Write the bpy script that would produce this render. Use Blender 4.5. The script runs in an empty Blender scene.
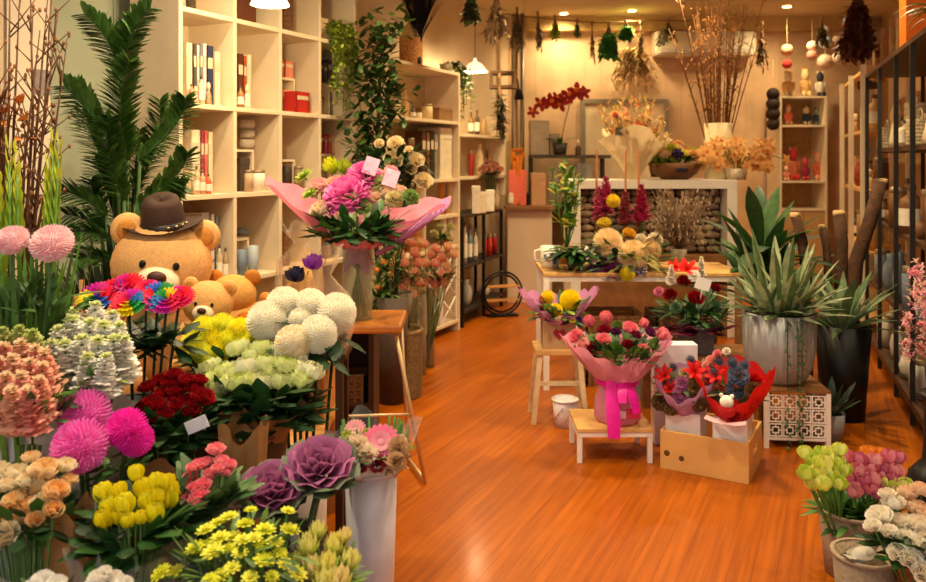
import bpy, math, random
from mathutils import Vector, Matrix, Euler
R = math.radians; PI = math.pi
random.seed(7)
rnd = random.random
def ru(a, b): return a + (b - a) * rnd()
COL = bpy.context.scene.collection
EYE = 1.6; FOC = 800.0
def P(px, py, Y):                       # a photo point at distance Y -> world
    return Vector(((px - 463) / FOC * Y, Y, EYE + (160 - py) / FOC * Y))
def lin(h):
    o = []
    for i in (0, 2, 4):
        c = int(h[i:i+2], 16) / 255
        o.append(c / 12.92 if c <= .04045 else ((c + .055) / 1.055) ** 2.4)
    return o + [1]
MATS = {}
def mat(h, rough=.6, metal=0, var=.18, scale=30, spec=.4, bump=0, trans=0, emit=0, bscale=None, coat=0):
    key = (h, rough, metal, var, scale, spec, bump, trans, emit, bscale, coat)
    if key in MATS: return MATS[key]
    m = bpy.data.materials.new('surface_' + h); m.use_nodes = True
    nt = m.node_tree; n = nt.nodes; b = n['Principled BSDF']
    c = lin(h)
    b.inputs['Roughness'].default_value = rough
    b.inputs['Metallic'].default_value = metal
    b.inputs['Specular IOR Level'].default_value = spec
    b.inputs['Coat Weight'].default_value = coat
    tc = n.new('ShaderNodeTexCoord')
    if var > 0:
        nz = n.new('ShaderNodeTexNoise'); nz.inputs['Scale'].default_value = scale; nz.inputs['Detail'].default_value = 2
        nt.links.new(tc.outputs['Object'], nz.inputs['Vector'])
        rp = n.new('ShaderNodeValToRGB')
        rp.color_ramp.elements[0].position = .3; rp.color_ramp.elements[1].position = .7
        rp.color_ramp.elements[0].color = [min(1, x * (1 - var)) for x in c[:3]] + [1]
        rp.color_ramp.elements[1].color = [min(1, x * (1 + var)) for x in c[:3]] + [1]
        nt.links.new(nz.outputs['Fac'], rp.inputs['Fac']); nt.links.new(rp.outputs['Color'], b.inputs['Base Color'])
    else:
        b.inputs['Base Color'].default_value = c
    if bump:
        nb = n.new('ShaderNodeTexNoise'); nb.inputs['Scale'].default_value = bscale or scale * 4; nb.inputs['Detail'].default_value = 3
        nt.links.new(tc.outputs['Object'], nb.inputs['Vector'])
        bp = n.new('ShaderNodeBump'); bp.inputs['Strength'].default_value = bump; bp.inputs['Distance'].default_value = .01
        nt.links.new(nb.outputs['Fac'], bp.inputs['Height']); nt.links.new(bp.outputs['Normal'], b.inputs['Normal'])
    if emit:
        b.inputs['Emission Color'].default_value = c; b.inputs['Emission Strength'].default_value = emit
    if trans:                            # light shining through petals and tissue
        tr = n.new('ShaderNodeBsdfTranslucent'); mx = n.new('ShaderNodeMixShader'); mx.inputs[0].default_value = trans
        tr.inputs['Color'].default_value = c
        nt.links.new(b.outputs[0], mx.inputs[1]); nt.links.new(tr.outputs[0], mx.inputs[2])
        nt.links.new(mx.outputs[0], n['Material Output'].inputs[0])
    MATS[key] = m; return m
def clear(h='ffffff', alpha=.22, rough=.08, key='clear'):   # thin glass / cellophane
    k = (key, h, alpha, rough)
    if k in MATS: return MATS[k]
    m = bpy.data.materials.new('see_through_' + h); m.use_nodes = True
    nt = m.node_tree; n = nt.nodes; b = n['Principled BSDF']
    b.inputs['Base Color'].default_value = lin(h); b.inputs['Roughness'].default_value = rough
    b.inputs['Specular IOR Level'].default_value = .8
    tp = n.new('ShaderNodeBsdfTransparent'); tp.inputs['Color'].default_value = lin(h)
    mx = n.new('ShaderNodeMixShader'); lw = n.new('ShaderNodeLayerWeight'); lw.inputs['Blend'].default_value = .35
    mr = n.new('ShaderNodeMapRange'); mr.inputs['To Min'].default_value = alpha * .35; mr.inputs['To Max'].default_value = min(1, alpha * 2)
    nt.links.new(lw.outputs['Facing'], mr.inputs['Value'])
    nt.links.new(mr.outputs[0], mx.inputs[0]); nt.links.new(tp.outputs[0], mx.inputs[1]); nt.links.new(b.outputs[0], mx.inputs[2])
    nt.links.new(mx.outputs[0], n['Material Output'].inputs[0])
    MATS[k] = m; return m
def pet(h): return mat(h, rough=.55, var=.12, scale=60, spec=.25, trans=.3)
def leafm(h): return mat(h, rough=.45, var=.35, scale=25, spec=.4, trans=.15)
G1, G2, G3, G4 = '2f5a22', '4b7a2c', '1f3f1e', '7a9a3a'

class MB:
    def __init__(s): s.v = []; s.f = []; s.m = []; s.s = []
    def add(s, vs, fs, mi=0, sm=True, M=None):
        o = len(s.v)
        s.v += [tuple(M @ Vector(v)) for v in vs] if M else [tuple(v) for v in vs]
        for f in fs: s.f.append([i + o for i in f]); s.m.append(mi); s.s.append(sm)
        return s
    def box(s, x0, x1, y0, y1, z0, z1, mi=0, M=None):
        vs = [(x, y, z) for z in (z0, z1) for y in (y0, y1) for x in (x0, x1)]
        return s.add(vs, [(0, 2, 3, 1), (4, 5, 7, 6), (0, 1, 5, 4), (2, 6, 7, 3), (0, 4, 6, 2), (1, 3, 7, 5)], mi, False, M)
    def lathe(s, prof, c=(0, 0, 0), n=24, mi=0, M=None, sm=True, wave=None):
        vs = []; fs = []
        for j, (r, z) in enumerate(prof):
            for i in range(n):
                a = 2 * PI * i / n; k = wave(a, j / (len(prof) - 1)) if wave else (1, 0)
                vs.append((c[0] + r * k[0] * math.cos(a), c[1] + r * k[0] * math.sin(a), c[2] + z + k[1]))
        for j in range(len(prof) - 1):
            for i in range(n):
                a, b = j * n + i, j * n + (i + 1) % n
                fs.append((a, b, b + n, a + n))
        return s.add(vs, fs, mi, sm, M)
    def tube(s, pts, r, n=6, mi=0, M=None, cap=True):
        pts = [Vector(p) for p in pts]; vs = []; fs = []
        rs = r if isinstance(r, (list, tuple)) else [r] * len(pts)
        for j, p in enumerate(pts):
            d = (pts[min(j + 1, len(pts) - 1)] - pts[max(j - 1, 0)])
            if d.length < 1e-9: d = Vector((0, 0, 1))
            d.normalize()
            u = d.cross(Vector((0, 1, 0)) if abs(d.y) < .9 else Vector((1, 0, 0))).normalized(); w = d.cross(u)
            for i in range(n):
                a = 2 * PI * i / n; vs.append(p + rs[j] * (math.cos(a) * u + math.sin(a) * w))
        for j in range(len(pts) - 1):
            for i in range(n):
                a, b = j * n + i, j * n + (i + 1) % n; fs.append((a, a + n, b + n, b))
        if cap: fs.append(tuple(range(n))); fs.append(tuple(reversed(range((len(pts) - 1) * n, len(pts) * n))))
        return s.add(vs, fs, mi, True, M)
    def ell(s, c, rx, ry, rz, nu=16, nv=10, mi=0, jit=0, M=None):
        vs = [(c[0], c[1], c[2] - rz)]; fs = []
        for j in range(1, nv):
            t = -PI / 2 + PI * j / nv
            for i in range(nu):
                a = 2 * PI * i / nu; k = 1 + ru(-jit, jit)
                vs.append((c[0] + rx * k * math.cos(t) * math.cos(a), c[1] + ry * k * math.cos(t) * math.sin(a), c[2] + rz * k * math.sin(t)))
        vs.append((c[0], c[1], c[2] + rz)); L = len(vs) - 1
        for i in range(nu): fs.append((0, 1 + (i + 1) % nu, 1 + i)); fs.append((L, L - nu + i, L - nu + (i + 1) % nu))
        for j in range(nv - 2):
            for i in range(nu):
                a, b = 1 + j * nu + i, 1 + j * nu + (i + 1) % nu; fs.append((a, b, b + nu, a + nu))
        return s.add(vs, fs, mi, True, M)
    def petal(s, org, az, L, W, e0, curl=0, seg=3, cup=.15, tip=.55, base=.35, mi=0, ruff=0, M=None, mi2=None):
        # a petal or leaf: starts at org heading az/elevation e0 (degrees), bends by curl along its length
        o = Vector(org); ca, sa = math.cos(az), math.sin(az); vs = []; fs = []
        side = Vector((-sa, ca, 0)); p = o.copy()
        for j in range(seg + 1):
            t = j / seg; e = R(e0 + curl * t)
            d = Vector((ca * math.cos(e), sa * math.cos(e), math.sin(e))); nrm = d.cross(side)
            w = W * .5 * (base + (1 - base) * math.sin(min(1, t * 1.5) * PI / 2) if t < .67 else 1 - (1 - tip) * ((t - .67) / .33) ** 1.5)
            r1 = ruff * W * ru(-1, 1); r2 = ruff * W * ru(-1, 1)
            vs += [p - side * w + nrm * (cup * -w + r1), p, p + side * w + nrm * (cup * -w + r2)]
            p = p + d * (L / seg)
        for j in range(seg):
            a = j * 3
            fs += [(a, a + 1, a + 4, a + 3), (a + 1, a + 2, a + 5, a + 4)]
        if mi2 is None: return s.add(vs, fs, mi, True, M)
        o2 = len(s.v); s.add(vs, [], mi, True, M)
        for k, f in enumerate(fs): s.f.append([i + o2 for i in f]); s.m.append(mi if k % 2 else mi2); s.s.append(True)
        return s
    def mesh(s, name, mats):
        me = bpy.data.meshes.new(name); me.from_pydata(s.v, [], s.f)
        for m in mats: me.materials.append(m)
        me.polygons.foreach_set('material_index', s.m); me.polygons.foreach_set('use_smooth', s.s)
        me.update(); return me
    def build(s, name, mats, parent=None, loc=None, rz=0, bevel=0, solid=0):
        if not isinstance(mats, (list, tuple)): mats = [mats]
        return inst(s.mesh(name, mats), name, parent, loc, rz, bevel, solid)
def inst(me, name, parent=None, loc=None, rz=0, bevel=0, solid=0, sc=1, q=None):
    o = bpy.data.objects.new(name, me); COL.objects.link(o)
    if parent: o.parent = parent
    if loc is not None: o.location = loc
    if q is not None: o.rotation_mode = 'QUATERNION'; o.rotation_quaternion = q
    elif rz: o.rotation_euler = (0, 0, rz)
    if sc != 1: o.scale = (sc, sc, sc) if not isinstance(sc, tuple) else sc
    if bevel:
        b = o.modifiers.new('bevel', 'BEVEL'); b.width = bevel; b.segments = 2; b.limit_method = 'ANGLE'
    if solid:
        b = o.modifiers.new('thickness', 'SOLIDIFY'); b.thickness = solid; b.offset = 0
    return o
def thing(name, label, cat, loc=(0, 0, 0), rz=0, group=None):
    o = bpy.data.objects.new(name, None); COL.objects.link(o); o.empty_display_size = .05
    o.location = loc; o.rotation_euler = (0, 0, rz); return tag(o, label, cat, group)
def tag(o, label, cat, group=None):
    o['label'] = label; o['category'] = cat
    if group: o['group'] = group
    return o
def struct(o): o['kind'] = 'structure'; return o
def aim(d, roll=None):
    q = Vector(d).to_track_quat('Z', 'Y')
    return q @ Euler((0, 0, ru(0, 6.28) if roll is None else roll)).to_quaternion()

# ---------------------------------------------------------------- flower heads, unit radius, facing +Z
HEADS = {}
def head(kind, c1, c2=None, v=0):
    k = (kind, c1, c2, v)
    if k in HEADS: return HEADS[k]
    b = MB(); st = random.getstate(); random.seed(hash_str(kind) + v)
    if kind == 'rose':
        for i, (n, br, e, L, W, cu) in enumerate([(3, .04, 88, .62, .5, 20), (4, .12, 84, .72, .6, 8), (5, .2, 76, .82, .72, -4), (6, .28, 68, .84, .86, -10), (7, .32, 54, .8, .9, -14)]):
            for j in range(n):
                a = 2 * PI * (j + .5 * i + ru(-.1, .1)) / n
                b.petal((br * math.cos(a), br * math.sin(a), -.3 - .07 * i), a, L, W, e + ru(-5, 5), cu, 3, .28, .62, .6, 0 if i < 3 else 1)
        b.lathe([(.05, -.75), (.22, -.45), (.28, -.3)], n=8, mi=2)
    elif kind == 'bud':
        for i, (n, br, e, L, W, cu) in enumerate([(3, .05, 85, 1.0, .6, 15), (5, .14, 72, 1.15, .75, 40), (6, .2, 62, 1.15, .8, 50)]):
            for j in range(n):
                a = 2 * PI * (j + .5 * i) / n
                b.petal((br * math.cos(a), br * math.sin(a), -.6), a, L, W, e, cu, 4, .3, .6, .6, i % 2)
        b.lathe([(.04, -.95), (.2, -.6), (.26, -.5)], n=8, mi=2)
    elif kind == 'ranun':                # globe shaped bloom of overlapping cupped petals
        for i, (n, br, e, L, W, cu) in enumerate([(3, .05, 86, .8, .5, 30), (4, .14, 80, .95, .65, 50), (5, .22, 66, 1.1, .8, 70), (6, .28, 48, 1.2, .9, 85), (7, .3, 28, 1.2, .95, 95)]):
            for j in range(n):
                a = 2 * PI * (j + .5 * i + ru(-.1, .1)) / n
                b.petal((br * math.cos(a), br * math.sin(a), -.5 - .03 * i), a, L, W, e, cu, 4, .25, .7, .6, 0 if i < 3 else 1)
        b.lathe([(.05, -.95), (.2, -.62), (.28, -.5)], n=8, mi=2)
    elif kind == 'tulip':
        for i in range(2):
            for j in range(3):
                a = 2 * PI * (j + .5 * i) / 3
                b.petal((.1 * math.cos(a), .1 * math.sin(a), -.7), a, 1.85, 1.25, 42 + 6 * i, 70, 5, .38, .35, .5, i)
        b.lathe([(.05, -.9), (.14, -.7)], n=6, mi=2)
    elif kind in ('ball', 'mum'):
        N, L, W, r0, lo = (430, .26, .17, .78, -.8) if kind == 'ball' else (430, .36, .115, .68, -.85)
        for i in range(N):
            z = lo + (1 - lo) * (i + .5) / N; a = i * 2.39996; rr = math.sqrt(max(0, 1 - z * z))
            e = math.degrees(math.asin(z))
            b.petal((r0 * rr * math.cos(a), r0 * rr * math.sin(a), r0 * z), a, L * ru(.9, 1.1), W, e - 6, 50 if kind == 'ball' else ru(-10, 70), 2, .3, .6, .7, 0 if i % 3 else 1)
        b.ell((0, 0, 0), r0 + .02, r0 + .02, r0 + .02, 16, 11, 1)
    elif kind == 'daisy':
        for i, (n, L, e) in enumerate([(20, .92, 4), (18, .78, 18), (14, .5, 36)]):
            for j in range(n):
                a = 2 * PI * (j + .5 * i) / n
                b.petal((.1 * math.cos(a), .1 * math.sin(a), .02 * i), a, L, .26, e, -12, 3, .15, .6, .5, 0 if i < 2 else 1)
        b.ell((0, 0, .06), .22, .22, .12, 12, 6, 1, .06); b.lathe([(.04, -.3), (.16, -.06), (.1, 0)], n=8, mi=2)
    elif kind == 'rainbow':             # six dyed petal colours (materials 3..8)
        for i, (n, L, e) in enumerate([(26, .95, 0), (22, .8, 16), (18, .6, 34), (12, .42, 58)]):
            for j in range(n):
                a = 2 * PI * (j + .5 * i) / n
                b.petal((.08 * math.cos(a), .08 * math.sin(a), .02 * i), a, L, .22, e, 10, 3, .2, .6, .5, 3 + int((a / (2 * PI) % 1) * 6) % 6)
    elif kind == 'small':
        for i, (n, L, e) in enumerate([(9, .9, 8), (8, .75, 30), (6, .5, 60)]):
            for j in range(n):
                a = 2 * PI * (j + .5 * i) / n
                b.petal((.08 * math.cos(a), .08 * math.sin(a), 0), a, L, .5, e, -14, 2, .15, .5, .5, 0)
        b.ell((0, 0, .2), .24, .24, .2, 8, 5, 1); b.tube([(0, 0, -.5), (0, 0, 0)], .07, 5, 2)
    elif kind == 'kale':
        for i in range(9):
            n = 3 + i // 2 + (i > 4)
            for j in range(n):
                a = 2 * PI * (j + .37 * i + ru(-.08, .08)) / n; br = .03 + .035 * i
                b.petal((br * math.cos(a), br * math.sin(a), -.25 - .06 * i), a, .5 + .075 * i, .45 + .075 * i, 86 - 5.2 * i + ru(-4, 4), 14 - 5 * i, 5, .3, .62, .5, 0 if i < 8 else 1, .07)
        b.lathe([(.05, -1.2), (.12, -.7), (.2, -.5)], n=8, mi=2)
    elif kind == 'lily':
        for j in range(6):
            b.petal((0, 0, -.2), 2 * PI * j / 6, 1.15, .42, 62, -70, 4, .2, .15, .4, 0)
        for j in range(5): b.tube([(0, 0, 0), (.2 * math.cos(j * 1.25), .2 * math.sin(j * 1.25), .5)], .02, 4, 1)
    elif kind == 'leuca':
        for i, (n, br, e, L) in enumerate([(4, .04, 86, 1.5), (5, .1, 78, 1.5), (7, .12, 66, 1.45), (7, .12, 48, 1.2)]):
            for j in range(n):
                b.petal((br * math.cos(j), br * math.sin(j), -.7), 2 * PI * (j + .5 * i) / n, L, .42, e, 18, 4, .3, .15, .5, 0 if i < 3 else 1)
    elif kind == 'protea':
        for i, (n, br, e, L) in enumerate([(6, .05, 85, 1.0), (9, .15, 74, 1.1), (11, .2, 58, 1.05), (11, .2, 38, .9)]):
            for j in range(n):
                b.petal((0, 0, -.5), 2 * PI * (j + .5 * i) / n, L, .34, e, 16, 3, .3, .3, .5, 0 if i % 2 else 1)
        b.ell((0, 0, -.1), .28, .28, .4, 10, 7, 1, .05)
    elif kind == 'spike':                # stock / delphinium raceme, axis +Z, length 2
        for i in range(34):
            t = i / 33; a = i * 2.4; z = -1 + 2 * t; r = .42 * (1 - .75 * t); s_ = .3 * (1 - .6 * t)
            s_ *= 1.45; c = (r * math.cos(a) * .55, r * math.sin(a) * .55, z)
            for j in range(6):
                aa = a + (j - 2.5) * .9
                b.petal(c, aa, s_ * ru(.8, 1.2), s_ * .8, ru(0, 70), -10, 2, .2, .7, .5, 0 if t < .93 else 1, .08)
        b.tube([(0, 0, -1.6), (0, 0, 1)], .04, 5, 2)
    elif kind == 'cluster':              # hydrangea / carnation like ruffled dome
        for i in range(110):
            z = -.2 + 1.2 * (i + .5) / 110; a = i * 2.39996; rr = math.sqrt(max(0, 1 - z * z))
            b.petal((.6 * rr * math.cos(a), .6 * rr * math.sin(a), .5 * z), a + ru(-1, 1), .4, .42, math.degrees(math.asin(min(1, z))) + ru(-25, 25), 0, 2, .1, .8, .4, i % 2, .12)
        b.lathe([(.04, -.6), (.2, -.35), (.3, -.1)], n=8, mi=2)
    elif kind == 'cymbid':               # orchid bloom
        for j in range(5): b.petal((0, 0, 0), 2 * PI * j / 5 + .3, .95, .55, 18, -25, 3, .1, .4, .45, 0)
        b.petal((0, 0, 0), -.9, .5, .4, 50, -40, 3, -.3, .8, .5, 1)
    elif kind == 'berry':
        for i in range(14):
            z = -.6 + 1.6 * i / 14; a = i * 2.4; rr = math.sqrt(max(0, 1 - z * z))
            b.ell((.75 * rr * math.cos(a), .75 * rr * math.sin(a), .75 * z), .26, .26, .26, 7, 5, 0)
        b.ell((0, 0, 0), .6, .6, .6, 8, 6, 1)
    elif kind == 'thistle':
        b.ell((0, 0, 0), .6, .6, .6, 10, 8, 0)
        for i in range(90):
            z = -.7 + 1.7 * (i + .5) / 90; a = i * 2.39996; rr = math.sqrt(max(0, 1 - z * z))
            b.petal((.5 * rr * math.cos(a), .5 * rr * math.sin(a), .5 * z), a, .55, .09, math.degrees(math.asin(z)), 0, 1, .1, .2, 1, 1)
    ms = [pet(c1), pet(c2 or c1), leafm(G2)]
    if kind == 'rainbow': ms += [pet(x) for x in (['e8203c', 'e0409a', 'd818b0', 'f2dc10', '2f9a4a', '3a70d0'] if v == 0 else ['f0d810', '2fa048', '2a80c0', 'd020a8', 'e83060', 'e81840'] if v == 1 else ['e01868', 'e82848', 'e82840', 'e01890', '7040b0', 'e060b0'])]
    me = b.mesh(kind + '_head', ms); random.setstate(st)
    HEADS[k] = me; return me
def hash_str(s): return sum(ord(c) * (i + 1) for i, c in enumerate(s))

def leaves(b, c, n, r, L, W, lo=-20, hi=70, curl=-30, mi=0, z=1.0, nm=1):
    for i in range(n):
        a = ru(0, 2 * PI); e = ru(lo, hi); q = r * math.sqrt(rnd())
        o = (c[0] + q * math.cos(a), c[1] + q * math.sin(a), c[2] + ru(-.5, .5) * r * z)
        b.petal(o, a + ru(-.5, .5), L * ru(.6, 1.1), W * ru(.7, 1.1), e, curl + ru(-15, 15), 3, .2, .15, .35, mi + (i % nm))
# a bunch tied at the base: heads at photo points on a dome at distance Y; stems meet in base (world)
def bunch(name, label, cat, pts, Y, kind, cols, Rh, base, part='bloom', leafc=(G1, G3), nleaf=40, LL=.12, LW=.04, slope=.9, foc=.28, fol=None, group=None, var=1, extra=None, depth=None, stemz=.0, stem=.003, low=.7):
    pts = [tuple(p) for p in pts]
    pyc = sum(p[1] for p in pts) / len(pts); pxc = sum(p[0] for p in pts) / len(pts)
    base = Vector(base); t = thing(name, label, cat, base, 0, group)
    cen = P(pxc, pyc, Y) - base; f = cen - Vector((0, -.04, foc))
    sb = MB()
    for i, p in enumerate(pts):
        yy = Y - (p[1] - pyc) / FOC * Y * slope + ru(-.02, .02)
        w = P(p[0], p[1], yy) - base
        s_ = Rh * (p[2] if len(p) > 2 else 1) * ru(.93, 1.07)
        ci = p[3] if len(p) > 3 else i % len(cols); c = cols[ci]
        kd = kind if isinstance(kind, str) else kind[ci]
        d = (w - f).normalized()
        inst(head(kd, *(c if isinstance(c, tuple) else (c,)), v=i % var), part if isinstance(part, str) else part[ci], t, w, sc=s_, q=aim(d))
        mid = w * .5 + Vector((cen.x * .25, cen.y * .25, w.z * .1))
        sb.tube([(ru(-.01, .01), ru(-.01, .01), stemz), tuple(mid * .8), tuple(w - d * s_ * .5)], stem, 5, 0)
    r = max(.04, (max(p[0] for p in pts) - min(p[0] for p in pts)) / 2 / FOC * Y)
    fc = fol or (cen - Vector((0, 0, LL * low)))
    leaves(sb, fc, nleaf, r * .8, LL, LW, -10, 65, -25, 1, .8, 2)
    sb.build('foliage', [leafm('4f7a2e')] + [leafm(x) for x in leafc], t)
    return t
def grid_pts(x0, x1, y0, y1, n, jx=.25, skew=0):
    A = (x1 - x0) * (y1 - y0); st = math.sqrt(A / n) * 1.02; out = []; row = 0; y = y0 + st * .4
    while y < y1:
        x = x0 + st * (.35 + .5 * (row % 2))
        while x < x1:
            u = (x - (x0 + x1) / 2) / ((x1 - x0) / 2); w = (y - (y0 + y1) / 2) / ((y1 - y0) / 2)
            if u * u * .8 + w * w * .8 < 1.15: out.append((x + ru(-jx, jx) * st + skew * w, y + ru(-jx, jx) * st))
            x += st
        y += st * .87; row += 1
    return out
def sleeve(t, z0, z1, r0, r1, m, name='paper_sleeve', c=(0, 0), wav=.12, pts=7, tipz=.03, solid=0, lean=(0, 0)):
    b = MB(); ph = ru(0, 6); prof = [(r0 + (r1 - r0) * (k / 6) ** 1.15, z0 + (z1 - z0) * k / 6) for k in range(7)]
    n = 48; vs = []; fs = []
    for j, (r, z) in enumerate(prof):
        t_ = j / 6
        for i in range(n):
            a = 2 * PI * i / n; k = 1 + wav * t_ * math.sin(a * pts + ph) + .04 * t_ * math.sin(a * 17)
            zz = z + tipz * t_ * t_ * math.sin(a * pts * .5 + ph)
            vs.append((c[0] + lean[0] * t_ + r * k * math.cos(a), c[1] + lean[1] * t_ + r * k * math.sin(a), zz))
    for j in range(6):
        for i in range(n): a, q = j * n + i, j * n + (i + 1) % n; fs.append((a, q, q + n, a + n))
    b.add(vs, fs); return b.build(name, m, t, solid=solid)
def bucket(label, x, y, z, r, h, col, cat='bucket', name='flower_bucket', taper=.78, rough=.4, metal=0, group=None, bump=0):
    m = mat(col, rough, metal, .1, 12, bump=bump, bscale=60)
    t = thing(name, label, cat, (x, y, z), 0, group); b = MB(); r0 = r * taper
    b.lathe([(.001, 0), (r0, 0), (r0 + (r - r0) * .5, h * .5), (r, h), (r - .006, h), (r0 - .006, .012), (.001, .012)], n=32)
    bd = b.build('body', m, t)
    b = MB(); b.lathe([(r - .004, h - .012), (r + .006, h - .008), (r + .007, h), (r + .002, h + .004), (r - .007, h + .002)], n=32); b.build('rim', m, bd)
    return t
# ================================================================ ROOM
U = Vector((.435, .900, 0)).normalized(); W_ = Vector((-U.y, U.x, 0))           # along the left wall, and into it
RZL = math.atan2(U.y, U.x)
def floor_mat():
    m = bpy.data.materials.new('varnished_boards'); m.use_nodes = True
    nt = m.node_tree; n = nt.nodes; b = n['Principled BSDF']; L = nt.links
    tc = n.new('ShaderNodeTexCoord'); mp = n.new('ShaderNodeMapping'); mp.inputs['Rotation'].default_value = (0, 0, -RZL)
    L.new(tc.outputs['Object'], mp.inputs['Vector'])
    br = n.new('ShaderNodeTexBrick'); br.offset = .37; br.inputs['Scale'].default_value = 1
    br.inputs['Brick Width'].default_value = 1.5; br.inputs['Row Height'].default_value = .085; br.inputs['Mortar Size'].default_value = .0012
    br.inputs['Color1'].default_value = lin('b05c08'); br.inputs['Color2'].default_value = lin('a04f05'); br.inputs['Mortar'].default_value = lin('8a3f08')
    L.new(mp.outputs[0], br.inputs['Vector'])
    mp2 = n.new('ShaderNodeMapping'); mp2.inputs['Scale'].default_value = (1.2, 26, 1); L.new(mp.outputs[0], mp2.inputs['Vector'])
    nz = n.new('ShaderNodeTexNoise'); nz.inputs['Scale'].default_value = 1.6; nz.inputs['Detail'].default_value = 6; L.new(mp2.outputs[0], nz.inputs['Vector'])
    rp = n.new('ShaderNodeValToRGB'); rp.color_ramp.elements[0].position = .35; rp.color_ramp.elements[1].position = .7
    rp.color_ramp.elements[0].color = (.72, .68, .62, 1); rp.color_ramp.elements[1].color = (1.08, 1.08, 1.1, 1)
    L.new(nz.outputs['Fac'], rp.inputs['Fac'])
    mx = n.new('ShaderNodeMix'); mx.data_type = 'RGBA'; mx.blend_type = 'MULTIPLY'; mx.inputs[0].default_value = 1
    L.new(br.outputs['Color'], mx.inputs[6]); L.new(rp.outputs['Color'], mx.inputs[7]); L.new(mx.outputs[2], b.inputs['Base Color'])
    b.inputs['Roughness'].default_value = .38; b.inputs['Specular IOR Level'].default_value = .2; b.inputs['Coat Weight'].default_value = .13; b.inputs['Coat Roughness'].default_value = .15
    return m
wallw = mat('d9c3a0', .85, var=.06, scale=3, bump=.05)
CEIL = 3.35
BL = Vector((-.48, 7.75, 0))
def wl(t): return BL + U * t                      # points along the left wall
b = MB(); b.box(-6, 7, -1.5, 10.2, -.1, 0); f = struct(b.build('floor', floor_mat()))
b = MB(); b.box(-6, 7, .8, 10.2, CEIL, CEIL + .1); struct(b.build('ceiling', mat('cdb68c', .9, var=.04, scale=2)))
tend = (9.9 - BL.y) / U.y; t0 = -8.2
b = MB(); b.box(t0, tend + .1, 0, .12, 0, CEIL); struct(b.build('wall_left', wallw, None, BL, RZL))
b = MB(); b.box(0, 6, 0, .12, 0, CEIL)
# upright board joints of the rear wall
for i in range(26): b.box(.2 * i, .2 * i + .006, -.004, 0, 0, CEIL)
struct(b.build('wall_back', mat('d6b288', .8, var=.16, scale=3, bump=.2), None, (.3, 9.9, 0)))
RU = Vector((.347, .938, 0)).normalized(); RZR = math.atan2(RU.y, RU.x); RB = Vector((2.54, 4.4, 0)); RW = Vector((RU.y, -RU.x, 0))
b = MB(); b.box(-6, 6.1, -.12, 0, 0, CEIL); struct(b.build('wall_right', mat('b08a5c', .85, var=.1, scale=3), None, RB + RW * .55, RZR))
b = MB(); b.box(t0, tend, -.015, 0, 0, .1); struct(b.build('baseboard_left', mat('d8cdb8', .5, var=.03), None, BL, RZL, bevel=.004))
b = MB(); b.box(.3, 4.7, -.015, 0, 0, .12); struct(b.build('baseboard_back', mat('d8cdb8', .5, var=.03), None, (.3, 9.9, 0), bevel=.004))
b = MB(); b.box(.35, 4.7, -.16, 0, CEIL - .17, CEIL); struct(b.build('trim_1', mat('c8a468', .8, var=.05), None, (.3, 9.9, 0)))
# grey-green painted strip of wall and its joint
b = MB(); b.box(-3.92, -2.2, -.02, 0, .1, CEIL - .001); b.box(-3.53, -3.515, -.03, 0, .1, CEIL - .001)
struct(b.build('trim_2', mat('9a9f86', .7, var=.08, scale=3), None, BL, RZL))
# vertical service pipe in the far corner
b = MB(); b.tube([(0, 0, 0), (0, 0, CEIL)], .04, 12); o = b.build('trim_3', mat('a8957a', .4, .3, .1), None, (.62, 9.6, 0)); struct(o)
b = MB(); b.tube([(.09, -.03, 0), (.09, -.03, CEIL)], .025, 12); o = b.build('trim_4', mat('6e665a', .4, .3, .1), None, (.62, 9.6, 0)); struct(o)

# ================================================================ SHELVING ON THE LEFT
SB = Vector((-.028, 7.53, 0))
S1 = SB - U * 3.477; S2 = SB - U * 1.336
cream = mat('e4d0ae', .5, var=.05, scale=6); white = mat('ece6da', .45, var=.03, scale=6)
def L1(s, d, z=0, base=None): return (base or S1) + U * s + W_ * d + Vector((0, 0, z))
def s_at(px, d, base, u=U, w=W_):                 # distance along a shelf front seen at column px, d deep
    k = (px - 463) / FOC; bx = base.x + d * w.x; by = base.y + d * w.y
    return (k * by - bx) / (u.x - k * u.y)
def z_at(py, px, d, base, u=U, w=W_):
    s = s_at(px, d, base, u, w); Y = base.y + d * w.y + s * u.y
    return EYE + (160 - py) / FOC * Y
ROW = [.0, .34, .86, 1.375, 1.89, 2.42, 2.94]; T = .028
t = thing('cube_bookcase', 'tall cream open bookcase with square compartments against the left wall', 'bookcase', S1, RZL)
b = MB(); b.box(-T, 0, 0, .36, 0, 2.97); b.build('side_panel', cream, t, bevel=.002)
b = MB(); b.box(1.69, 1.69 + T, 0, .36, 0, 2.97); b.build('side_panel', cream, t, bevel=.002)
for z in ROW: b = MB(); b.box(0, 1.69, 0, .36, z, z + T); b.build('shelf_board', cream, t, bevel=.002)
CS = [0, .42, .845, 1.27, 1.69]
for s in CS[1:4]:
    b = MB()
    for k in range(6): b.box(s - T / 2, s + T / 2, .002, .36, ROW[k] + T, ROW[k + 1])
    b.build('divider', cream, t, bevel=.002)
b = MB(); b.box(-T, 1.69 + T, .36, .372, 0, 2.97); b.build('back_panel', cream, t)
def riser(s0, s1, z, h, d0=.14, d1=.35, label='', grp=None):
    t = thing('shelf_riser', label, 'shelf riser', L1(s0, d0, z + T + .001), RZL)
    b = MB(); b.box(0, s1 - s0, 0, d1 - d0, h - .015, h); b.build('top', cream, t)
    b = MB(); b.box(s1 - s0 - .012, s1 - s0, 0, d1 - d0, 0, h - .0155); b.build('leg', cream, t)
    b = MB(); b.box(0, .012, 0, d1 - d0, 0, h - .0155); b.build('leg', cream, t)
ZR = {}
riser(.865, 1.17, 1.89, .24, label='small cream riser in the bookcase holding two red and pink books')
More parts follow.
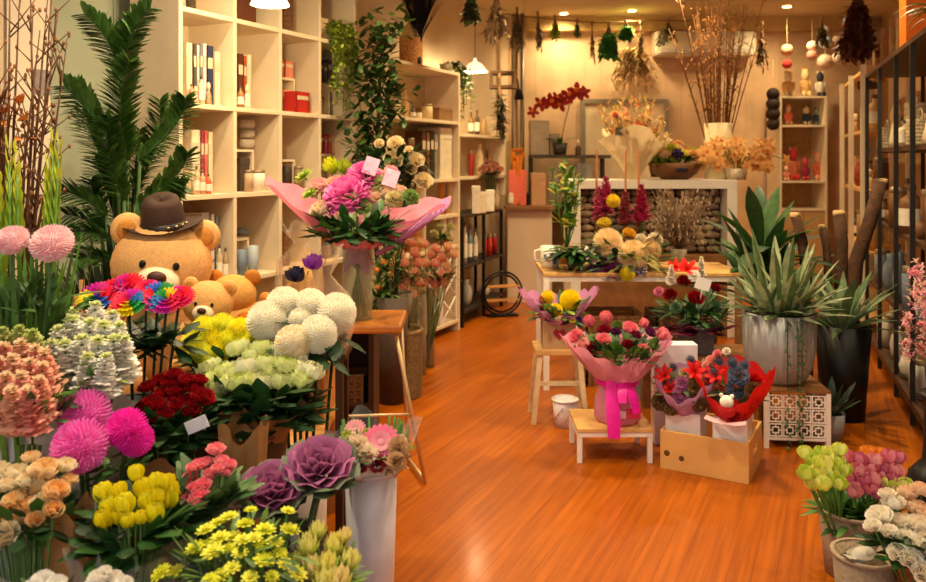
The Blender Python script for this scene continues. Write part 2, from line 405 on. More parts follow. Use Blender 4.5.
riser(1.29, 1.58, 1.89, .24, label='small cream riser in the bookcase beside the trailing ivy')
riser(.865, 1.17, 1.375, .2, label='small cream riser in the bookcase above a dark lantern')
riser(1.29, 1.6, 1.375, .24, label='small cream riser in the bookcase under a row of pink books')
riser(.44, .7, .86, .22, label='small cream riser in the bookcase behind the cellophane gift')
# goods on shelves -------------------------------------------------
def goods(kind, base, u, w, rz, px0, px1, ytop, z, d, col, label, grp=None, depth=None, name=None, cat=None):
    s0, s1 = s_at(px0, d, base, u, w), s_at(px1, d, base, u, w); wd = abs(s1 - s0) * .94; sm = (s0 + s1) / 2
    if kind in ('vase', 'jar', 'bottle', 'cup', 'figure', 'cage'): wd = abs(px1 - px0) / FOC * (base + u * sm + w * d).y * 1.08
    h = max(.02, z_at(ytop, (px0 + px1) / 2, d, base, u, w) - z)
    sgn = 1; loc = base + u * sm + w * (d + (depth or (.17 if kind == 'book' else wd)) / 2 if kind in ('book', 'box', 'frame') else d + wd / 2) + Vector((0, 0, z + .001))
    return make_goods(kind, loc, rz, wd, h, col, label, grp, depth, name, cat)
def make_goods(kind, loc, rz, wd, h, col, label, grp=None, depth=None, name=None, cat=None):
    m = mat(col, .5, var=.08, scale=20); b = MB()
    if kind == 'book':
        dp = depth or .17; r = wd / 2
        b.box(-r, -r + wd * .12, -dp / 2, dp / 2, 0, h); b.box(r - wd * .12, r, -dp / 2, dp / 2, 0, h); b.box(-r, r, -dp / 2, -dp / 2 + .004, 0, h)
        b.box(-r + wd * .12, r - wd * .12, -dp / 2 + .004, dp / 2 - .004, .003, h - .004, 1)
        b.box(-r * .8, r * .8, -dp / 2 - .001, -dp / 2, h * .62, h * .8, 1)
        o = b.build(name or 'book', [m, mat('cdbd9a', .8, var=.1)], None, loc, rz); return tag(o, label, cat or 'book', grp)
    if kind == 'box':
        dp = depth or wd; r = wd / 2; t = thing(name or 'gift_box', label, cat or 'box', loc, rz, grp)
        b.box(-r, r, -dp / 2, dp / 2, 0, h * .78); b.build('body', m, t, bevel=.003)
        b = MB(); b.box(-r - .003, r + .003, -dp / 2 - .003, dp / 2 + .003, h * .78, h); b.build('lid', m, t, bevel=.003); return t
    if kind == 'frame':
        t = thing(name or 'picture_frame', label, cat or 'picture frame', loc, rz, grp); r = wd / 2
        for a in ((-r, r, 0, .012), (-r, r, h - .012, h), (-r, -r + .012, .012, h - .012), (r - .012, r, .012, h - .012)): b.box(a[0], a[1], -.01, .01, a[2], a[3])
        b.build('frame', m, t); b = MB(); b.box(-r + .012, r - .012, -.002, .006, .012, h - .012); b.build('picture', mat('b9a88c', .6, var=.5, scale=25), t); return t
    r = wd / 2
    if kind == 'bottle':
        t = thing(name or 'bottle', label, cat or 'bottle', loc, rz, grp)
        b.lathe([(.001, 0), (r, 0), (r, h * .6), (r * .9, h * .68), (r * .35, h * .78), (r * .35, h * .9), (.001, h * .9)], n=20); b.build('body', m, t)
        b = MB(); b.lathe([(r * .4, h * .88), (r * .4, h), (.001, h)], n=12); b.build('cap', mat('5a3a22', .5), t)
        b = MB(); b.lathe([(r * 1.01, h * .15), (r * 1.01, h * .5)], n=20); b.build('paper_label', mat('efe6d0', .7, var=.1), t); return t
    if kind == 'jar':
        t = thing(name or 'candle_jar', label, cat or 'jar', loc, rz, grp)
        b.lathe([(.001, 0), (r, 0), (r, h * .82), (r * .85, h * .86), (.001, h * .86)], n=20); b.build('body', m, t)
        b = MB(); b.lathe([(r * .9, h * .84), (r * .95, h * .86), (r * .95, h * .97), (r * .8, h), (.001, h)], n=20); b.build('lid', mat('9a8466', .4, .5), t); return t
    if kind == 'vase':
        b.lathe([(.001, 0), (r * .6, 0), (r * .85, h * .2), (r, h * .45), (r * .8, h * .7), (r * .4, h * .85), (r * .5, h), (r * .42, h), (r * .33, h * .85), (.001, h * .6)], n=24)
        return tag(b.build(name or 'vase', m, None, loc, rz), label, cat or 'vase', grp)
    if kind == 'cup':
        t = thing(name or 'cup', label, cat or 'cup', loc, rz, grp)
        b.lathe([(.001, 0), (r * .7, 0), (r, h * .35), (r, h), (r - .004, h), (r - .006, h * .4), (.001, .01)], n=24); b.build('body', m, t)
        b = MB(); b.tube([(r * .95, 0, h * .8), (r * 1.45, 0, h * .75), (r * 1.45, 0, h * .4), (r * .95, 0, h * .3)], .005, 6); b.build('handle', m, t); return t
    if kind == 'cage':
        t = thing(name or 'woven_basket', label, cat or 'basket', loc, rz, grp)
        for k in range(7): b.lathe([(r * .96, h * k / 7 + .004), (r * 1.03, h * (k + .5) / 7), (r * .96, h * (k + 1) / 7)], n=24)
        b.lathe([(.001, 0), (r * .95, 0), (r * .95, h)], n=24); b.build('body', mat(col, .8, var=.3, scale=60, bump=.6), t)
        b = MB(); b.tube([(r * math.cos(a), 0, h + r * .8 * math.sin(a)) for a in [PI * q / 10 for q in range(11)]], .006, 6); b.build('handle', m, t); return t
    if kind == 'figure':                  # little ornament: body, head, arms
        t = thing(name or 'ornament_figure', label, cat or 'ornament', loc, rz, grp)
        b.lathe([(.001, 0), (r * .9, 0), (r, h * .12), (r * .75, h * .4), (r * .4, h * .62), (.001, h * .66)], n=16); b.build('body', m, t)
        b = MB(); b.ell((0, 0, h * .8), r * .55, r * .55, h * .2, 14, 9); b.build('head', mat('e9c9a2', .7), t)
        for q in (-1, 1):
            b = MB(); b.tube([(q * r * .4, 0, h * .55), (q * r, -r * .3, h * .35)], r * .18, 8); b.build('arm', m, t)
        return t
def g1(kind, px0, px1, yt, row, col, label, d=.08, zoff=0, **k):
    return goods(kind, S1, U, W_, RZL, px0, px1, yt, ROW[row] + T + zoff, d, col, label, **k)
UL = 'in the bookcase compartment level with the palm tips'
g1('book', 186, 192.5, 43, 4, 'e0cda6', 'wide cream book at the left end ' + UL)
g1('book', 193.5, 196.5, 44, 4, '4c4a46', 'thin dark grey book ' + UL)
g1('book', 197, 199.6, 45, 4, 'd8d0c0', 'thin white book between two grey books ' + UL)
g1('book', 200, 203, 44, 4, '77736c', 'mid grey book ' + UL)
g1('book', 203.4, 206.5, 44, 4, 'efe5d2', 'ivory book left of the navy book ' + UL)
g1('book', 207, 213.5, 46, 4, '2e3450', 'navy book with red corner ' + UL)
g1('book', 214.5, 221, 52, 4, 'ead9b4', 'pale yellow book at the right end ' + UL)
for q, (a, c, yt) in enumerate([(191, 'c88a6a', 84), (195, 'd49a86', 86), (201, 'e6d2ae', 76), (208, 'b08a62', 82)]):
    g1('figure' if q % 2 else 'bottle', a, a + 6, yt, 4, c, ['small copper bottle in front of the grey books', 'small dusty pink figure in front of the grey books', 'small ivory bottle in front of the books', 'small brown figure in front of the navy book'][q], d=.02)
UM = 'in the second compartment of the bookcase, upper row'
g1('book', 238, 243.5, 54, 4, '5a2c1c', 'dark red book ' + UM); g1('book', 244, 246.5, 56, 4, 'b04a1c', 'rust orange book ' + UM)
g1('book', 247, 251.5, 55, 4, 'dccaa8', 'cream book ' + UM)
g1('bottle', 240, 246, 86, 4, 'a2743c', 'amber bottle ' + UM, d=.02); g1('figure', 246.5, 254, 84, 4, 'e2d2b4', 'cream figure beside amber bottle ' + UM, d=.02)
UR = ' on the riser in the upper bookcase row'
g1('book', 281.5, 284.5, 60, 4, 'b04a34', 'bright red book' + UR, d=.16, zoff=.242); g1('book', 285, 294, 61, 4, 'd68064', 'salmon book' + UR, d=.16, zoff=.242)
g1('book', 281.5, 293, 90, 4, 'dd8860', 'wide salmon box file under the riser', d=.15, depth=.12); g1('book', 295.5, 310, 92, 4, 'b5291e', 'wide crimson box file under the riser', d=.03, depth=.1)
for q, (a, c) in enumerate([(319, '3f3a4a'), (323.5, '6a5a72'), (328, '50465c'), (332, '7c7088')]):
    g1('book', a, a + 4, 60 + q % 2 * 3, 4, c, ['charcoal book on the riser beside the trailing ivy', 'mauve book on the riser beside the trailing ivy', 'dark plum book on the riser beside the trailing ivy', 'lilac grey book on the riser beside the trailing ivy'][q], d=.17, zoff=.242)
for q, a in enumerate([320, 327]): g1('jar', a, a + 6, 97, 4, ['cfb68c', 'b8a48a'][q], ['cream jar under the riser by the ivy', 'grey-brown jar under the riser by the ivy'][q], d=.18)
LL_ = 'in the bookcase compartment above the big bear'
g1('book', 191, 200.5, 130, 3, 'e9d8b8', 'cream book with orange disc ' + LL_)
g1('book', 201, 204, 131, 3, '9a3444', 'crimson book ' + LL_); g1('book', 204.4, 208, 131, 3, 'c4625c', 'coral red book ' + LL_); g1('book', 208.4, 213, 132, 3, 'e2cda4', 'beige book ' + LL_)
b = MB(); b.lathe([(.001, 0), (.06, 0), (.06, .003), (.001, .003)], n=24)
for q, (a, c) in enumerate([(196, 'd8b48c'), (202, 'c9a07a'), (208, 'd6603a')]): g1('bottle', a, a + 5.5, 166 + q * 4, 3, c, ['tan bottle', 'brown bottle', 'orange bottle'][q] + ' in front of the books above the big bear', d=.02)
for q in range(3): make_goods('cup', L1(s_at(247, .2, S1), .2, ROW[3] + T + .27 + q * .062), RZL, .1, .06, ['d8cbb6', 'c9bda6', 'e4dac8'][q], 'cup ' + ['at the bottom', 'in the middle', 'at the top'][q] + ' of the cup stack in the bookcase')
riser(.44, .7, 1.375, .262, d0=.1, label='small cream riser in the bookcase under the cup stack')
g1('box', 240, 250, 158, 3, '4a3c30', 'dark brown box under the cup stack', d=.12); g1('jar', 248, 256, 170, 3, 'c8a888', 'tan jar left of the white candle jar', d=.02)
g1('jar', 257, 270, 170, 3, 'f2e6d0', 'white candle jar in the bookcase middle row', d=.03)
g1('jar', 285, 297, 162, 3, '3c3026', 'dark lantern jar under the riser', d=.15); g1('jar', 298, 307, 166, 3, '8a7258', 'brown candle jar beside the dark lantern', d=.08)
for q, (a, c) in enumerate([(321, 'a02838'), (324.5, 'd05a70'), (328, 'c8505c'), (332, 'd8b890'), (335, 'c8a078')]):
    g1('book', a, a + 3.2, 134 + q % 2 * 2, 3, c, ['dark red book', 'rose pink book', 'coral pink book', 'beige book', 'tan book'][q] + ' on the riser above the pink bouquet', d=.17, zoff=.242)
g1('vase', 322, 332, 166, 3, 'b09a72', 'small olive vase under the riser above the pink bouquet', d=.17)
LD = 'in the compartment beside the big bear'
g1('book', 201, 210, 213, 2, 'b9b2a4', 'wide grey folder ' + LD, depth=.25); g1('book', 211, 214.5, 214, 2, 'd9d2c2', 'white folder ' + LD); g1('book', 215.5, 218.5, 216, 2, '7c7a78', 'slim slate folder ' + LD)
for q, (a, yt) in enumerate([(219, 244), (225, 248)]): g1('bottle', a, a + 5.5, yt, 2, ['c9b28a', 'a8906a'][q], ['cream bottle', 'olive bottle'][q] + ' right of the folders beside the big bear', d=.03)
g1('vase', 240, 258, 228, 2, '7a8078', 'slate teapot shaped vase in the compartment behind the dark purple flower', d=.17, zoff=.222)
g1('cup', 241, 250, 250, 2, '6a7888', 'blue grey cup in the lower bookcase compartment', d=.04); g1('cup', 252, 262, 246, 2, 'a0aab0', 'pale blue bowl cup in the lower bookcase compartment', d=.03)
g1('cage', 283, 294, 232, 2, '8a5a34', 'brown basket in the compartment behind the pink tissue', d=.1); g1('jar', 325, 334, 235, 2, 'b48e60', 'amber jar in the lower right compartment', d=.1)
g1('box', 238, 257, -12, 5, '5a2e16', 'dark brown carved box on the bookcase above the pendant lamp', d=.05, depth=.2)
g1('cage', 283, 299, -4, 5, '6a4526', 'brown woven basket on the bookcase right of the pendant lamp', d=.06)
g1('box', 318, 328, 18, 5, 'e0c294', 'cream box on the bookcase beside the trailing ivy', d=.05, depth=.12)
g1('cage', 190, 199, -8, 5, '4c3a24', 'dark bowl basket on the bookcase top left', d=.05)
g1('box', 193, 225, 282, 1, 'c4a878', 'tan storage box in the bottom bookcase row', d=.05, depth=.25)

# second bookcase
ZB = [.08, .78, 1.07, 1.40, 1.93, 2.39]
t = thing('tall_bookcase', 'tall cream bookcase with lattice base beside the far aisle', 'bookcase', S2, RZL)
for s in (0, 1.336 - .03): b = MB(); b.box(s, s + .03, 0, .36, 0, 2.42); b.build('side_panel', cream, t, bevel=.002)
for z in ZB: b = MB(); b.box(.03, 1.306, 0, .36, z, z + T); b.build('shelf_board', cream, t, bevel=.002)
b = MB(); b.box(.66, .68, .01, .36, 1.07 + T, 1.4); b.box(.66, .68, .01, .36, .78 + T, 1.07); b.build('divider', cream, t)
b = MB(); b.box(0, 1.336, .36, .37, 0, 2.42); b.build('back_panel', mat('d8c4a0', .6, var=.05), t)
b = MB()
for x0, x1 in ((.68, .98), (.99, 1.3)):
    b.box(x0, x0 + .02, .01, .03, .11, .775); b.box(x1 - .02, x1, .01, .03, .11, .775)
    for k in range(3):
        za, zb = .12 + k * .215, .12 + (k + 1) * .215
        for (p, q) in (((x0 + .01, .02, za), (x1 - .01, .02, zb)), ((x1 - .01, .02, za), (x0 + .01, .02, zb))): b.tube([p, q], .009, 5)
b.build('lattice', white, t)
def g2(kind, px0, px1, yt, row, col, label, d=.06, **k): return goods(kind, S2, U, W_, RZL, px0, px1, yt, ZB[row] + T, d, col, label, **k)
T2 = ' on the tall bookcase beside the aisle'
for q, (k, a, c_, yt, row, col, lb) in enumerate([
    ('vase', 396, 405, 92, 4, 'e6cf9e', 'cream vase with narrow neck'), ('vase', 405.5, 412, 90, 4, 'dcb67c', 'tall yellow vase'), ('bottle', 413, 418, 106, 4, '5c4a30', 'dark brown bottle'),
    ('jar', 418.5, 425, 112, 4, 'e8d4aa', 'ivory jar'), ('jar', 427, 437, 104, 4, 'e0c894', 'large cream jar'), ('box', 439, 453, 108, 4, '8e6a42', 'brown box'),
    ('vase', 388, 395, 104, 4, 'd8b984', 'small tan vase at the left end'),
    ('book', 422, 426, 131, 3, '4a2c1a', 'dark brown book'), ('book', 426.6, 430, 132, 3, '7a4a2a', 'chestnut book'), ('book', 430.6, 434, 131, 3, '33281e', 'black book'), ('book', 434.5, 438, 133, 3, '8e8474', 'grey book'),
    ('jar', 411, 418, 138, 3, '7c2418', 'dark red jar'), ('box', 440, 452, 128, 3, 'e4d6b8', 'ivory box on the middle row'),
    ('jar', 441, 447, 170, 2, 'c4783c', 'orange jar'), ('jar', 449, 455, 168, 2, 'd0b080', 'straw coloured jar'),
    ('bottle', 443, 449, 187, 1, '9c2a22', 'red bottle'), ('bottle', 450, 455, 190, 1, 'e0c8a0', 'ivory bottle on a lower row')]):
    g2(k, a, c_, yt, row, col, lb + T2)
g2('jar', 442, 452, 232, 0, 'cbb48a', 'straw coloured bowl jar behind the lattice' + T2, d=.14)
# ---------------------------------------------------------------- poster on the near left wall
k0 = s_at(5, 0, BL); k1 = s_at(52, 0, BL)
z0, z1 = 1.42, 2.75
t = thing('paper_poster', 'white paper poster with grey block and circle marks on the left wall', 'poster', BL + U * k0 - W_ * .012, RZL)
b = MB(); b.box(0, k1 - k0, -.004, .0, z0, z1); b.build('sheet', mat('e6d6bc', .8, var=.02), t)
b = MB(); b.box(.14, .30, -.006, -.004, 1.94, 2.07); b.build('printed_block', mat('8a8280', .7), t)
for z in (1.87, 1.74, 1.6):
    b = MB(); b.lathe([(.028, -.001), (.036, -.001), (.036, .001), (.028, .001)], n=20, M=Matrix.Translation((.15, -.005, z - .03)) @ Matrix.Rotation(PI / 2, 4, 'X'))
    b.box(.22, .36, -.005, -.004, z - .034, z - .028); b.build('printed_mark', mat('c9b8a0', .8, var=.02), t)
# ================================================================ FAR END
black = mat('17130f', .45, .3, .15, 20); wood = mat('c98f4e', .5, var=.2, scale=8, bump=.1); palewood = mat('d6a562', .5, var=.15, scale=10, bump=.1)
# black rack along the left wall
NB = Vector((.0, 7.62, 0)); NU = Vector((.357, .934, 0)).normalized(); NW = Vector((-NU.y, NU.x, 0)); RZN = math.atan2(NU.y, NU.x)
t = thing('metal_shelf_rack', 'low black metal shelf rack under the far left counter', 'shelf rack', NB, RZN)
for s in (0, .62, 1.2):
    for d in (0, .3): b = MB(); b.box(s, s + .03, d, d + .03, 0, 1.039); b.build('post', black, t)
for z in (.12, .55, 1.04): b = MB(); b.box(0, 1.23, 0, .33, z, z + .025); b.build('shelf_board', mat('2a2018', .5, var=.2), t)
def gn(kind, a, c, yt, z, col, label, d=.05, **k): return goods(kind, NB, NU, NW, RZN, a, c, yt, z, d, col, label, **k)
for q in range(3): gn('jar', 484.5 + q * 5, 489 + q * 5, 236 - q, .576, ['c22c26', 'd8443a', 'b81e22'][q], 'red tin on the black rack, ' + ['leftmost', 'middle', 'rightmost'][q] + ' of three red tins', name='tin', cat='tin')
for q, (a, c) in enumerate([(465, 'e0d0b4'), (470, '6c8a9c'), (475.5, 'cfc0a4')]): gn('bottle', a, a + 4.5, 222 + q * 3, .576, c, ['white bottle', 'blue bottle', 'cream bottle'][q] + ' on the black rack left of the red tins')
gn('vase', 466, 478, 280, .146, 'a8a49a', 'grey bowl on the bottom of the black rack'); gn('vase', 484, 495, 283, .146, 'cfc6b6', 'pale bowl on the bottom of the black rack')
# counter
t = thing('shop_counter', 'pale pink-beige counter with wooden top at the far left', 'counter', (0, 0, 0))
b = MB(); b.box(.5, 1.0, 8.98, 9.2, 0, 1.04); b.build('body', mat('dcc4a6', .6, var=.04, scale=3), t, bevel=.003)
b = MB(); b.box(.47, 1.03, 8.9, 9.25, 1.045, 1.085); b.build('worktop', mat('8c6238', .5, var=.2, scale=10), t, bevel=.003)
# hoop wheel
t = thing('metal_hoop_shelf', 'round black metal hoop shelf standing on the floor by the counter', 'hoop shelf', (.40, 8.2, .0), .3)
for r_ in (.19, .22):
    b = MB(); b.tube([(r_ * math.cos(2 * PI * q / 40), 0, .235 + r_ * math.sin(2 * PI * q / 40)) for q in range(41)], .011, 6); b.build('hoop', black, t)
for z in (.16, .3): b = MB(); b.box(-.17, .17, -.05, .05, z, z + .015); b.build('shelf_board', wood, t)
b = MB(); b.box(-.16, .16, -.06, .06, 0, .02); b.build('foot', black, t)
def put(kind, x, y, z, wd, h, col, label, grp=None, rz=0, **k): return make_goods(kind, Vector((x, y, z + .001)), rz, wd, h, col, label, grp, **k)
def putp(kind, px0, px1, yt, yb, Y, col, label, grp=None, **k):        # an object seen between two columns and two rows at distance Y
    a = P(px0, yb, Y); c = P(px1, yt, Y); return put(kind, (a.x + c.x) / 2, Y, a.z - .001, (c.x - a.x), c.z - a.z, col, label, grp, **k)
ZC = 1.086
def putz(kind, px0, px1, yt, Y, z, col, label, grp=None, **k):
    a = P(px0, 0, Y); c = P(px1, yt, Y); return put(kind, (a.x + c.x) / 2, Y, z, (c.x - a.x), c.z - z, col, label, grp, **k)
pass; putz('bottle', 508, 514, 188, 9.1, ZC, 'e6d4b8', 'white bottle on the far counter by the pink bag')
putz('figure', 516, 521, 196, 9.1, ZC, 'b4552c', 'small orange figure on the far counter'); putz('box', 531, 545, 173, 9.1, ZC, 'c99a6e', 'pinkish brown box on the far counter', depth=.15)
putz('jar', 522, 529, 192, 9.15, ZC, '2c2622', 'black jar on the far counter'); putz('vase', 493, 500, 184, 8.6, 1.066, 'c9b48e', 'cream vase on the black rack by the far counter')
t = thing('paper_gift_bag', 'coral pink paper bag on the far counter', 'gift bag', (.62, 9.12, ZC + .001))
b = MB(); b.box(-.1, .1, -.04, .04, 0, .4); b.build('bag', mat('ea7058', .7, var=.1), t, bevel=.004)
b = MB(); b.tube([(-.04, 0, .39), (-.04, 0, .47), (.04, 0, .47), (.04, 0, .39)], .004, 5); b.build('handle', mat('f0d0b0', .6), t)
t = thing('tissue_cone', 'orange tissue cone of blooms rising out of the coral paper bag', 'bouquet', (.62, 9.12, ZC + .02)); sleeve(t, .1, .56, .02, .075, mat('f0942c', .6, var=.1, trans=.3), 'tissue')
for i in range(9): inst(head('rose', 'e8a03c', 'f0b04c'), 'bloom', t, (ru(-.06, .06), ru(-.05, .03), ru(.5, .64)), sc=.035, q=aim((ru(-1, 1), -.6, 1)))
base = Vector((.29, 8.5, 1.066)); t = thing('dried_rose_vase', 'vase of dusty brown-pink dried roses on top of the black rack', 'dried flowers', base); b = MB(); b.lathe([(.001, 0), (.05, 0), (.06, .1), (.04, .17), (.05, .2), (.04, .2), (.001, .02)], n=24); b.build('vase', mat('c8b898', .5), t)
b = MB(); leaves(b, (0, 0, .36), 50, .07, .09, .03, -20, 70, -20, 0, .6, 2)
for i in range(22):
    a = i * 2.4; r_ = .12 * math.sqrt((i + .5) / 22); p = Vector((r_ * math.cos(a), r_ * math.sin(a), .42 + .12 * (1 - r_ / .12) + ru(-.03, .03))); b.tube([(0, 0, .1), p * .6, p], .004, 5); inst(head('rose', ['a8604c', 'b87860', 'c08a6c'][i % 3], 'c89a7c'), 'rose', t, p, sc=.042, q=aim((p.x * 4, p.y * 4 - .4, 1)))
b.build('foliage', [leafm('5a5a30'), leafm('4a4a28')], t)
for q, (px, Y, y0) in enumerate([(472, 8.0, 186), (478, 8.1, 192), (486, 8.35, 190)]): putz('box', px, px + 8, y0, Y, 1.066, ['e8dcc8', 'dccdb0', 'efe6d6'][q], ['ivory', 'sand coloured', 'white'][q] + ' small box on top of the black rack', depth=.1)
# wall shelf on the left wall above the counter
k0 = s_at(466, .2, BL - W_ * .25); LS = BL - W_ * .26
t = thing('wall_shelf', 'cream wall shelf above the far left counter', 'wall shelf', LS + U * .35, RZL)
for z in (1.40, 1.84): b = MB(); b.box(0, 1.35, 0, .25, z, z + .03); b.build('shelf_board', cream, t)
b = MB(); b.box(0, .03, 0, .25, 1.2, 2.1); b.build('side_panel', cream, t); b = MB(); b.box(1.32, 1.35, 0, .25, 1.2, 2.1); b.build('side_panel', cream, t)
def g3(kind, px0, px1, yt, z, col, label, d=.05, **k): return goods(kind, LS, U, W_, RZL, px0, px1, yt, z, d, col, label, **k)
for q, (k, a, c_, yt, z, col, lb) in enumerate([('bottle', 471, 476, 112, 1.871, '7a5a34', 'brown bottle'), ('bottle', 477, 482, 110, 1.871, '5a4430', 'dark bottle'), ('vase', 483.5, 490, 116, 1.871, 'b09060', 'tan vase'),
    ('jar', 471, 477, 150, 1.431, 'a23226', 'red jar'), ('vase', 479, 488, 144, 1.431, 'dcc294', 'cream vase'), ('jar', 489, 495, 150, 1.431, '8e6a40', 'brown jar')]):
    g3(k, a, c_, yt, z, col, lb + ' on the wall shelf above the counter')
b = MB(); b.box(0, .24, 0, .02, 0, 1.7); o = b.build('plain_board', mat('d9b988', .7, var=.08, scale=3), None, (.44, 9.8, 0.13), .0); tag(o, 'blank cream board leaning behind the far counter', 'board')
# dark workbench against the back wall
t = thing('workbench', 'dark workbench against the back wall left of the white display', 'workbench', (.8, 9.3, 0))
for z in (1.02, 1.62): b = MB(); b.box(0, .92, 0, .5, z, z + .04); b.build('shelf_board', mat('4c4236', .6, var=.15), t)
for x in (0, .87): b = MB(); b.box(x, x + .05, .42, .47, 0, 1.019 if x else 1.019); b.box(x, x + .05, .42, .47, 1.061, 1.619); b.build('post', mat('4c4236', .6, var=.15), t)
b = MB(); b.box(.05, .87, .44, .46, 0, 1.0); b.build('back_panel', mat('8a7454', .7), t)
ZW = 1.661
putz('box', 530, 548, 121, 9.5, ZW, 'a89880', 'grey-beige box on the workbench left of the orchid', depth=.25); putz('box', 549, 559, 134, 9.5, ZW, '978870', 'smaller grey-beige box behind the orchid pot', depth=.2)
def glass_vase(label, loc, r, h, col='f4f6f0', water=.0, grp=None, stems=0, flare=1, stemcol='4b7a2c'):
    t = thing('glass_vase', label, 'vase', loc, 0, grp); b = MB()
    b.lathe([(.001, 0), (r, 0), (r * .97, h * .5), (r * flare, h), (r * flare - .004, h), (r * .97 - .004, h * .5), (r - .004, .012), (.001, .012)], n=28)
    b.build('glass', clear(col, .2), t)
    if water: b = MB(); b.lathe([(.001, .013), (r * .9, .013), (r * .9, h * water), (.001, h * water)], n=20); b.build('water', clear('d8e4d0', .12, key='water'), t)
    return t
for q, (a, c_, yt) in enumerate([(549, 558, 158), (560, 570, 160), (576, 592, 152)]):
    A = P((a + c_) / 2, 0, 9.4); glass_vase('clear glass vase on the lower workbench shelf, ' + ['leftmost', 'middle', 'widest'][q] + ' of three', (A.x, 9.4, 1.062), (c_ - a) / 2 / 800 * 9.4, .44 if q < 2 else .5)
# dark red orchid
A = P(560, 155, 9.38); t = thing('potted_orchid', 'potted orchid with arching stem of dark red blooms on the workbench', 'orchid', (A.x, 9.38, ZW + .001))
b = MB(); b.lathe([(.001, 0), (.07, 0), (.09, .14), (.08, .14), (.06, .02)], n=20); b.build('pot', mat('3a3a30', .4), t)
b = MB(); pts = [(0, 0, .1), (.05, 0, .35), (.1, -.02, .55), (.12, -.04, .68), (.05, -.06, .74), (-.12, -.08, .66), (-.22, -.1, .55)]; b.tube(pts, .006, 6)
for a in (0, 1.7, 3.2, 4.6): b.petal((0, 0, .12), a, .22, .07, 45, -70, 4, .15, .4, .5, 1)
b.build('foliage', [leafm('6a6a34'), leafm(G1)], t)
for (px, py, s) in [(533, 112, .07), (541, 104, .09), (550, 102, .1), (560, 103, .1), (569, 96, .1), (577, 92, .11), (584, 93, .08), (556, 98, .07)]:
    w = P(px, py, 9.22) - t.location; inst(head('cymbid', '8c1c10', 'e0702a'), 'bloom', t, w, sc=s * 1.15, q=aim((ru(-.3, .3), -1, ru(-.2, .3))))
putz('jar', 556, 564, 143, 9.55, ZW, 'b04c28', 'orange pot behind the orchid'); putz('figure', 575, 581, 140, 9.5, ZW, '5c3a20', 'brown figure right of the orchid pot')
# framed panel and air conditioner on back wall
t = thing('framed_board', 'large pale board with grey frame on the back wall behind dried bouquet', 'board', (1.5, 9.87, 0))
b = MB(); b.box(0, .98, -.01, .025, 1.35, 2.3); b.build('panel', mat('e2cda4', .7, var=.05), t)
b = MB(); b.box(-.05, 1.03, -.03, .02, 2.3, 2.35); b.box(-.05, 0, -.03, .02, 1.35, 2.3); b.box(.98, 1.03, -.03, .02, 1.35, 2.3); b.build('frame', mat('8f8470', .6), t)
t = thing('air_conditioner', 'long white wall air conditioner high on the back wall', 'air conditioner', (2.32, 9.88, 2.86))
b = MB(); b.box(0, 1.22, -.24, 0, 0, .3); b.build('body', mat('d4c4a4', .5, var=.03), t, bevel=.03)
b = MB(); b.box(.06, 1.16, -.25, -.2, .03, .09); b.build('vent_flap', mat('b9ad98', .5), t, bevel=.006)
# vases etc. hanging bundles along a rope
b = MB(); rp = [P(505, 14, 9.2), P(560, 20, 9.3), P(600, 23, 9.35), (P(650, 20, 9.4)), P(690, 21, 9.45), P(700, 14, 9.5)]; b.tube(rp, .006, 5)
o = b.build('hanging_rope', mat('6a4c28', .8)); tag(o, 'thin brown rope strung below the ceiling at the back wall', 'rope')
def hanging(label, px, y0, y1, Y, wpx, cols, cat='dried flowers', n=24, LW=.02, name='hanging_bunch', tw=.5, drop=.5, leafL=None, up=False):
    top = P(px, y0, Y); h = (y1 - y0) / FOC * Y; w = wpx / FOC * Y
    t = thing(name, label, cat, top); b = MB(); L = MB()
    for i in range(n):
        a = ru(0, 6.28); e = w * math.sqrt(rnd()) * .5; x, y = e * math.cos(a), e * math.sin(a) * .6; zz = -h * ru(.75, 1)
        b.tube([(0, 0, 0), (x * .3, y * .3, zz * .35), (x, y, zz)], .003, 4)
        for k in range(7):
            f = ru(.35, 1); L.petal((x * f, y * f, zz * f), ru(0, 6.28), (leafL or h * .16) * ru(.6, 1.2), LW, ru(-80, 0), 20, 2, .2, .3, .5, ru(0, 1) > .5)
    b.build('stems', mat('6a4c2c', .8), t); L.build('foliage', [leafm(c) for c in cols], t); b = MB(); b.lathe([(.001, .012), (.018, .01), (.02, -.02), (.01, -.04)], n=10); b.build('tie', mat('8a6a40', .8), t); return t
hanging('bunch of dried brown grass hanging near the pipe', 517, 8, 52, 8.9, 16, ('6c5a36', '4e4626'), LW=.02)
hanging('pair of dry thistle stems hanging left of the green bundle', 538, 12, 50, 9.2, 9, ('6a5a3a', '55502c'), n=12)
hanging('short bright green bunch hanging by the first ceiling light', 555, 16, 40, 9.2, 9, ('9ab02c', 'b8b43a'), LW=.06, n=26)
hanging('small dusky green bunch hanging from the rope', 577, 20, 37, 9.3, 8, ('5c6a34', '6c6a3c'), n=16, LW=.04)
hanging('slender pale dried stems hanging left of the ivy', 592, 22, 60, 9.3, 6, ('b89a5c', '9c8048'), n=12)
hanging('thick dark green ivy bundle hanging from the rope', 609, 22, 58, 9.3, 20, ('4f8f36', '3c7a2c'), n=60, LW=.07, leafL=.09, cat='ivy')
hanging('short green ivy bundle hanging right of the thick one', 626, 21, 38, 9.3, 12, ('4f8f36', '3c7a2c'), n=34, LW=.06, leafL=.08, cat='ivy')
hanging('wispy straw coloured stems hanging below the round ceiling light', 641, 22, 56, 9.3, 6, ('a88648', '8c703c'), n=12)
hanging('splayed bunch of green and brown stalks hanging near air conditioner', 668, 20, 46, 9.3, 26, ('5a6a30', '6c5c34'), n=24, LW=.03)
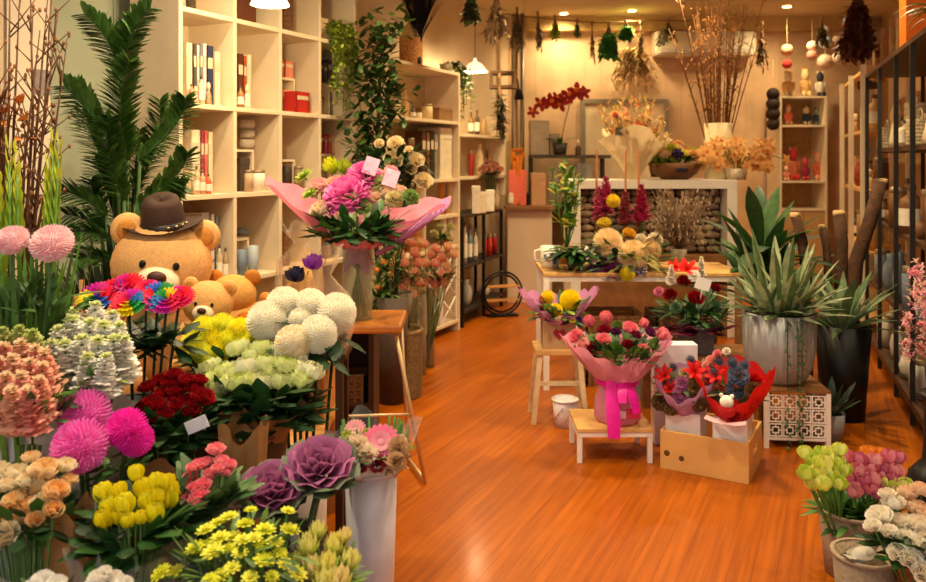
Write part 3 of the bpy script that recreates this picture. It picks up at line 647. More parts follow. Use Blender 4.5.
hanging('pale cream pampas bunch fanned on the back wall', 634, 30, 82, 9.5, 52, ('e6c88c', 'd8b878'), n=46, LW=.035, leafL=.2)
hanging('long thin dried bunch hanging right of the tall branches', 762, 22, 70, 9.3, 12, ('7a5c38', '5c4426'), n=18)
hanging('cone of dried foliage hanging above the doll shelf', 822, 18, 48, 9.0, 14, ('5a4a24', '6e5a30'), n=30, LW=.03)
hanging('large bunch of dried dark red roses hanging at the right', 858, -20, 62, 7.4, 40, ('5c1c14', '6e3a1c'), n=90, LW=.05, leafL=.1)
hanging('green and brown leaf bunch hanging above the pendant lamp', 471, -12, 24, 6.9, 18, ('3a5a24', '5a4a28'), n=30, LW=.06)
hanging('long dried stems hanging right of the pendant lamp', 497, -10, 42, 7.4, 26, ('5a4428', '6c5632'), n=22, LW=.02)
hanging('dark dried bundle tied on the wooden bracket', 500, 74, 140, 8.3, 9, ('2c2416', '3a3420'), n=30, LW=.03)
t = thing('wooden_bracket', 'small dark wooden crate bracket high on the far left wall', 'bracket', P(503, 84, 8.55))
b = MB(); b.box(-.14, .14, -.1, .1, .1, .13); b.box(-.14, .14, -.1, .1, -.05, -.02); b.box(-.14, -.11, -.1, .1, -.02, .1); b.box(.11, .14, -.1, .1, -.02, .1); b.build('frame', mat('5a3c22', .7, var=.2), t)
t = thing('desk_lamp_head', 'small black clip lamp on the service pipe', 'lamp', P(519, 96, 9.5))
b = MB(); b.lathe([(.03, .08), (.06, -.04), (.055, -.04), (.02, .07)], n=16); b.tube([(0, 0, .07), (-.02, .02, .2), (-.06, .05, .25)], .01, 6); b.build('shade', black, t)
# lamps --------------------------------------------------------------
def area_lamp(loc, e, col, size, parent=None, rot=(0, 0, 0)):
    l = bpy.data.lights.new('lamp_light', 'AREA'); l.shape = 'DISK'; l.energy = e; l.color = col; l.size = size
    o = bpy.data.objects.new('lamp_light', l); COL.objects.link(o); o.location = loc; o.rotation_euler = rot
    if parent: o.parent = parent
def spot_lamp(e, col, parent, rot=(0, 0, 0), ang=110, loc=(0, 0, -.03)):
    l = bpy.data.lights.new('lamp_light', 'SPOT'); l.energy = e; l.color = col; l.spot_size = R(ang); l.spot_blend = .9; l.shadow_soft_size = .06
    o = bpy.data.objects.new('lamp_light', l); COL.objects.link(o); o.location = loc; o.rotation_euler = rot; o.parent = parent
WARM = (1.0, .76, .42); NEUT = (1.0, .83, .56)
def pendant(label, loc, r, h, e, glow=8):
    t = thing('pendant_lamp', label, 'lamp', loc); b = MB()
    b.lathe([(r, 0), (r * .97, h * .12), (r * .5, h * .85), (r * .2, h), (.012, h * 1.4)], n=48); b.lathe([(r * .97, .002), (r * .47, h * .8), (.015, h * .95)], n=48)
    sh = b.build('shade', mat('f6e6c4', .4, var=0, emit=.9), t)
    b = MB(); b.tube([(0, 0, h), (0, 0, CEIL - loc[2])], .004, 6); b.build('cord', mat('3a3028', .6), t)
    b = MB(); b.ell((0, 0, h * .35), r * .42, r * .42, r * .36, 16, 10); b.build('bulb', mat('ffdf9c', .4, var=0, emit=glow), sh)
    l = bpy.data.lights.new('lamp_light', 'POINT'); l.energy = e; l.color = WARM; l.shadow_soft_size = .05
    o = bpy.data.objects.new('lamp_light', l); COL.objects.link(o); o.location = (0, 0, -.07); o.parent = t
A = P(475, 72, 7.94); pendant('white glass pendant lamp hanging over the aisle by the tall bookcase', A, .125, .1, 26, 30)
A = P(270, 5, 4.15); pendant('white glass pendant lamp at the top edge in front of the cube bookcase', A, .1, .09, 26)
def downlight(label, x, y, e, col=WARM, rot=(0, 0, 0), ang=120):
    t = thing('ceiling_downlight', label, 'ceiling light', (x, y, CEIL - .002))
    b = MB(); b.lathe([(.055, 0), (.07, -.004), (.07, -.012), (.055, -.014), (.05, -.004)], n=28); b.build('trim_ring', white, t)
    b = MB(); b.lathe([(.001, -.006), (.05, -.006)], n=28); b.build('lens', mat('ffe2a8', .4, var=0, emit=25), t)
    spot_lamp(e, col, t, rot, ang)
for (px, py, lb) in [(632, 10, 'round ceiling light glowing above the ivy bundles'), (787, 6, 'round ceiling light above the doll shelf'), (564, 13, 'small ceiling light at the far left of the back wall')]:
    Y = 1.75 * 800 / (160 - py); A = P(px, py, Y); downlight(lb, A.x, A.y, 70, rot=(R(8), 0, 0), ang=150)
for i, (x, y, e) in enumerate([(-1.0, 2.3, 190), (.6, 3.0, 120), (-.15, 5.0, 140), (1.3, 4.7, 165), (2.2, 2.9, 110), (2.75, 5.4, 150), (.6, 7.0, 150), (1.9, 7.4, 120), (-1.0, 3.9, 120), (3.3, 8.0, 100)]):
    downlight('ceiling light out of the picture over ' + ['the flower buckets', 'the near floor', 'the aisle', 'the pink bouquets', 'the tulip pots', 'the grey planter', 'the far aisle', 'the display table', 'the palm', 'the far shelf'][i], x, y, e, NEUT if y < 4 else WARM, ang=140)
# ---------------------------------------------------------------- white display console with stone infill
t = thing('display_console', 'white framed display console with dark stone infill in front of back wall', 'console', (.97, 7.2, 0))
Wd = 1.5
b = MB(); b.box(0, Wd, 0, .5, 1.34, 1.42); b.build('top', white, t, bevel=.004)
for x in (0, Wd - .09): b = MB(); b.box(x, x + .09, 0, .5, 0, 1.339); b.build('side_panel', white, t, bevel=.004)
b = MB(); b.box(.091, Wd - .091, .001, .5, .0, .74); b.build('base_cabinet', mat('8a5e34', .6, var=.25, scale=10), t, bevel=.004)
b = MB()
for r_ in range(9):
    x = .1
    while x < Wd - .14:
        w = ru(.07, .16); w = min(w, Wd - .1 - x); z = .75 + r_ * .065
        b.ell((x + w / 2, .17, z + .03), w / 2, .05 * ru(.7, 1.2), .033, 10, 7, int(ru(0, 3)), .05); x += w
b.build('stone_infill', [mat('86705a', .9, var=.4, scale=20, bump=.4), mat('6a5a4a', .9, var=.4, scale=20), mat('a08c70', .9, var=.3, scale=20)], t)
b = MB(); b.box(.09, Wd - .09, .2, .25, .74, 1.34); b.build('inner_back', mat('4a3a2c', .8), t)
ZT = 1.421
# tall cream cylinder with branches
A = P(718, 0, 7.45); t = thing('cylinder_vase', 'tall cream cylinder vase on the white console', 'vase', (A.x, 7.45, ZT)); b = MB()
b.lathe([(.001, 0), (.125, 0), (.125, .52), (.115, .52), (.115, .04), (.001, .04)], n=32); b.build('body', mat('e8d0a0', .5, var=.04), t)
for i in range(36):
    a = ru(0, 6.28); lean = ru(.02, .34) if i > 8 else ru(.02, .1); L = ru(1.25, 1.68); x, y = lean * math.cos(a) * 1.25, lean * math.sin(a) * .7; b = MB()
    q = [(.05 * math.cos(a) + x * f ** 1.2, .05 * math.sin(a) + y * f ** 1.2, .06 + L * f) for f in (0, .25, .5, .75, 1)]
    b.tube(q, [.0065, .006, .005, .004, .002], 5)
    for k in range(14):
        f = ru(.35, .98); j = min(3, int(f * 4)); g = f * 4 - j; p = Vector(q[j]).lerp(Vector(q[j + 1]), g)
        e = Vector((ru(-.05, .05), ru(-.05, .05), ru(.02, .09))); b.tube([p, p + e], .002, 4); b.ell(p + e, .007, .007, .01, 6, 4, 1)
    o = b.build('dried_branch', [mat('7a4a20', .7, var=.2), mat('c98a44', .7)], None, (A.x, 7.45, ZT)); tag(o, 'tall thin brown twig with buds in the cream cylinder vase', 'branch', 'tall twigs in the cream cylinder vase')
# basket of flowers on console
c = P(675, 170, 7.4); t = thing('flower_basket', 'shallow wooden bowl of mixed flowers with dark ribbon on the white console', 'flower basket', (c.x, 7.4, ZT)); b = MB()
b.lathe([(.001, 0), (.12, 0), (.2, .06), (.25, .15), (.24, .15), (.19, .07), (.001, .02)], n=32); b.build('bowl', mat('7a4e28', .6, var=.2), t)
b = MB(); b.box(-.05, .05, -.25, -.23, .07, .11); b.build('ribbon', mat('23203a', .4), t, bevel=.005)
b = MB(); leaves(b, (0, 0, .16), 70, .2, .12, .05, 0, 70, -20, 0, .3, 2); b.build('foliage', [leafm(G1), leafm(G4)], t)
FB = [('cluster', 'e8b878'), ('cluster', 'c9c040'), ('rose', 'e8c89c'), ('berry', '3a2050'), ('daisy', 'c8b83c'), ('rose', 'd8a070')]
for i in range(22):
    a = i * 2.4; r_ = .2 * math.sqrt((i + .5) / 22); k = FB[i % 6]; inst(head(k[0], k[1], k[1]), 'bloom', t, (r_ * math.cos(a), r_ * math.sin(a), .2 + .12 * (1 - r_ / .2) + ru(0, .03)), sc=ru(.045, .06), q=aim((r_ * math.cos(a) * 3, r_ * math.sin(a) * 3 - .3, 1)))
putp('vase', 648, 664, 129, 177, 7.62, '3a1410', 'dark maroon jug behind the flower bowl on the console')
# dried bouquet in cream paper
base = P(633, 178, 7.35); t = thing('dried_bouquet', 'tall dried flower bouquet in a cream paper cone on the white console', 'bouquet', (base.x, 7.35, ZT))
sleeve(t, .0, .42, .05, .3, mat('ecd6a8', .8, var=.06, trans=.3), wav=.15, pts=5, tipz=.07)
b = MB()
for i in range(70):
    a = ru(0, 6.28); r_ = .36 * math.sqrt(rnd()); L = ru(.45, .82) * (1 - r_ * .4); x, y = r_ * math.cos(a), r_ * math.sin(a) * .5
    b.tube([(0, 0, .02), (x * .45, y * .45, L * .5), (x, y, L)], .003, 4, 0)
    for k in range(8): f = ru(.6, 1); b.petal((x * f, y * f, L * f), ru(0, 6), ru(.03, .08), .02, ru(0, 80), -10, 2, .2, .3, .5, 1 + i % 4)
b.build('dried_stems', [mat('a07838', .8), pet('d8b060'), pet('b8a048'), pet('e08a60'), pet('ecd8a0')], t)
b = MB(); b.box(-.2, -.1, -.2, -.19, .4, .47); b.build('card', mat('5a5a40', .6), t)
for i in range(12): inst(head('cluster', 'e8c890' if i % 3 else 'd86a50'), 'bloom', t, (ru(-.28, .28), ru(-.2, 0), ru(.36, .6)), sc=ru(.03, .05), q=aim((ru(-1, 1), -.6, 1)))
# peach orchids
c = P(742, 152, 7.3); t = thing('orchid_arrangement', 'large spray of peach orchid blooms right of the cream cylinder vase', 'orchid', (c.x - .05, 7.3, ZT)); b = MB()
b.lathe([(.001, 0), (.08, 0), (.1, .1), (.09, .1), (.07, .02)], n=24); b.build('pot', mat('d8c8a8', .5), t); b = MB()
for i in range(80):
    u, w_ = ru(-1, 1), ru(-1, 1)
    if u * u + w_ * w_ > 1: u *= .6; w_ *= .6
    p = Vector((u * .4 + .03, ru(-.12, .1) - .05, .22 + w_ * .17))
    inst(head('cymbid', 'eec078' if i % 3 else 'e0a860', 'd88048'), 'bloom', t, p, sc=ru(.05, .068), q=aim((u * .5, -1, w_ * .4 + .3)))
    if i % 4 == 0: b.tube([(0, 0, .05), (p.x * .4, p.y * .4, .26), p], .003, 4)
b.build('stems', leafm('6a6a34'), t)
# ---------------------------------------------------------------- doll shelf at the back right
t = thing('doll_cabinet', 'cream open cabinet of toys against the back wall', 'cabinet', (3.73, 9.42, 0)); w = .56
for x in (0, w - .025): b = MB(); b.box(x, x + .025, 0, .4, 0, 2.33); b.build('side_panel', cream, t)
for z in (1.0, 1.33, 1.99, 2.33): b = MB(); b.box(0 if z > 2.3 else .0255, w if z > 2.3 else w - .0255, 0, .4, z, z + .025); b.build('shelf_board', cream, t)
b = MB(); b.box(.0255, w - .0255, .38, .4, 0, 2.33); b.build('back_panel', mat('b98e58', .7), t)
for x in (.028, .285): b = MB(); b.box(x, x + .247, .005, .025, .03, .99); b.build('door', mat('c09660', .6, var=.12, scale=6), t)
def doll(label, px, yt, yb, Y, c1, c2, wpx=9):
    a = P(px, yb, Y); h = (yb - yt) / FOC * Y; r = wpx / FOC * Y / 2; t = thing('soft_toy', label, 'soft toy', a, 0); m = mat(c1, .9, var=.15, bump=.4); m2 = mat(c2, .9, var=.15)
    b = MB(); b.ell((0, 0, h * .33), r * .8, r * .7, h * .33, 14, 9); b.build('body', m, t); b = MB(); b.ell((0, -.005, h * .78), r * .62, r * .6, h * .22, 14, 9); b.build('head', m2, t)
    for q in (-1, 1):
        b = MB(); b.ell((q * r * .75, -r * .2, h * .42), r * .3, r * .3, h * .16, 10, 7); b.build('arm', m, t)
        b = MB(); b.ell((q * r * .45, -r * .6, h * .1), r * .34, r * .5, h * .1, 10, 7); b.build('leg', m2, t)
        b = MB(); b.ell((q * r * .45, 0, h * .97), r * .2, r * .12, h * .07, 8, 6); b.build('ear', m, t)
zb = lambda z, Y: 160 - (z - EYE) * FOC / Y
for a in [('coral soft toy on the middle cabinet shelf', 788, 104, zb(2.018, 9.6), 9.6, 'd86a50', 'e8b088'), ('navy soft toy sitting on the middle cabinet shelf', 806, 106, zb(2.018, 9.6), 9.6, '2c3448', 'd8c8a0'), ('grey and navy soft toy at the right of the middle cabinet shelf', 817, 108, zb(2.018, 9.62), 9.62, '3a4454', '9aa090'),
          ('large cream soft toy sitting on top of the cabinet', 788, 71, zb(2.358, 9.6), 9.6, 'e0b070', 'f0d8a8', 13), ('tan soft toy with blue scarf on top of the cabinet', 805, 69, zb(2.358, 9.6), 9.6, 'd8a864', 'e8cc90', 12), ('white soft toy with dark hat on top of the cabinet', 820, 72, zb(2.358, 9.6), 9.6, 'e8dcc0', '3a3a44', 11),
          ('red hatted soft toy on the lower cabinet shelf', 793, 148, zb(1.358, 9.62), 9.62, 'd87a58', 'c83838', 13), ('maroon soft toy on the lower cabinet shelf', 805, 158, zb(1.358, 9.5), 9.5, '8a2438', 'b83a4a', 9), ('coral soft toy with white flower on the lower cabinet shelf', 818, 152, zb(1.358, 9.6), 9.6, 'd86848', 'e0a07a', 12), ('small pink soft toy at the front of the lower cabinet shelf', 786, 166, zb(1.358, 9.48), 9.48, 'd8886a', 'e8b89a', 7)]: doll(*a)
def garland(label, px, y0, ys, Y, cols, rs):
    top = P(px, y0, Y); t = thing('ball_garland', label, 'garland', top); b = MB(); b.tube([(0, 0, 0), (0, 0, -(ys[-1] - y0) / FOC * Y)], .004, 5); b.build('string', mat('b89a6a', .8), t)
    for i, y in enumerate(ys): b = MB(); b.ell((0, 0, -(y - y0) / FOC * Y), rs[i], rs[i], rs[i], 16, 10, 0, .02); b.build('ball', mat(cols[i], .8, var=.2, bump=.3), t)
garland('hanging string of cream, red and pink balls left of the dangling ornaments', 787, 17, [50, 64], 9.35, ['e0a880', 'd83a30'], [.07, .055])
garland('hanging string of white and pink ornament balls above the cabinet', 812, 20, [46, 55], 9.3, ['e8d0b8', 'd8907a'], [.06, .06])
garland('hanging string of pearl and blue ornament balls above the cabinet', 825, 16, [29, 42, 62], 9.25, ['f0f0e8', 'a8c0c8', 'e0c0a0'], [.045, .075, .09])
garland('hanging string of beige ornament balls by the dried roses', 838, 22, [40, 58], 9.2, ['c9a888', 'e8d0b0'], [.06, .07])
garland('dark fluffy tassel garland left of the cabinet', 773, 60, [94, 104, 114, 124], 9.4, ['2c1c12', '33221a', '2c1c12', '33221a'], [.075, .08, .08, .075])
# ---------------------------------------------------------------- light wooden open shelf on the right
WB = Vector((3.54, 7.12, 0)); t = thing('open_wooden_shelf', 'pale wooden open shelf frame beyond the black rack on the right', 'shelf', WB, RZR)
for s in (0, 1.0, 1.95):
    for d in (0, -.36): b = MB(); b.box(s, s + .045, d - .045, d, 0, 2.45); b.build('post', cream, t)
for z in (.15, .75, 1.3, 1.85, 2.41): b = MB(); b.box(.0, 2.0, -.36, -.0455, z, z + .03); b.build('shelf_board', palewood, t)
for i in range(16):
    z = [.78, 1.33, 1.88][i % 3]; s = .15 + .38 * (i // 3); k = ['vase', 'jar', 'bottle', 'cage', 'figure'][i % 5]
    put(k, *(WB + RU * s + RW * (.13 + .05 * (i % 2)))[:2], z + .002, ru(.1, .16), ru(.18, .34), ['a8743c', '6c4a2a', 'cfa468', '8c3a20', 'd8bc88', '4a3a24', 'b89058'][i % 7], ['brown', 'dark', 'tan', 'rust', 'cream', 'charcoal', 'gold'][i % 7] + ' ' + {'vase': 'vase', 'jar': 'jar', 'bottle': 'bottle', 'cage': 'basket', 'figure': 'figure'}[k] + ' on the pale wooden shelf, ' + ['lower', 'middle', 'upper'][i % 3] + ' board, ' + ['nearest the black rack', 'second along', 'midway', 'past the middle post', 'towards the back', 'at the far end'][i // 3], rz=RZR)
# ---------------------------------------------------------------- black rack on the right
RKB = RB - RU * .55
t = thing('black_display_rack', 'long black metal display rack along the right wall', 'display rack', RKB, RZR); KL = 3.2
for s in (0, 1.0, 1.62, 2.4, 3.165):
    for d in (0, -.42): b = MB(); b.box(s, s + .028, d - .028, d, 0, 2.3); b.build('post', mat('2a2722', .5, .2, .1), t)
for z in (.1, .55, 1.08, 1.66, 2.301): b = MB(); b.box(0, KL, -.455, 0, z, z + .03) if z > 2.2 else b.box(0, KL, -.4185, -.0355, z, z + .03); b.build('shelf_board', mat('4a2e1c', .5, var=.25, scale=8), t)
b = MB(); b.box(0, KL, -.034, -.001, .1, .15); b.build('front_rail', mat('4a2e1c', .5, var=.25, scale=8), t)
kinds = ['vase', 'bottle', 'jar', 'vase', 'figure', 'cup', 'jar', 'cage', 'bottle']
cl = [('white', 'e6ddcc'), ('clear grey', 'a8aaa4'), ('ivory', 'dccaa6'), ('brown', '7a5230'), ('slate blue', '7a8690'), ('cream', 'e8d4ac'), ('amber', 'b4793c'), ('pearl', 'cfc8bc')]
pos = ['nearest the door', 'second along', 'third along', 'fourth along', 'fifth along', 'sixth along', 'seventh along', 'eighth along', 'ninth along', 'tenth along', 'eleventh along', 'at the far end', 'beyond the last post']
i = 0
for lv, z in (('lowest', .131), ('second', .581), ('middle', 1.111), ('upper', 1.691)):
    s = .3; j = 0
    while s < 3.0 and j < 13:
        wd = ru(.1, .17)
        if any(abs(s - q) < .0 for q in (1,)): s += .1
        k = kinds[(i * 5 + j) % 9]; c = cl[(i * 3 + j * 5) % 8]
        nm = {'vase': 'vase', 'jar': 'jar', 'bottle': 'bottle', 'cage': 'basket', 'figure': 'figurine', 'cup': 'cup'}[k]
        L = RKB + RU * s + RW * (.1 + .08 * (j % 2))
        put(k, L.x, L.y, z + .001, wd if k != 'cup' else .09, ru(.14, .36) if k != 'cup' else .1, c[1], '%s %s on the %s board of the black rack, %s' % (c[0], nm, lv, pos[j]), rz=RZR)
        s += wd + ru(.06, .12); j += 1; i += 1
for q, (px, y, r_) in enumerate([(879, 26, .055), (888, 20, .06), (897, 14, .06), (903, 6, .05)]):
    s = s_at(px, .2, RB, RU, RW); L = RB + RU * s + RW * .2; glass_vase('tall clear cylinder vase on top of the black rack, ' + ['farthest', 'second farthest', 'second nearest', 'nearest the orange box'][q], (L.x, L.y, 2.333), r_, .42, col='f0dcb4')
s = s_at(921, .12, RB, RU, RW); L = RB + RU * (s + .1) + RW * .15; put('box', L.x, L.y, 2.333, .26, .45, 'f07a12', 'bright orange box on top of the black rack', rz=RZR, depth=.24)
s = s_at(868, .2, RB, RU, RW); L = RB + RU * s + RW * .2
putx = put('cage', L.x, L.y, 2.333, .2, .2, '5a4028', 'dark brown basket at the far end on top of the black rack', rz=RZR)
# ================================================================ MIDDLE GROUND, RIGHT OF THE AISLE
wm = mat('f0e8da', .45, var=.03)
# long white framed table
t = thing('display_table', 'white metal framed table with wooden top behind the pink bouquet', 'table', (.56, 5.55, 0))
b = MB(); b.box(0, 1.4, 0, .6, .79, .815); b.build('tabletop', palewood, t, bevel=.003)
b = MB(); b.box(0.02, 1.38, .01, .04, .755, .789); b.box(0.02, 1.38, .56, .59, .755, .789); b.build('frame', wm, t)
for x in (.0, 1.34):
    for y in (.005, .555): b = MB(); b.box(x, x + .04, y, y + .04, 0, .789); b.build('leg', wm if x < 1 else mat('8a6238', .6), t)
ZL = .816
# things below / beside the table
def wicker(label, x, y, z, wx, wy, h, col='9a6c3a', rz=0):
    t = thing('wicker_basket', label, 'basket', (x, y, z), rz); b = MB()
    n = int(h / .022)
    for k in range(n):
        zz = k * h / n
        for (x0, x1, y0, y1) in ((-wx / 2, wx / 2, -wy / 2, -wy / 2 + .012), (-wx / 2, wx / 2, wy / 2 - .012, wy / 2), (-wx / 2, -wx / 2 + .012, -wy / 2, wy / 2), (wx / 2 - .012, wx / 2, -wy / 2, wy / 2)):
            o = .003 * (k % 2); b.box(x0 - o, x1 + o, y0 - o, y1 + o, zz, zz + h / n * .85)
    b.box(-wx / 2 + .01, wx / 2 - .01, -wy / 2 + .01, wy / 2 - .01, 0, .01)
    b.build('woven_body', mat(col, .85, var=.35, scale=70, bump=.5), t)
    for q in range(5):
        b = MB(); x = -wx / 2 + wx * (q + .5) / 5; b.box(x - .008, x + .008, -wy / 2 - .008, -wy / 2 - .003, 0, h); b.build('upright', mat('7a5028', .8), t)
    return t
wicker('slatted wicker basket on the floor under the display table', 1.08, 5.85, 0, .42, .4, .5)
wicker('darker wicker basket on the floor at the right under the display table', 1.55, 5.85, 0, .36, .36, .5, '6a4424')
put('box', 1.22, 5.38, 0, .2, .46, '7c7a78', 'tall grey box in front of the wicker baskets', depth=.16)
# patterned mug
c = P(550, 268, 5.85); t = thing('mug', 'white mug with blue flower pattern at the left end of the display table', 'mug', (c.x, 5.85, ZL)); b = MB()
b.lathe([(.001, 0), (.055, 0), (.068, .02), (.072, .155), (.067, .155), (.062, .02), (.001, .01)], n=32); b.build('body', mat('ece4d6', .3, var=.02), t)
b = MB(); b.tube([(-.07, 0, .13), (-.11, 0, .12), (-.115, 0, .06), (-.068, 0, .035)], .008, 8); b.build('handle', mat('ece4d6', .3, var=.02), t)
for (a, z, r_, c_) in [(-1.5, .1, .018, '2c3a5c'), (-1.1, .085, .022, '3a4868'), (-1.9, .06, .016, 'c8683c'), (-1.2, .045, .02, '4a5a7a'), (-2.2, .09, .014, '5a6a88')]:
    b = MB(); M = Matrix.Translation((.071 * math.cos(a), .071 * math.sin(a), z)) @ Matrix.Rotation(a + PI / 2, 4, 'Z') @ Matrix.Rotation(PI / 2, 4, 'X')
    for q in range(5): b.petal((0, 0, 0), q * 1.257, r_, r_ * .8, 2, 0, 2, 0, .6, .4, 0, M=M)
    b.build('painted_flower', mat(c_, .4, var=.1), t)
# trailing green orchid-like plant left (tall green/yellow sprays)
base = Vector((.78, 6.05, ZL)); t = thing('green_plant', 'tall green plant with yellow-green flower sprays at the left of the white console', 'plant', base); b = MB()
b.lathe([(.001, 0), (.06, 0), (.075, .13), (.065, .13), (.05, .02)], n=20); b.build('pot', mat('7a5a34', .7), t); b = MB()
for i in range(16):
    a = ru(0, 6.28); x = ru(-.12, .1); L = ru(.45, .8); b.tube([(0, 0, .1), (x * .5, -.02, L * .5), (x, ru(-.1, .1), L)], .004, 4)
    for k in range(9): f = ru(.3, 1); b.petal((x * f, ru(-.06, .06), .1 + L * f * .9), ru(0, 6), ru(.06, .1), .05, ru(-20, 60), -20, 2, .2, .4, .5, 1 + (k + (f > .6)) % 3)
b.build('foliage', [leafm(G2), leafm(G2), leafm('5f8a2e'), pet('d6cc50')], t)
base = Vector((.80, 5.7, ZL)); t = thing('leafy_plant', 'low dark leafy plant spilling over the front edge of the display table', 'plant', base); b = MB()
b.lathe([(.001, 0), (.05, 0), (.065, .09), (.055, .09), (.04, .02)], n=20); b.build('pot', mat('4a3a28', .7), t); b = MB()
for i in range(60):
    a = ru(-PI, 0) if i % 3 else ru(0, PI); b.petal((.02 * math.cos(a), .02 * math.sin(a), .09), a, ru(.16, .27), .05, ru(10, 50), ru(-90, -40), 5, .2, .2, .4, i % 2)
b.build('foliage', [leafm(G1), leafm(G3)], t)
# mixed arrangement with large cream mums
base = P(622, 0, 5.8); base.z = ZL
t = thing('flower_arrangement', 'wide low arrangement of cream chrysanthemums, purple kale and tall magenta stocks on the display table', 'flower arrangement', base); b = MB()
b.lathe([(.001, 0), (.13, 0), (.18, .07), (.17, .07), (.12, .02)], n=24); b.build('bowl', mat('5a5a60', .5), t); b = MB()
leaves(b, (0, 0, .12), 120, .2, .2, .05, -15, 60, -40, 0, .3, 3); leaves(b, (0, -.1, .06), 40, .3, .22, .04, -10, 20, -30, 1, .2, 2); b.build('foliage', [leafm(G1), leafm(G3), leafm('7a7a30')], t)
for (k, c1, c2, px, py, Y, s, ax, nm) in [('mum', 'f4ddb0', 'e8c890', 608, 243, 5.68, .105, 0, 'chrysanthemum'), ('mum', 'f6dfae', 'e8c890', 633, 256, 5.6, .11, 0, 'chrysanthemum'), ('mum', 'f2d8a8', 'e6c48c', 649, 250, 5.72, .085, 0, 'chrysanthemum'),
    ('kale', '8a3a70', 'a8a890', 611, 266, 5.62, .1, 0, 'ornamental_kale'), ('ball', 'e6d41c', 'f0e040', 627, 274, 5.5, .05, 0, 'yellow_bloom'), ('ball', 'e8cc28', 'f0dc3c', 613, 201, 5.8, .05, 0, 'yellow_bloom'), ('rose', 'e6d04c', 'd8c048', 604, 222, 5.75, .06, 0, 'yellow_bloom'), ('rose', 'e8b838', 'd8a830', 629, 232, 5.72, .055, 0, 'yellow_bloom'),
    ('spike', 'c03a6c', 'a02858', 606, 196, 5.85, .13, 1, 'stock_spike'), ('spike', 'b02a50', '901c40', 641, 204, 5.82, .13, 1, 'stock_spike'), ('spike', 'a84850', '8a3038', 625, 208, 5.85, .11, 1, 'stock_spike'), ('spike', 'c85a7c', 'b04064', 599, 205, 5.85, .12, 1, 'stock_spike'),
    ('lily', 'f0e0d0', 'e8c8b0', 588, 256, 5.62, .08, 0, 'lily'), ('lily', 'f0d8d0', 'e8c8c0', 594, 262, 5.6, .06, 0, 'lily'), ('cluster', 'f2e6cc', 'e0d0b0', 655, 240, 5.75, .06, 0, 'filler_bloom'), ('cluster', 'f2e6cc', 'e0d0b0', 641, 240, 5.75, .05, 0, 'filler_bloom'), ('cluster', '6a4a80', '8a5a90', 594, 269, 5.62, .05, 0, 'filler_bloom'), ('cluster', 'f0e8dc', '7a5a8c', 640, 271, 5.56, .05, 0, 'filler_bloom')]:
    w = P(px, py, Y) - base; inst(head(k, c1, c2), nm, t, w, sc=s, q=aim((0, 0, 1) if ax else (w.x * 1.2, -.55, .8)))
b = MB()
for px in (596, 625, 638):
    b.tube([(0, 0, .1), tuple((P(px, 230, 5.85) - base)), tuple((P(px + 1, 150, 5.9) - base))], .008, 6)
for px in (606, 641, 625, 599): b.tube([(0, 0, .1), tuple(P(px, 215, 5.85) - base)], .005, 5)
b.build('bare_stems', mat('8a4a20', .7), t)
# airy grey-brown filler
base = Vector((1.62, 6.0, ZL)); t = thing('dried_arrangement', 'airy bundle of grey-brown dried stems in front of the stone infill', 'dried flowers', base); b = MB()
b.lathe([(.001, 0), (.05, 0), (.06, .12), (.05, .12), (.04, .02)], n=20); b.build('pot', mat('8a7c68', .6), t); b = MB()
for i in range(110):
    a = ru(0, 6.28); r_ = .3 * math.sqrt(rnd()); L = ru(.25, .58); x, y = r_ * math.cos(a), r_ * math.sin(a) * .5; b.tube([(0, 0, .1), (x * .4, y * .4, L * .55), (x, y, L)], .0022, 4)
    for k in range(5): b.petal((x * ru(.6, 1), y, L * ru(.6, 1)), ru(0, 6), .03, .018, ru(0, 80), 0, 1, .2, .5, .5, 1)
b.build('dried_stems', [mat('6a4e34', .8), pet('a89078')], t)
# red rose arrangement in grey pot on bench
t = thing('low_bench', 'low brown wooden bench carrying the grey pot of red roses', 'bench', (1.16, 4.86, 0))
b = MB(); b.box(0, .72, 0, .36, .37, .4); b.build('seat', mat('8a5a2e', .5, var=.25, scale=10), t, bevel=.004)
for x in (.0, .66):
    for y in (.01, .29): b = MB(); b.box(x, x + .06, y, y + .06, 0, .369); b.build('leg', mat('7a4e28', .5, var=.25, scale=10), t)
base = P(695, 0, 5.0); base.z = .401; t = thing('rose_arrangement', 'arrangement of dark red roses, red lily and white stock in a grey pot', 'flower arrangement', base); b = MB()
b.box(-.09, .09, -.09, .09, 0, .16); b.build('pot', mat('6c6e74', .6, bump=.2), t, bevel=.006)
b = MB(); leaves(b, (0, 0, .24), 150, .17, .14, .045, -20, 70, -30, 0, .5, 3); b.build('foliage', [leafm(G3), leafm(G1), leafm('2c4a24')], t)
b = MB(); leaves(b, (0, 0, .15), 22, .12, .18, .12, -5, 30, -10, 0, .2, 1); b.build('tissue_collar', pet('7a2a50'), t)
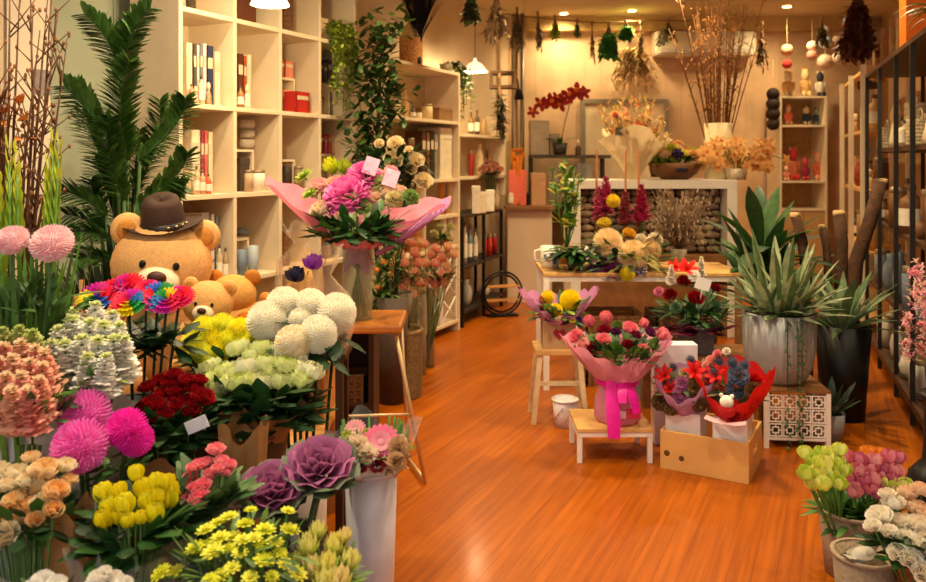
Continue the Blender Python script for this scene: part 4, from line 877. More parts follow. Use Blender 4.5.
for (k, c1, c2, px, py, Y, s, nm) in [('rose', '7a0810', '9a1018', 670, 294, 4.95, .052, 'rose'), ('rose', '8a0c14', 'a01018', 696, 297, 4.88, .06, 'rose'), ('rose', '80080f', '9a0f18', 684, 280, 4.95, .05, 'rose'), ('rose', '7a0810', '8a1018', 716, 287, 5.0, .04, 'rose'), ('lily', 'e01c14', 'c02010', 687, 270, 4.95, .085, 'lily'), ('lily', 'd82018', 'c02010', 676, 268, 5.0, .07, 'lily'),
    ('spike', 'f0e8dc', 'd8d8a8', 671, 275, 4.96, .06, 'stock_spike'), ('spike', 'f0e8dc', 'd8d8a8', 701, 267, 4.98, .06, 'stock_spike'), ('cluster', 'f2ece4', 'f2ece4', 694, 276, 4.9, .04, 'filler_bloom'), ('cluster', 'd87a9a', 'd87a9a', 659, 292, 5.0, .035, 'filler_bloom'), ('cluster', '5a7a5c', '4a6a50', 676, 308, 4.85, .04, 'filler_bloom'), ('cluster', '6a8a6c', '4a6a50', 716, 307, 4.9, .04, 'filler_bloom')]:
    w = P(px, py, Y) - base; inst(head(k, c1, c2), nm, t, w, sc=s, q=aim((0, -.2, 1) if k == 'spike' else (w.x * 1.5, -.6, .8)))
w = P(703, 284, 4.8) - base; b = MB(); b.box(-.045, .045, -.002, .002, -.035, .035, M=Matrix.Translation(w) @ Matrix.Rotation(.3, 4, 'Y')); b.tube([w + Vector((0, .01, -.03)), w * .5 + Vector((0, .02, .05))], .003, 5); b.build('gift_card', mat('f4f0ea', .6, var=.02), t)
# tall wooden stool with boxed bouquet
def stool(label, x, y, w, d, h, top, legm, th=.04, splay=.05, name='wooden_stool', rz=0, lw=.03):
    t = thing(name, label, 'stool', (x, y, 0), rz); b = MB(); b.box(-w / 2, w / 2, -d / 2, d / 2, h - th, h); b.build('seat', top, t, bevel=.006)
    for sx in (-1, 1):
        for sy in (-1, 1):
            b = MB(); a = Vector((sx * (w / 2 - lw), sy * (d / 2 - lw), h - th - .0005)); c = Vector((sx * (w / 2 - lw + splay), sy * (d / 2 - lw + splay * .5), 0))
            vs = []
            for p in (c, a): vs += [(p.x - lw / 2, p.y - lw / 2, p.z), (p.x + lw / 2, p.y - lw / 2, p.z), (p.x + lw / 2, p.y + lw / 2, p.z), (p.x - lw / 2, p.y + lw / 2, p.z)]
            b.add(vs, [(3, 2, 1, 0), (4, 5, 6, 7), (0, 1, 5, 4), (1, 2, 6, 5), (2, 3, 7, 6), (3, 0, 4, 7)], 0, False); b.build('leg', legm, t)
    return t
sx = P(558, 0, 4.95).x
t = stool('cream wooden stool with splayed legs under the small yellow bouquet', sx, 4.97, .3, .26, .45, palewood, mat('e0c89a', .5, var=.1), .035, .04)
b = MB(); b.box(-.15, .15, -.012, .012, .2, .225); b.build('stretcher', mat('e0c89a', .5, var=.1), t)
base = Vector((P(558, 0, 4.95).x, 4.95, .4505)); t = thing('boxed_bouquet', 'small yellow and purple bouquet in a kraft box with red heart on the cream stool', 'bouquet', base)
b = MB(); b.box(-.1, .1, -.08, .08, 0, .17); b.build('box', mat('b8946a', .7, var=.05), t, bevel=.003)
b = MB(); hp = [(16 * math.sin(q) ** 3 * .0024, (13 * math.cos(q) - 5 * math.cos(2 * q) - 2 * math.cos(3 * q) - math.cos(4 * q)) * .0024) for q in [2 * PI * k / 28 for k in range(28)]]
b.add([(x, -.083, .09 + z) for x, z in hp] + [(x, -.0805, .09 + z) for x, z in hp], [tuple(range(28)), tuple(reversed(range(28, 56)))] + [(k, (k + 1) % 28, 28 + (k + 1) % 28, 28 + k) for k in range(28)], 0, False); b.build('heart', mat('a8283c', .6), t)
def tissue(t, fn, m, name='tissue_wrap', n=72, mj=8):
    vs = []; fs = []; b = MB()
    for j in range(mj + 1):
        for i in range(n + 1): vs.append(fn(2 * PI * i / n, j / mj))
    for j in range(mj):
        for i in range(n): a = j * (n + 1) + i; fs.append((a, a + 1, a + n + 2, a + n + 1))
    b.add(vs, fs); return b.build(name, m, t)
def wing(rx, ry, zf, zs, r0, z0, zb=None, ruf=.015):
    # fan of tissue: low in front (angle -90), high at the sides and back
    def fn(a, t):
        s = abs(math.cos(a)); bk = max(0, math.sin(a)); h = zf + (zs - zf) * (s ** 1.3) + ((zb if zb is not None else zs) - zf) * bk * (1 - s)
        rr = 1 + .05 * math.sin(9 * a) * t
        return ((r0 + (rx - r0) * t ** .8) * math.cos(a) * rr, (r0 + (ry - r0) * t ** .8) * math.sin(a) * rr, z0 + h * t + ruf * math.sin(14 * a + 3 * t) * t)
    return fn
pk = mat('ee9fbc', .6, var=.06, scale=6, trans=.35, bump=.5, bscale=14)
tissue(t, wing(.25, .17, .05, .22, .08, .14, .16), mat('d08ac0', .6, var=.15, scale=6, trans=.35, bump=.5, bscale=14))
b = MB(); leaves(b, (0, 0, .21), 80, .12, .12, .04, -10, 70, -30, 0, .5, 3); b.build('foliage', [leafm(G1), leafm(G2), leafm(G4)], t)
for (k, c1, c2, px, py, Y, s) in [('ball', 'f4de18', 'f0d814', 570, 300, 4.9, .062), ('ball', 'f4dc20', 'f0d418', 556, 310, 4.86, .04), ('ball', 'f4dc20', 'f0d418', 548, 297, 4.95, .04), ('rose', '8a1030', '9a1838', 541, 309, 4.88, .032), ('cluster', '5a2a6a', '7a3a80', 550, 318, 4.85, .03), ('cluster', '5a2a6a', '7a3a80', 566, 320, 4.84, .03), ('cluster', '4c3a90', '6a50a8', 579, 322, 4.86, .035), ('daisy', 'e8dc50', 'c0b030', 572, 320, 4.82, .025), ('cluster', 'b04c3c', 'c05c4c', 543, 300, 4.95, .03), ('rose', '8a2050', '9a3060', 563, 322, 4.82, .025)]:
    w = P(px, py, Y) - base; inst(head(k, c1, c2), 'bloom', t, w, sc=s, q=aim((w.x * 2, -.6, .8)))
# small white printed bucket on the floor
t = bucket('small white bucket with faint pink print on the floor by the low white stool', P(565, 0, 4.83).x, 4.83, 0, .075, .16, 'ece4e0', name='small_bucket', taper=.9)
b = MB()
for k in range(9): a = -1.5 + (k - 4) * .28; b.petal((.0735 * math.cos(a), .0735 * math.sin(a), .04 + .03 * (k % 3)), a + 1.5, .03, .02, 60, 0, 2, 0, .5, .5, 0)
b.build('printed_flowers', mat('d89aa8', .6), t)
# low white stool
def low_stool():
    x0, x1 = P(577, 0, 4.22).x, P(653, 0, 4.22).x; t = thing('step_stool', 'low stool with wooden top and white legs under the large pink bouquet', 'stool', ((x0 + x1) / 2, 4.38, 0)); w = x1 - x0
    b = MB(); b.box(-w / 2, w / 2, -.17, .17, .165, .185); b.build('seat', palewood, t, bevel=.003)
    b = MB(); b.box(-w / 2 + .002, w / 2 - .002, -.165, -.145, .14, .1645); b.box(-w / 2 + .002, w / 2 - .002, .145, .165, .14, .1645)
    b.box(-w / 2 + .002, -w / 2 + .022, -.145, .145, .14, .1645); b.box(w / 2 - .022, w / 2 - .002, -.145, .145, .14, .1645); b.build('apron', wm, t)
    for sx in (-1, 1):
        for sy in (-1, 1): b = MB(); b.box(sx * (w / 2 - .015) - .013, sx * (w / 2 - .015) + .013, sy * .15 - .013, sy * .15 + .013, 0, .1395); b.build('leg', wm, t, bevel=.002)
low_stool()
# large pink bouquet
base = Vector((P(617, 0, 4.36).x, 4.36, .186)); t = thing('pink_rose_bouquet', 'large bouquet of pink roses in pink paper with magenta ribbon on the low stool', 'bouquet', base)
b = MB(); b.lathe([(.001, 0), (.11, 0), (.125, .02), (.12, .12), (.095, .2), (.1, .25)], n=32, wave=lambda a, q: (1 + .05 * math.sin(11 * a) * (1 - q) + .02 * math.sin(23 * a), 0)); b.build('wrapped_base', pk, t)
tissue(t, wing(.3, .22, .135, .24, .1, .215, .22, .012), pk)
b = MB()
b.petal((-.055, -.12, .25), -PI / 2, .3, .075, -60, -28, 8, .1, .8, .7, 0, .03); b.petal((.03, -.12, .24), -PI / 2 + .5, .17, .06, -50, -30, 6, .1, .8, .7, 0, .03); b.petal((.0, -.12, .24), -PI / 2 - .1, .12, .05, -40, -30, 5, .1, .8, .7, 0)
b.lathe([(.115, .2), (.122, .215), (.115, .235)], n=32)
b.build('ribbon', mat('e0189a', .35, var=.1), t)
b = MB(); b.box(.02, .1, -.145, -.13, .05, .1); b.build('small_tag', mat('d8305c', .5), t, bevel=.004); b = MB(); b.box(-.03, .02, -.145, -.135, .05, .09); b.build('white_tag', mat('f0e0e4', .5), t)
b = MB(); leaves(b, (0, 0, .37), 170, .19, .1, .045, 0, 75, -30, 0, .35, 3)
b.build('foliage', [leafm(G3), leafm(G1), leafm(G2)], t)
for i, (px, py, s, c1, c2) in enumerate([(589, 321, .052, 'e87890', 'ee8c9c'), (606, 317, .055, 'ee8490', 'f29aa2'), (631, 327, .055, 'e97c8c', 'ee90a0'), (644, 323, .042, 'ee8490', 'f29aa2'), (663, 334, .055, 'ee8490', 'f09aa4'), (603, 339, .052, 'ee8490', 'f29aa2'), (575, 335, .05, 'e87890', 'f0909a'), (582, 343, .045, 'eeaaa8', 'f0b8b0'), (645, 350, .048, 'e87484', 'f0909a'), (629, 345, .045, '7a0a20', '8c1028'), (604, 329, .045, '8a1028', '901830'), (592, 347, .04, '8a1028', '901830'), (651, 331, .04, '6a2050', '7a3060'), (618, 324, .035, '5a6a30', '7a8a3c'), (616, 331, .035, '602050', '702c60'), (620, 350, .035, '5c7a34', '6c8a3c'), (637, 334, .035, '7a1c3c', '8a2c4c'), (655, 345, .035, '5c7a34', '7c9a4c')]):
    Y = 4.36 - (py - 332) / 800 * 4.36 * 1.0; w = P(px, py, Y) - base; inst(head('bud' if i in (0, 1, 3, 4) else 'rose', c1, c2), 'rose', t, w, sc=s, q=aim((w.x * 1.6, (w.y) * 1.5 - .25, .45)))
b = MB(); 
for i in range(10): b.tube([(.0, 0, .02), (ru(-.05, .05), ru(-.05, .05), .2), (ru(-.15, .15), ru(-.1, .1), .36)], .004, 5)
b.build('stems', leafm(G2), t)
# white bag behind crate
c = P(680, 0, 4.5); t = thing('paper_bag', 'plain white paper bag standing behind the wooden crate', 'bag', (c.x - .02, 4.55, 0)); b = MB()
b.box(-.12, .12, -.05, .05, 0, .56); b.build('bag', mat('e6dfe4', .6, var=.03), t, bevel=.003)
# crate
FR = Vector((1.408, 3.94, 0)); e1 = Vector((.874, -.486, 0)).normalized(); cw = .44; FL = FR - e1 * cw; e2 = Vector((-e1.y, e1.x, 0)); cd = .40; rzc = math.atan2(e1.y, e1.x); CR = FL
cm = mat('d9a55e', .5, var=.1, scale=5, bump=.1)
t = thing('wooden_crate', 'pale pine crate holding two boxed bouquets', 'crate', CR, rzc); b = MB(); b.box(0, cw, 0, .014, 0, .2); b.build('front_panel', cm, t, bevel=.002)
b = MB(); b.box(0, cw, cd - .014, cd, 0, .2); b.build('back_panel', cm, t, bevel=.002)
for x in (0, cw - .014):
    b = MB(); b.box(x, x + .014, .0145, cd - .0145, 0, .1); b.box(x, x + .014, .0145, cd * .33, .1, .2); b.box(x, x + .014, cd * .67, cd - .0145, .1, .2); b.box(x, x + .014, cd * .33, cd * .67, .145, .2); b.build('side_panel', cm, t)
b = MB(); b.box(.0145, cw - .0145, .0145, cd - .0145, .0, .012); b.build('base_board', cm, t)
for (x, z, r_) in [(.035, .085, .012), (.11, .07, .011)]: b = MB(); b.lathe([(.001, 0), (r_, 0), (r_ * 1.4, -.002)], n=16, M=Matrix.Translation((x, -.0015, z)) @ Matrix.Rotation(PI / 2, 4, 'X')); b.build('knot', mat('5a3a1c', .7), t)
def CP(x, y, z=0): return CR + e1 * x + e2 * y + Vector((0, 0, z))
b = MB()
def boxed(label, cx, cy, bw, tissuec, blooms, H, name='boxed_posy', tagc=None, wrapm=None, rx=.15, sides=1):
    t = thing(name, label, 'bouquet', CP(cx, cy, .0125), rzc); b = MB(); b.box(-bw / 2, bw / 2, -.075, .075, 0, .28); b.build('box', mat('f0e6e4', .6, var=.03), t, bevel=.003)
    tm = mat(tissuec, .55, var=.08, scale=8, trans=.3, bump=.5, bscale=20)
    def fn(a, q):
        s = abs(math.cos(a)) ** 1.5; bk = max(0, math.sin(a)); h = .1 + (H - .1) * max(s * sides, bk)
        r0 = .06; return ((r0 + (rx - r0) * math.sin(q * PI / 2)) * math.cos(a) * (1 + .04 * math.sin(9 * a)), (r0 + (.15 - r0) * math.sin(q * PI / 2)) * math.sin(a), .25 + h * q + .01 * math.sin(13 * a) * q)
    tissue(t, fn, tm)
    b = MB(); leaves(b, (0, .02, .38), 50, .1, .12, .035, -10, 75, -20, 0, .8, 3); b.build('foliage', [leafm('3a4a2c'), leafm('5a5a34'), leafm('6c5a3a')], t)
    for (k, c1, c2, x, y, z, s, nm) in blooms: inst(head(k, c1, c2), nm, t, (x * 1.1, y, z + .05), sc=s * 1.12, q=aim((x * 3, -.7, .7)))
    return t
red, sal = 'd01c18', 'e05a4c'
t = boxed('boxed posy of red and brown flowers in lilac tissue at the left of the crate', .105, .12, .18, 'c890b8', [('lily', red, red, -.09, -.05, .4, .06, 'bloom'), ('lily', red, red, .05, -.05, .44, .06, 'bloom'), ('lily', red, red, -.06, -.07, .34, .05, 'bloom'), ('cluster', 'b86a9c', 'a05a8c', .0, -.09, .33, .045, 'bloom'), ('cluster', 'b86a9c', 'a05a8c', .0, -.08, .38, .035, 'bloom'), ('cluster', '7a5a34', '6a4a28', -.1, -.07, .27, .05, 'bloom'), ('cluster', '7a5a34', '6a4a28', .07, -.08, .3, .05, 'bloom'), ('cluster', '8a6a3c', '6a4a28', .06, -.07, .37, .045, 'bloom'), ('cluster', '8a6a3c', '6a4a28', -.05, -.09, .25, .04, 'bloom'),
    ('thistle', '3a4456', '4a5468', -.06, 0, .44, .025, 'thistle'), ('thistle', '3a4456', '4a5468', .02, 0, .49, .025, 'thistle'), ('thistle', '3a4456', '4a5468', .1, -.02, .42, .022, 'thistle'), ('rose', 'e8a49c', 'eeb8b0', .1, -.0, .47, .03, 'bloom'), ('rose', 'e87a6c', 'ee8a7c', -.02, -.1, .24, .022, 'bloom'), ('cluster', 'c8b088', 'b8a078', 0, -.03, .42, .03, 'bloom')], .24, rx=.165)
b = MB()
for k in range(5): b.petal((-.13, -.02, .28), PI + .3 * k - .6, .2, .02, 85 - 4 * k, 8, 4, .1, .5, .5)
b.build('silver_ribbon', mat('d8d4dc', .25, .6), t)
t = boxed('boxed posy in bright red tissue with little white bear, right in the crate', .34, .12, .17, 'd81814', [('lily', red, red, -.1, -.02, .36, .07, 'bloom'), ('lily', red, red, -.07, -.03, .43, .06, 'bloom'), ('rose', 'c01818', 'd82020', .1, .02, .42, .045, 'bloom'), ('cluster', '6a7088', '54607a', .02, -.02, .37, .05, 'bloom'), ('cluster', '6a7088', '54607a', .03, -.02, .44, .05, 'bloom'), ('thistle', '3c4658', '4c566c', .0, 0, .5, .035, 'thistle'), ('thistle', '3c4658', '4c566c', -.06, 0, .5, .03, 'thistle'), ('thistle', '3c4658', '4c566c', .05, .02, .49, .03, 'thistle'), ('thistle', '3c4658', '4c566c', -.08, -.02, .45, .028, 'thistle'),
    ('rose', 'e8a090', 'eeb0a4', -.1, 0, .5, .032, 'bloom'), ('rose', 'e88a90', 'ee9aa0', -.07, 0, .54, .025, 'bloom'), ('cluster', 'f0e8d8', 'e8dcc8', -.03, .02, .55, .02, 'bloom'), ('cluster', '5a5c3c', '4a5a44', -.06, -.09, .33, .04, 'bloom'), ('cluster', '6c4a2c', '5c4028', .1, -.05, .38, .045, 'bloom'), ('cluster', '54603c', '5c6a44', .08, -.06, .33, .035, 'bloom'), ('cluster', 'c01c1c', '981414', .03, -.1, .27, .045, 'bloom')], .3, rx=.2)
# little white bear in the red posy, with red jumper and pale bow
b = MB(); b.ell((0, -.15, .39), .034, .032, .032, 16, 10, jit=.03)
for q in (-1, 1): b.ell((q * .026, -.15, .42), .011, .008, .011, 8, 6)
b.build('bear_head', mat('f2ead8', .9, bump=.4), t)
b = MB(); b.ell((0, -.145, .345), .045, .035, .035, 16, 10); b.build('bear_body', mat('b01414', .9, bump=.4), t)
b = MB()
for q in (-1, 1): b.petal((0, -.17, .29), 0 if q > 0 else PI, .1, .07, 12, 5, 4, .2, 1, .3)
b.build('bow', pet('f0c8d0'), t)
# grey ribbed pot on patterned stand
c = P(779, 0, 4.62); sxp, syp = c.x, 4.62
t = thing('metal_stool', 'white metal cube stool with square cut-out pattern under the grey ribbed planter', 'stool', (P(788, 0, 4.6).x, 4.6, 0), -.1); hw = .165
for (x, y) in ((-1, -1), (1, -1), (-1, 1), (1, 1)): b = MB(); b.box(x * hw - .012, x * hw + .012, y * hw - .012, y * hw + .012, 0, .31); b.build('leg', wm, t)
b = MB(); b.box(-hw - .012, hw + .012, -hw - .012, hw + .012, .3105, .325); b.build('top', mat('8a5a30', .5), t)
def ringsq(b, x, z, s, w, y0, y1):
    b.box(x - s, x + s, y0, y1, z - s, z - s + w); b.box(x - s, x + s, y0, y1, z + s - w, z + s); b.box(x - s, x - s + w, y0, y1, z - s + w, z + s - w); b.box(x + s - w, x + s, y0, y1, z - s + w, z + s - w)
for side in range(2):
    b = MB()
    for i in range(4):
        for j in range(3):
            x = -hw + .012 + (i + .5) * (2 * hw - .024) / 4; z = .06 + (j + .5) * .08
            ringsq(b, x, z, .037, .007, -.004, .004); ringsq(b, x, z, .019, .006, -.003, .003)
            b.box(x - .003, x + .003, -.003, .003, z + .019, z + .037); b.box(x - .003, x + .003, -.003, .003, z - .037, z - .019); b.box(x - .037, x - .019, -.003, .003, z - .003, z + .003); b.box(x + .019, x + .037, -.003, .003, z - .003, z + .003)
    b.box(-hw + .013, hw - .013, -.006, .006, .045, .058)
    o = b.build('patterned_side', wm, t, (0, -hw, 0) if side == 0 else (hw, 0, 0), 0 if side == 0 else PI / 2)
b = MB(); b.box(-hw + .02, hw - .02, -hw + .03, hw - .02, .05, .056); b.build('lower_shelf', mat('2a221c', .6), t)
base = Vector((sxp, syp, .326)); t = thing('grey_planter', 'grey ribbed round planter with a large striped sword-leaved plant', 'potted plant', base); b = MB()
prof = [(.001, 0), (.12, 0), (.15, .03), (.18, .1), (.197, .2), (.2, .4), (.188, .4), (.185, .2), (.14, .06), (.001, .05)]
b.lathe(prof, n=120, wave=lambda a, q: ((1 + .014 * math.sin(30 * a)) if q < .6 else 1, 0)); b.build('pot', mat('a8a8a6', .4, .25, .12, 8), t)
b = MB(); b.lathe([(.001, .36), (.18, .36)], n=24); b.build('soil', mat('2c1e14', .9), t)
b = MB()
for i in range(46):
    a = i * 2.39996; r_ = .02 + .08 * ru(.3, 1); f = i / 46
    b.petal((r_ * math.cos(a), r_ * math.sin(a), .36), a, ru(.33, .44) * (1.05 - .35 * f) + (.1 if i < 12 else 0), .06, 84 - 60 * f, -40 * f - 12, 7, .22, .08, .5, 0, .0, mi2=1)
for (dx, dz) in ((-.1, .0), (.1, 0), (.02, .02)):
    for i in range(14): a = i * 2.39996; b.petal((dx, -.05, .36 + dz), a, ru(.22, .34), .045, 80 - 4.6 * i, -35, 5, .22, .08, .5, i % 2, mi2=1)
b.build('foliage', [leafm('50663c'), leafm('98a27c')], t)
b = MB()
for px in (-.035, .02, .045):
    for k in range(20): zz = .38 - .036 * k; q = Vector((px, -.21, zz)); b.petal(q, ru(-2.6, -.5), .035, .02, ru(-60, 20), 0, 2, .2, .4, .5)
    b.tube([(px, -.18, .39), (px, -.209, .385), (px, -.211, .0)], .003, 4)
b.build('trailing_vine', leafm('3c5a2c'), t)
# dark broad-leaf plant behind
def bladeplant(label, base, n, L, W, cols, potcol, pr, ph, e0=86, e1=30, curl=-30, name='potted_plant', cat='potted plant', seg=6, stem=0, potname='pot', taper=.7):
    t = thing(name, label, cat, base); b = MB(); b.lathe([(.001, 0), (pr * taper, 0), (pr, ph), (pr * .93, ph), (pr * taper * .9, .02), (.001, .02)], n=32); b.build(potname, mat(potcol, .5, var=.08), t); b = MB(); b.lathe([(.001, ph * .9), (pr * .9, ph * .9)], n=24); b.build('soil', mat('2c1e14', .9), t); b = MB()
    for i in range(n):
        a = i * 2.39996 + ru(-.2, .2); f = i / n; z0 = ph * .9 + stem * ru(.2, 1); b.petal((.02 * math.cos(a), .02 * math.sin(a), z0), a, L * ru(.75, 1.1), W, e0 + (e1 - e0) * f, curl * ru(.6, 1.3), seg, .18, .08, .25, i % len(cols))
    if stem: b.tube([(0, 0, ph * .8), (.01, 0, ph + stem)], .02, 7, 0)
    b.build('foliage', [leafm(c) for c in cols], t); return t
bladeplant('dark green broad-leaved plant standing behind the grey ribbed planter', Vector((2.22, 5.95, 0)), 44, .68, .12, (G1, G3, '2c4c28'), '3a3028', .16, .45, 84, 15, -50, stem=.5)
bladeplant('tall black planter with grey-green striped leaves right of the grey planter', Vector((P(843, 0, 4.98).x, 4.98, 0)), 44, .42, .05, ('5a7048', '7c8c6c', '46603c'), '0e0c0c', .165, .58, 86, 20, -35, name='black_planter', taper=.75)
bladeplant('small grey pot with a dark spiky succulent on the floor before the black planter', Vector((P(831, 0, 4.6).x, 4.6, 0)), 17, .21, .045, ('2c4030', '3a5038'), '9a9c9c', .078, .15, 84, 32, -18, name='succulent_pot', taper=.8, seg=5)
# standing brown bark sheaths
for i, (pa, pb, w, lb) in enumerate([((881, 180), (856, 262), 16, 'tall brown leaning bark log with pale cut top, tallest at the right'), ((839, 212), (841, 268), 15, 'short brown bark log with mossy pale top above the black planter'), ((795, 214), (806, 265), 13, 'brown bark log with pale top behind the striped leaves'), ((822, 226), (828, 266), 10, 'thin brown bark log between the two thicker ones')]):
    a = P(pa[0], pa[1], 5.55 + .1 * i); c = P(pb[0], pb[1], 5.5 + .1 * i); d = (a - c); foot = c - d * (c.z / d.z) if i == 99 else Vector((c.x - d.x * .3, c.y, 0)); r_ = w / 2 / 800 * 4.5
    t = thing('bark_log', lb, 'log', foot); q = [Vector((0, 0, 0)), (c - foot) * .6, c - foot, (c - foot).lerp(a - foot, .5) + Vector((.01, 0, 0)), a - foot]
    b = MB(); b.tube(q, [r_ * .9, r_, r_ * 1.05, r_ * 1.0, r_ * .95], 14); b.build('trunk', mat('4e321e', .85, var=.35, scale=20, bump=.8), t)
    b = MB(); b.lathe([(.001, .012), (r_ * .8, .01), (r_ * 1.0, 0), (r_ * .96, -.02)], n=16, c=tuple(a - foot)); b.build('cut_top', mat('d0ac78', .8, var=.15), t)
# ================================================================ LOWER RIGHT
straw = dict(rough=.85, bump=.7)
bucket('tall woven grey-beige pot holding the tulips', P(850, 0, 3.1).x, 3.1, 0, .115, .25, 'a08c74', cat='pot', name='woven_pot', **straw)
b3 = (P(850, 0, 3.1).x, 3.1, .02)
def tulips(label, cx0, cx1, y0, y1, n, cols, base, Y, group=None, rh=.029, kind='tulip', lean=0):
    return bunch('tulip_bunch', label, 'tulips', grid_pts(cx0, cx1, y0, y1, n), Y, kind, cols, rh, base, part='tulip', nleaf=34, LL=.15, LW=.03, leafc=(G2, G1), foc=.5, stem=.004, fol=Vector((0, 0, .2)))
tulips('bunch of lime green and yellow tulips in the tall woven pot', 803, 848, 448, 492, 15, [('d4de5c', 'e4ea84'), ('b4cc48', 'd4e068'), ('d8dc60', 'e8e484')], b3, 3.02)
tulips('bunch of pink and mauve tulips in the tall woven pot', 846, 906, 454, 496, 17, [('d8708c', 'e490a4'), ('c46488', 'd884a0'), ('e0909c', 'e8a8b0')], (b3[0] + .03, 3.12, .02), 3.1)
tulips('few orange tulips behind the pink ones in the tall woven pot', 862, 888, 450, 458, 6, [('e8942c', 'f0a840')], (b3[0] + .01, 3.15, .02), 3.2, rh=.022)
tulips('small cluster of pale lime tulips right of the pink ones', 885, 908, 482, 500, 5, [('c0d058', 'd4e078')], (b3[0] + .05, 3.08, .02), 3.05)
bx = P(864, 0, 2.72).x
bucket('short woven pot holding the small stone bird', bx, 2.72, 0, .1, .265, '98846a', cat='pot', name='woven_pot', **straw)
b = MB(); b.lathe([(.001, 0), (.086, 0), (.08, -.01)], n=20); tag(b.build('moss_filling', mat('5a4a34', .9, bump=.5), None, (bx, 2.72, .225)), 'brown filling inside the short woven pot', 'filling')
t = thing('stone_bird', 'small grey stone bird resting in the short woven pot', 'figurine', (bx - .01, 2.7, .226), .5)
b = MB(); sm = mat('b0a898', .7, var=.15, bump=.3); b.ell((0, 0, .035), .06, .034, .034, 20, 12); b.ell((.045, 0, .07), .022, .02, .022, 14, 10); b.petal((-.04, 0, .045), PI, .06, .04, 20, -10, 3, .2, .7, .8); b.tube([(.064, 0, .072), (.08, 0, .068)], [.006, .001], 6); b.build('body', sm, t)
b = MB(); [b.petal((.01, q * .03, .05), PI + q * .2, .07, .035, 5, -10, 4, .3, .3, .5) for q in (-1, 1)]; b.build('wing', mat('8c8478', .7), t)
rx_ = 1.53
bucket('brown terracotta pot under the white and peach roses at the right edge', rx_, 2.62, 0, .11, .36, '8a4c24', cat='pot', name='terracotta_pot')
ws = [('f2ead6', 'f6f0e2'), ('eee0c8', 'f4ead8'), ('f0c8a0', 'f4d8b8')]
pts = [(879, 513, 1.15, 0), (893, 500, 1, 0), (908, 490, .9, 2), (922, 487, .9, 2), (917, 505, 1.05, 2), (903, 520, 1, 1), (921, 522, 1.05, 1), (906, 538, 1.05, 0), (889, 530, .7, 0), (918, 545, 1, 0), (927, 556, 1, 0), (912, 558, .9, 0), (898, 552, .8, 0), (925, 535, .9, 1), (872, 524, .7, 0), (887, 492, .8, 1), (930, 512, 1, 2), (935, 540, 1, 0), (940, 525, 1, 1), (937, 495, 1, 2), (925, 572, .9, 0)]
bunch('garden_rose_bunch', 'large bunch of white and peach garden roses at the right edge', 'roses', pts, 2.55, 'rose', ws, .044, (rx_, 2.62, .02), part='rose', nleaf=60, LL=.09, LW=.05)
# black pedestal with pink blossom
t = thing('black_pedestal', 'black metal pedestal at the right edge under pink blossom', 'pedestal', (1.96, 3.3, 0)); b = MB()
b.lathe([(.001, 0), (.11, 0), (.11, .3), (.085, .33), (.06, .36), (.055, .42), (.05, .6), (.075, .62), (.075, .64), (.001, .64)], n=32); b.build('column', mat('1c1e20', .4, .3), t)
b = MB(); b.lathe([(.112, .26), (.118, .27), (.112, .285)], n=32); b.build('ring', mat('2a2c2e', .4, .3), t)
c = P(912, 392, 3.2); b = MB(); b.box(-.04, .025, -.12, -.11, .5, .6); b.build('hang_tag', mat('e4dcd0', .6), t)
base = Vector((1.97, 3.3, .641)); t = thing('pink_blossom_spray', 'spray of small pink blossom on thin stems at the right edge', 'blossom', base); b = MB()
b.lathe([(.001, 0), (.05, 0), (.06, .1), (.03, .14), (.001, .02)], n=20); b.build('vase', mat('3a3430', .5), t); b = MB()
for i in range(60):
    a = ru(0, 6.28); r_ = .17 * math.sqrt(rnd()); L = ru(.12, .52); x, y = r_ * math.cos(a), r_ * math.sin(a); b.tube([(0, 0, .1), (x * .5, y * .5, L * .7), (x, y, L)], .0022, 4)
    inst(head('small', 'e094a8' if i % 3 else 'd8788c', 'e8c8a0'), 'blossom', t, (x, y, L), sc=ru(.012, .022), q=aim((x * 4, y * 4 - .4, 1)))
    for k in range(34): b.petal((x * ru(.7, 1.2), y * ru(.8, 1.15), L * ru(.75, 1.05)), ru(0, 6), .02, .014, ru(-20, 80), 0, 1, .2, .6, .5, 1 + k % 3)
b.build('sprigs', [mat('6a5038', .8), pet('f0b4c0'), pet('e49cac'), pet('e0c8a0')], t)
# leafy frond hanging from rack top
s = s_at(918, 0, RB, RU, RW); L = RB + RU * s + RW * .16; t = thing('hanging_fern', 'green leafy frond trailing from the top of the black rack at the right edge', 'plant', L + Vector((0, 0, 2.333))); t.location.z = 2.333
b = MB(); b.lathe([(.001, 0), (.04, 0), (.05, .07), (.04, .07), (.001, .01)], n=16); b.build('pot', mat('4a3a2a', .6), t); b = MB()
for i in range(30): b.petal((0, 0, .07), ru(PI * .8, PI * 1.7), ru(.2, .36), .03, ru(20, 60), ru(-120, -70), 7, .2, .15, .4)
b.build('foliage', leafm('4c7a30'), t)
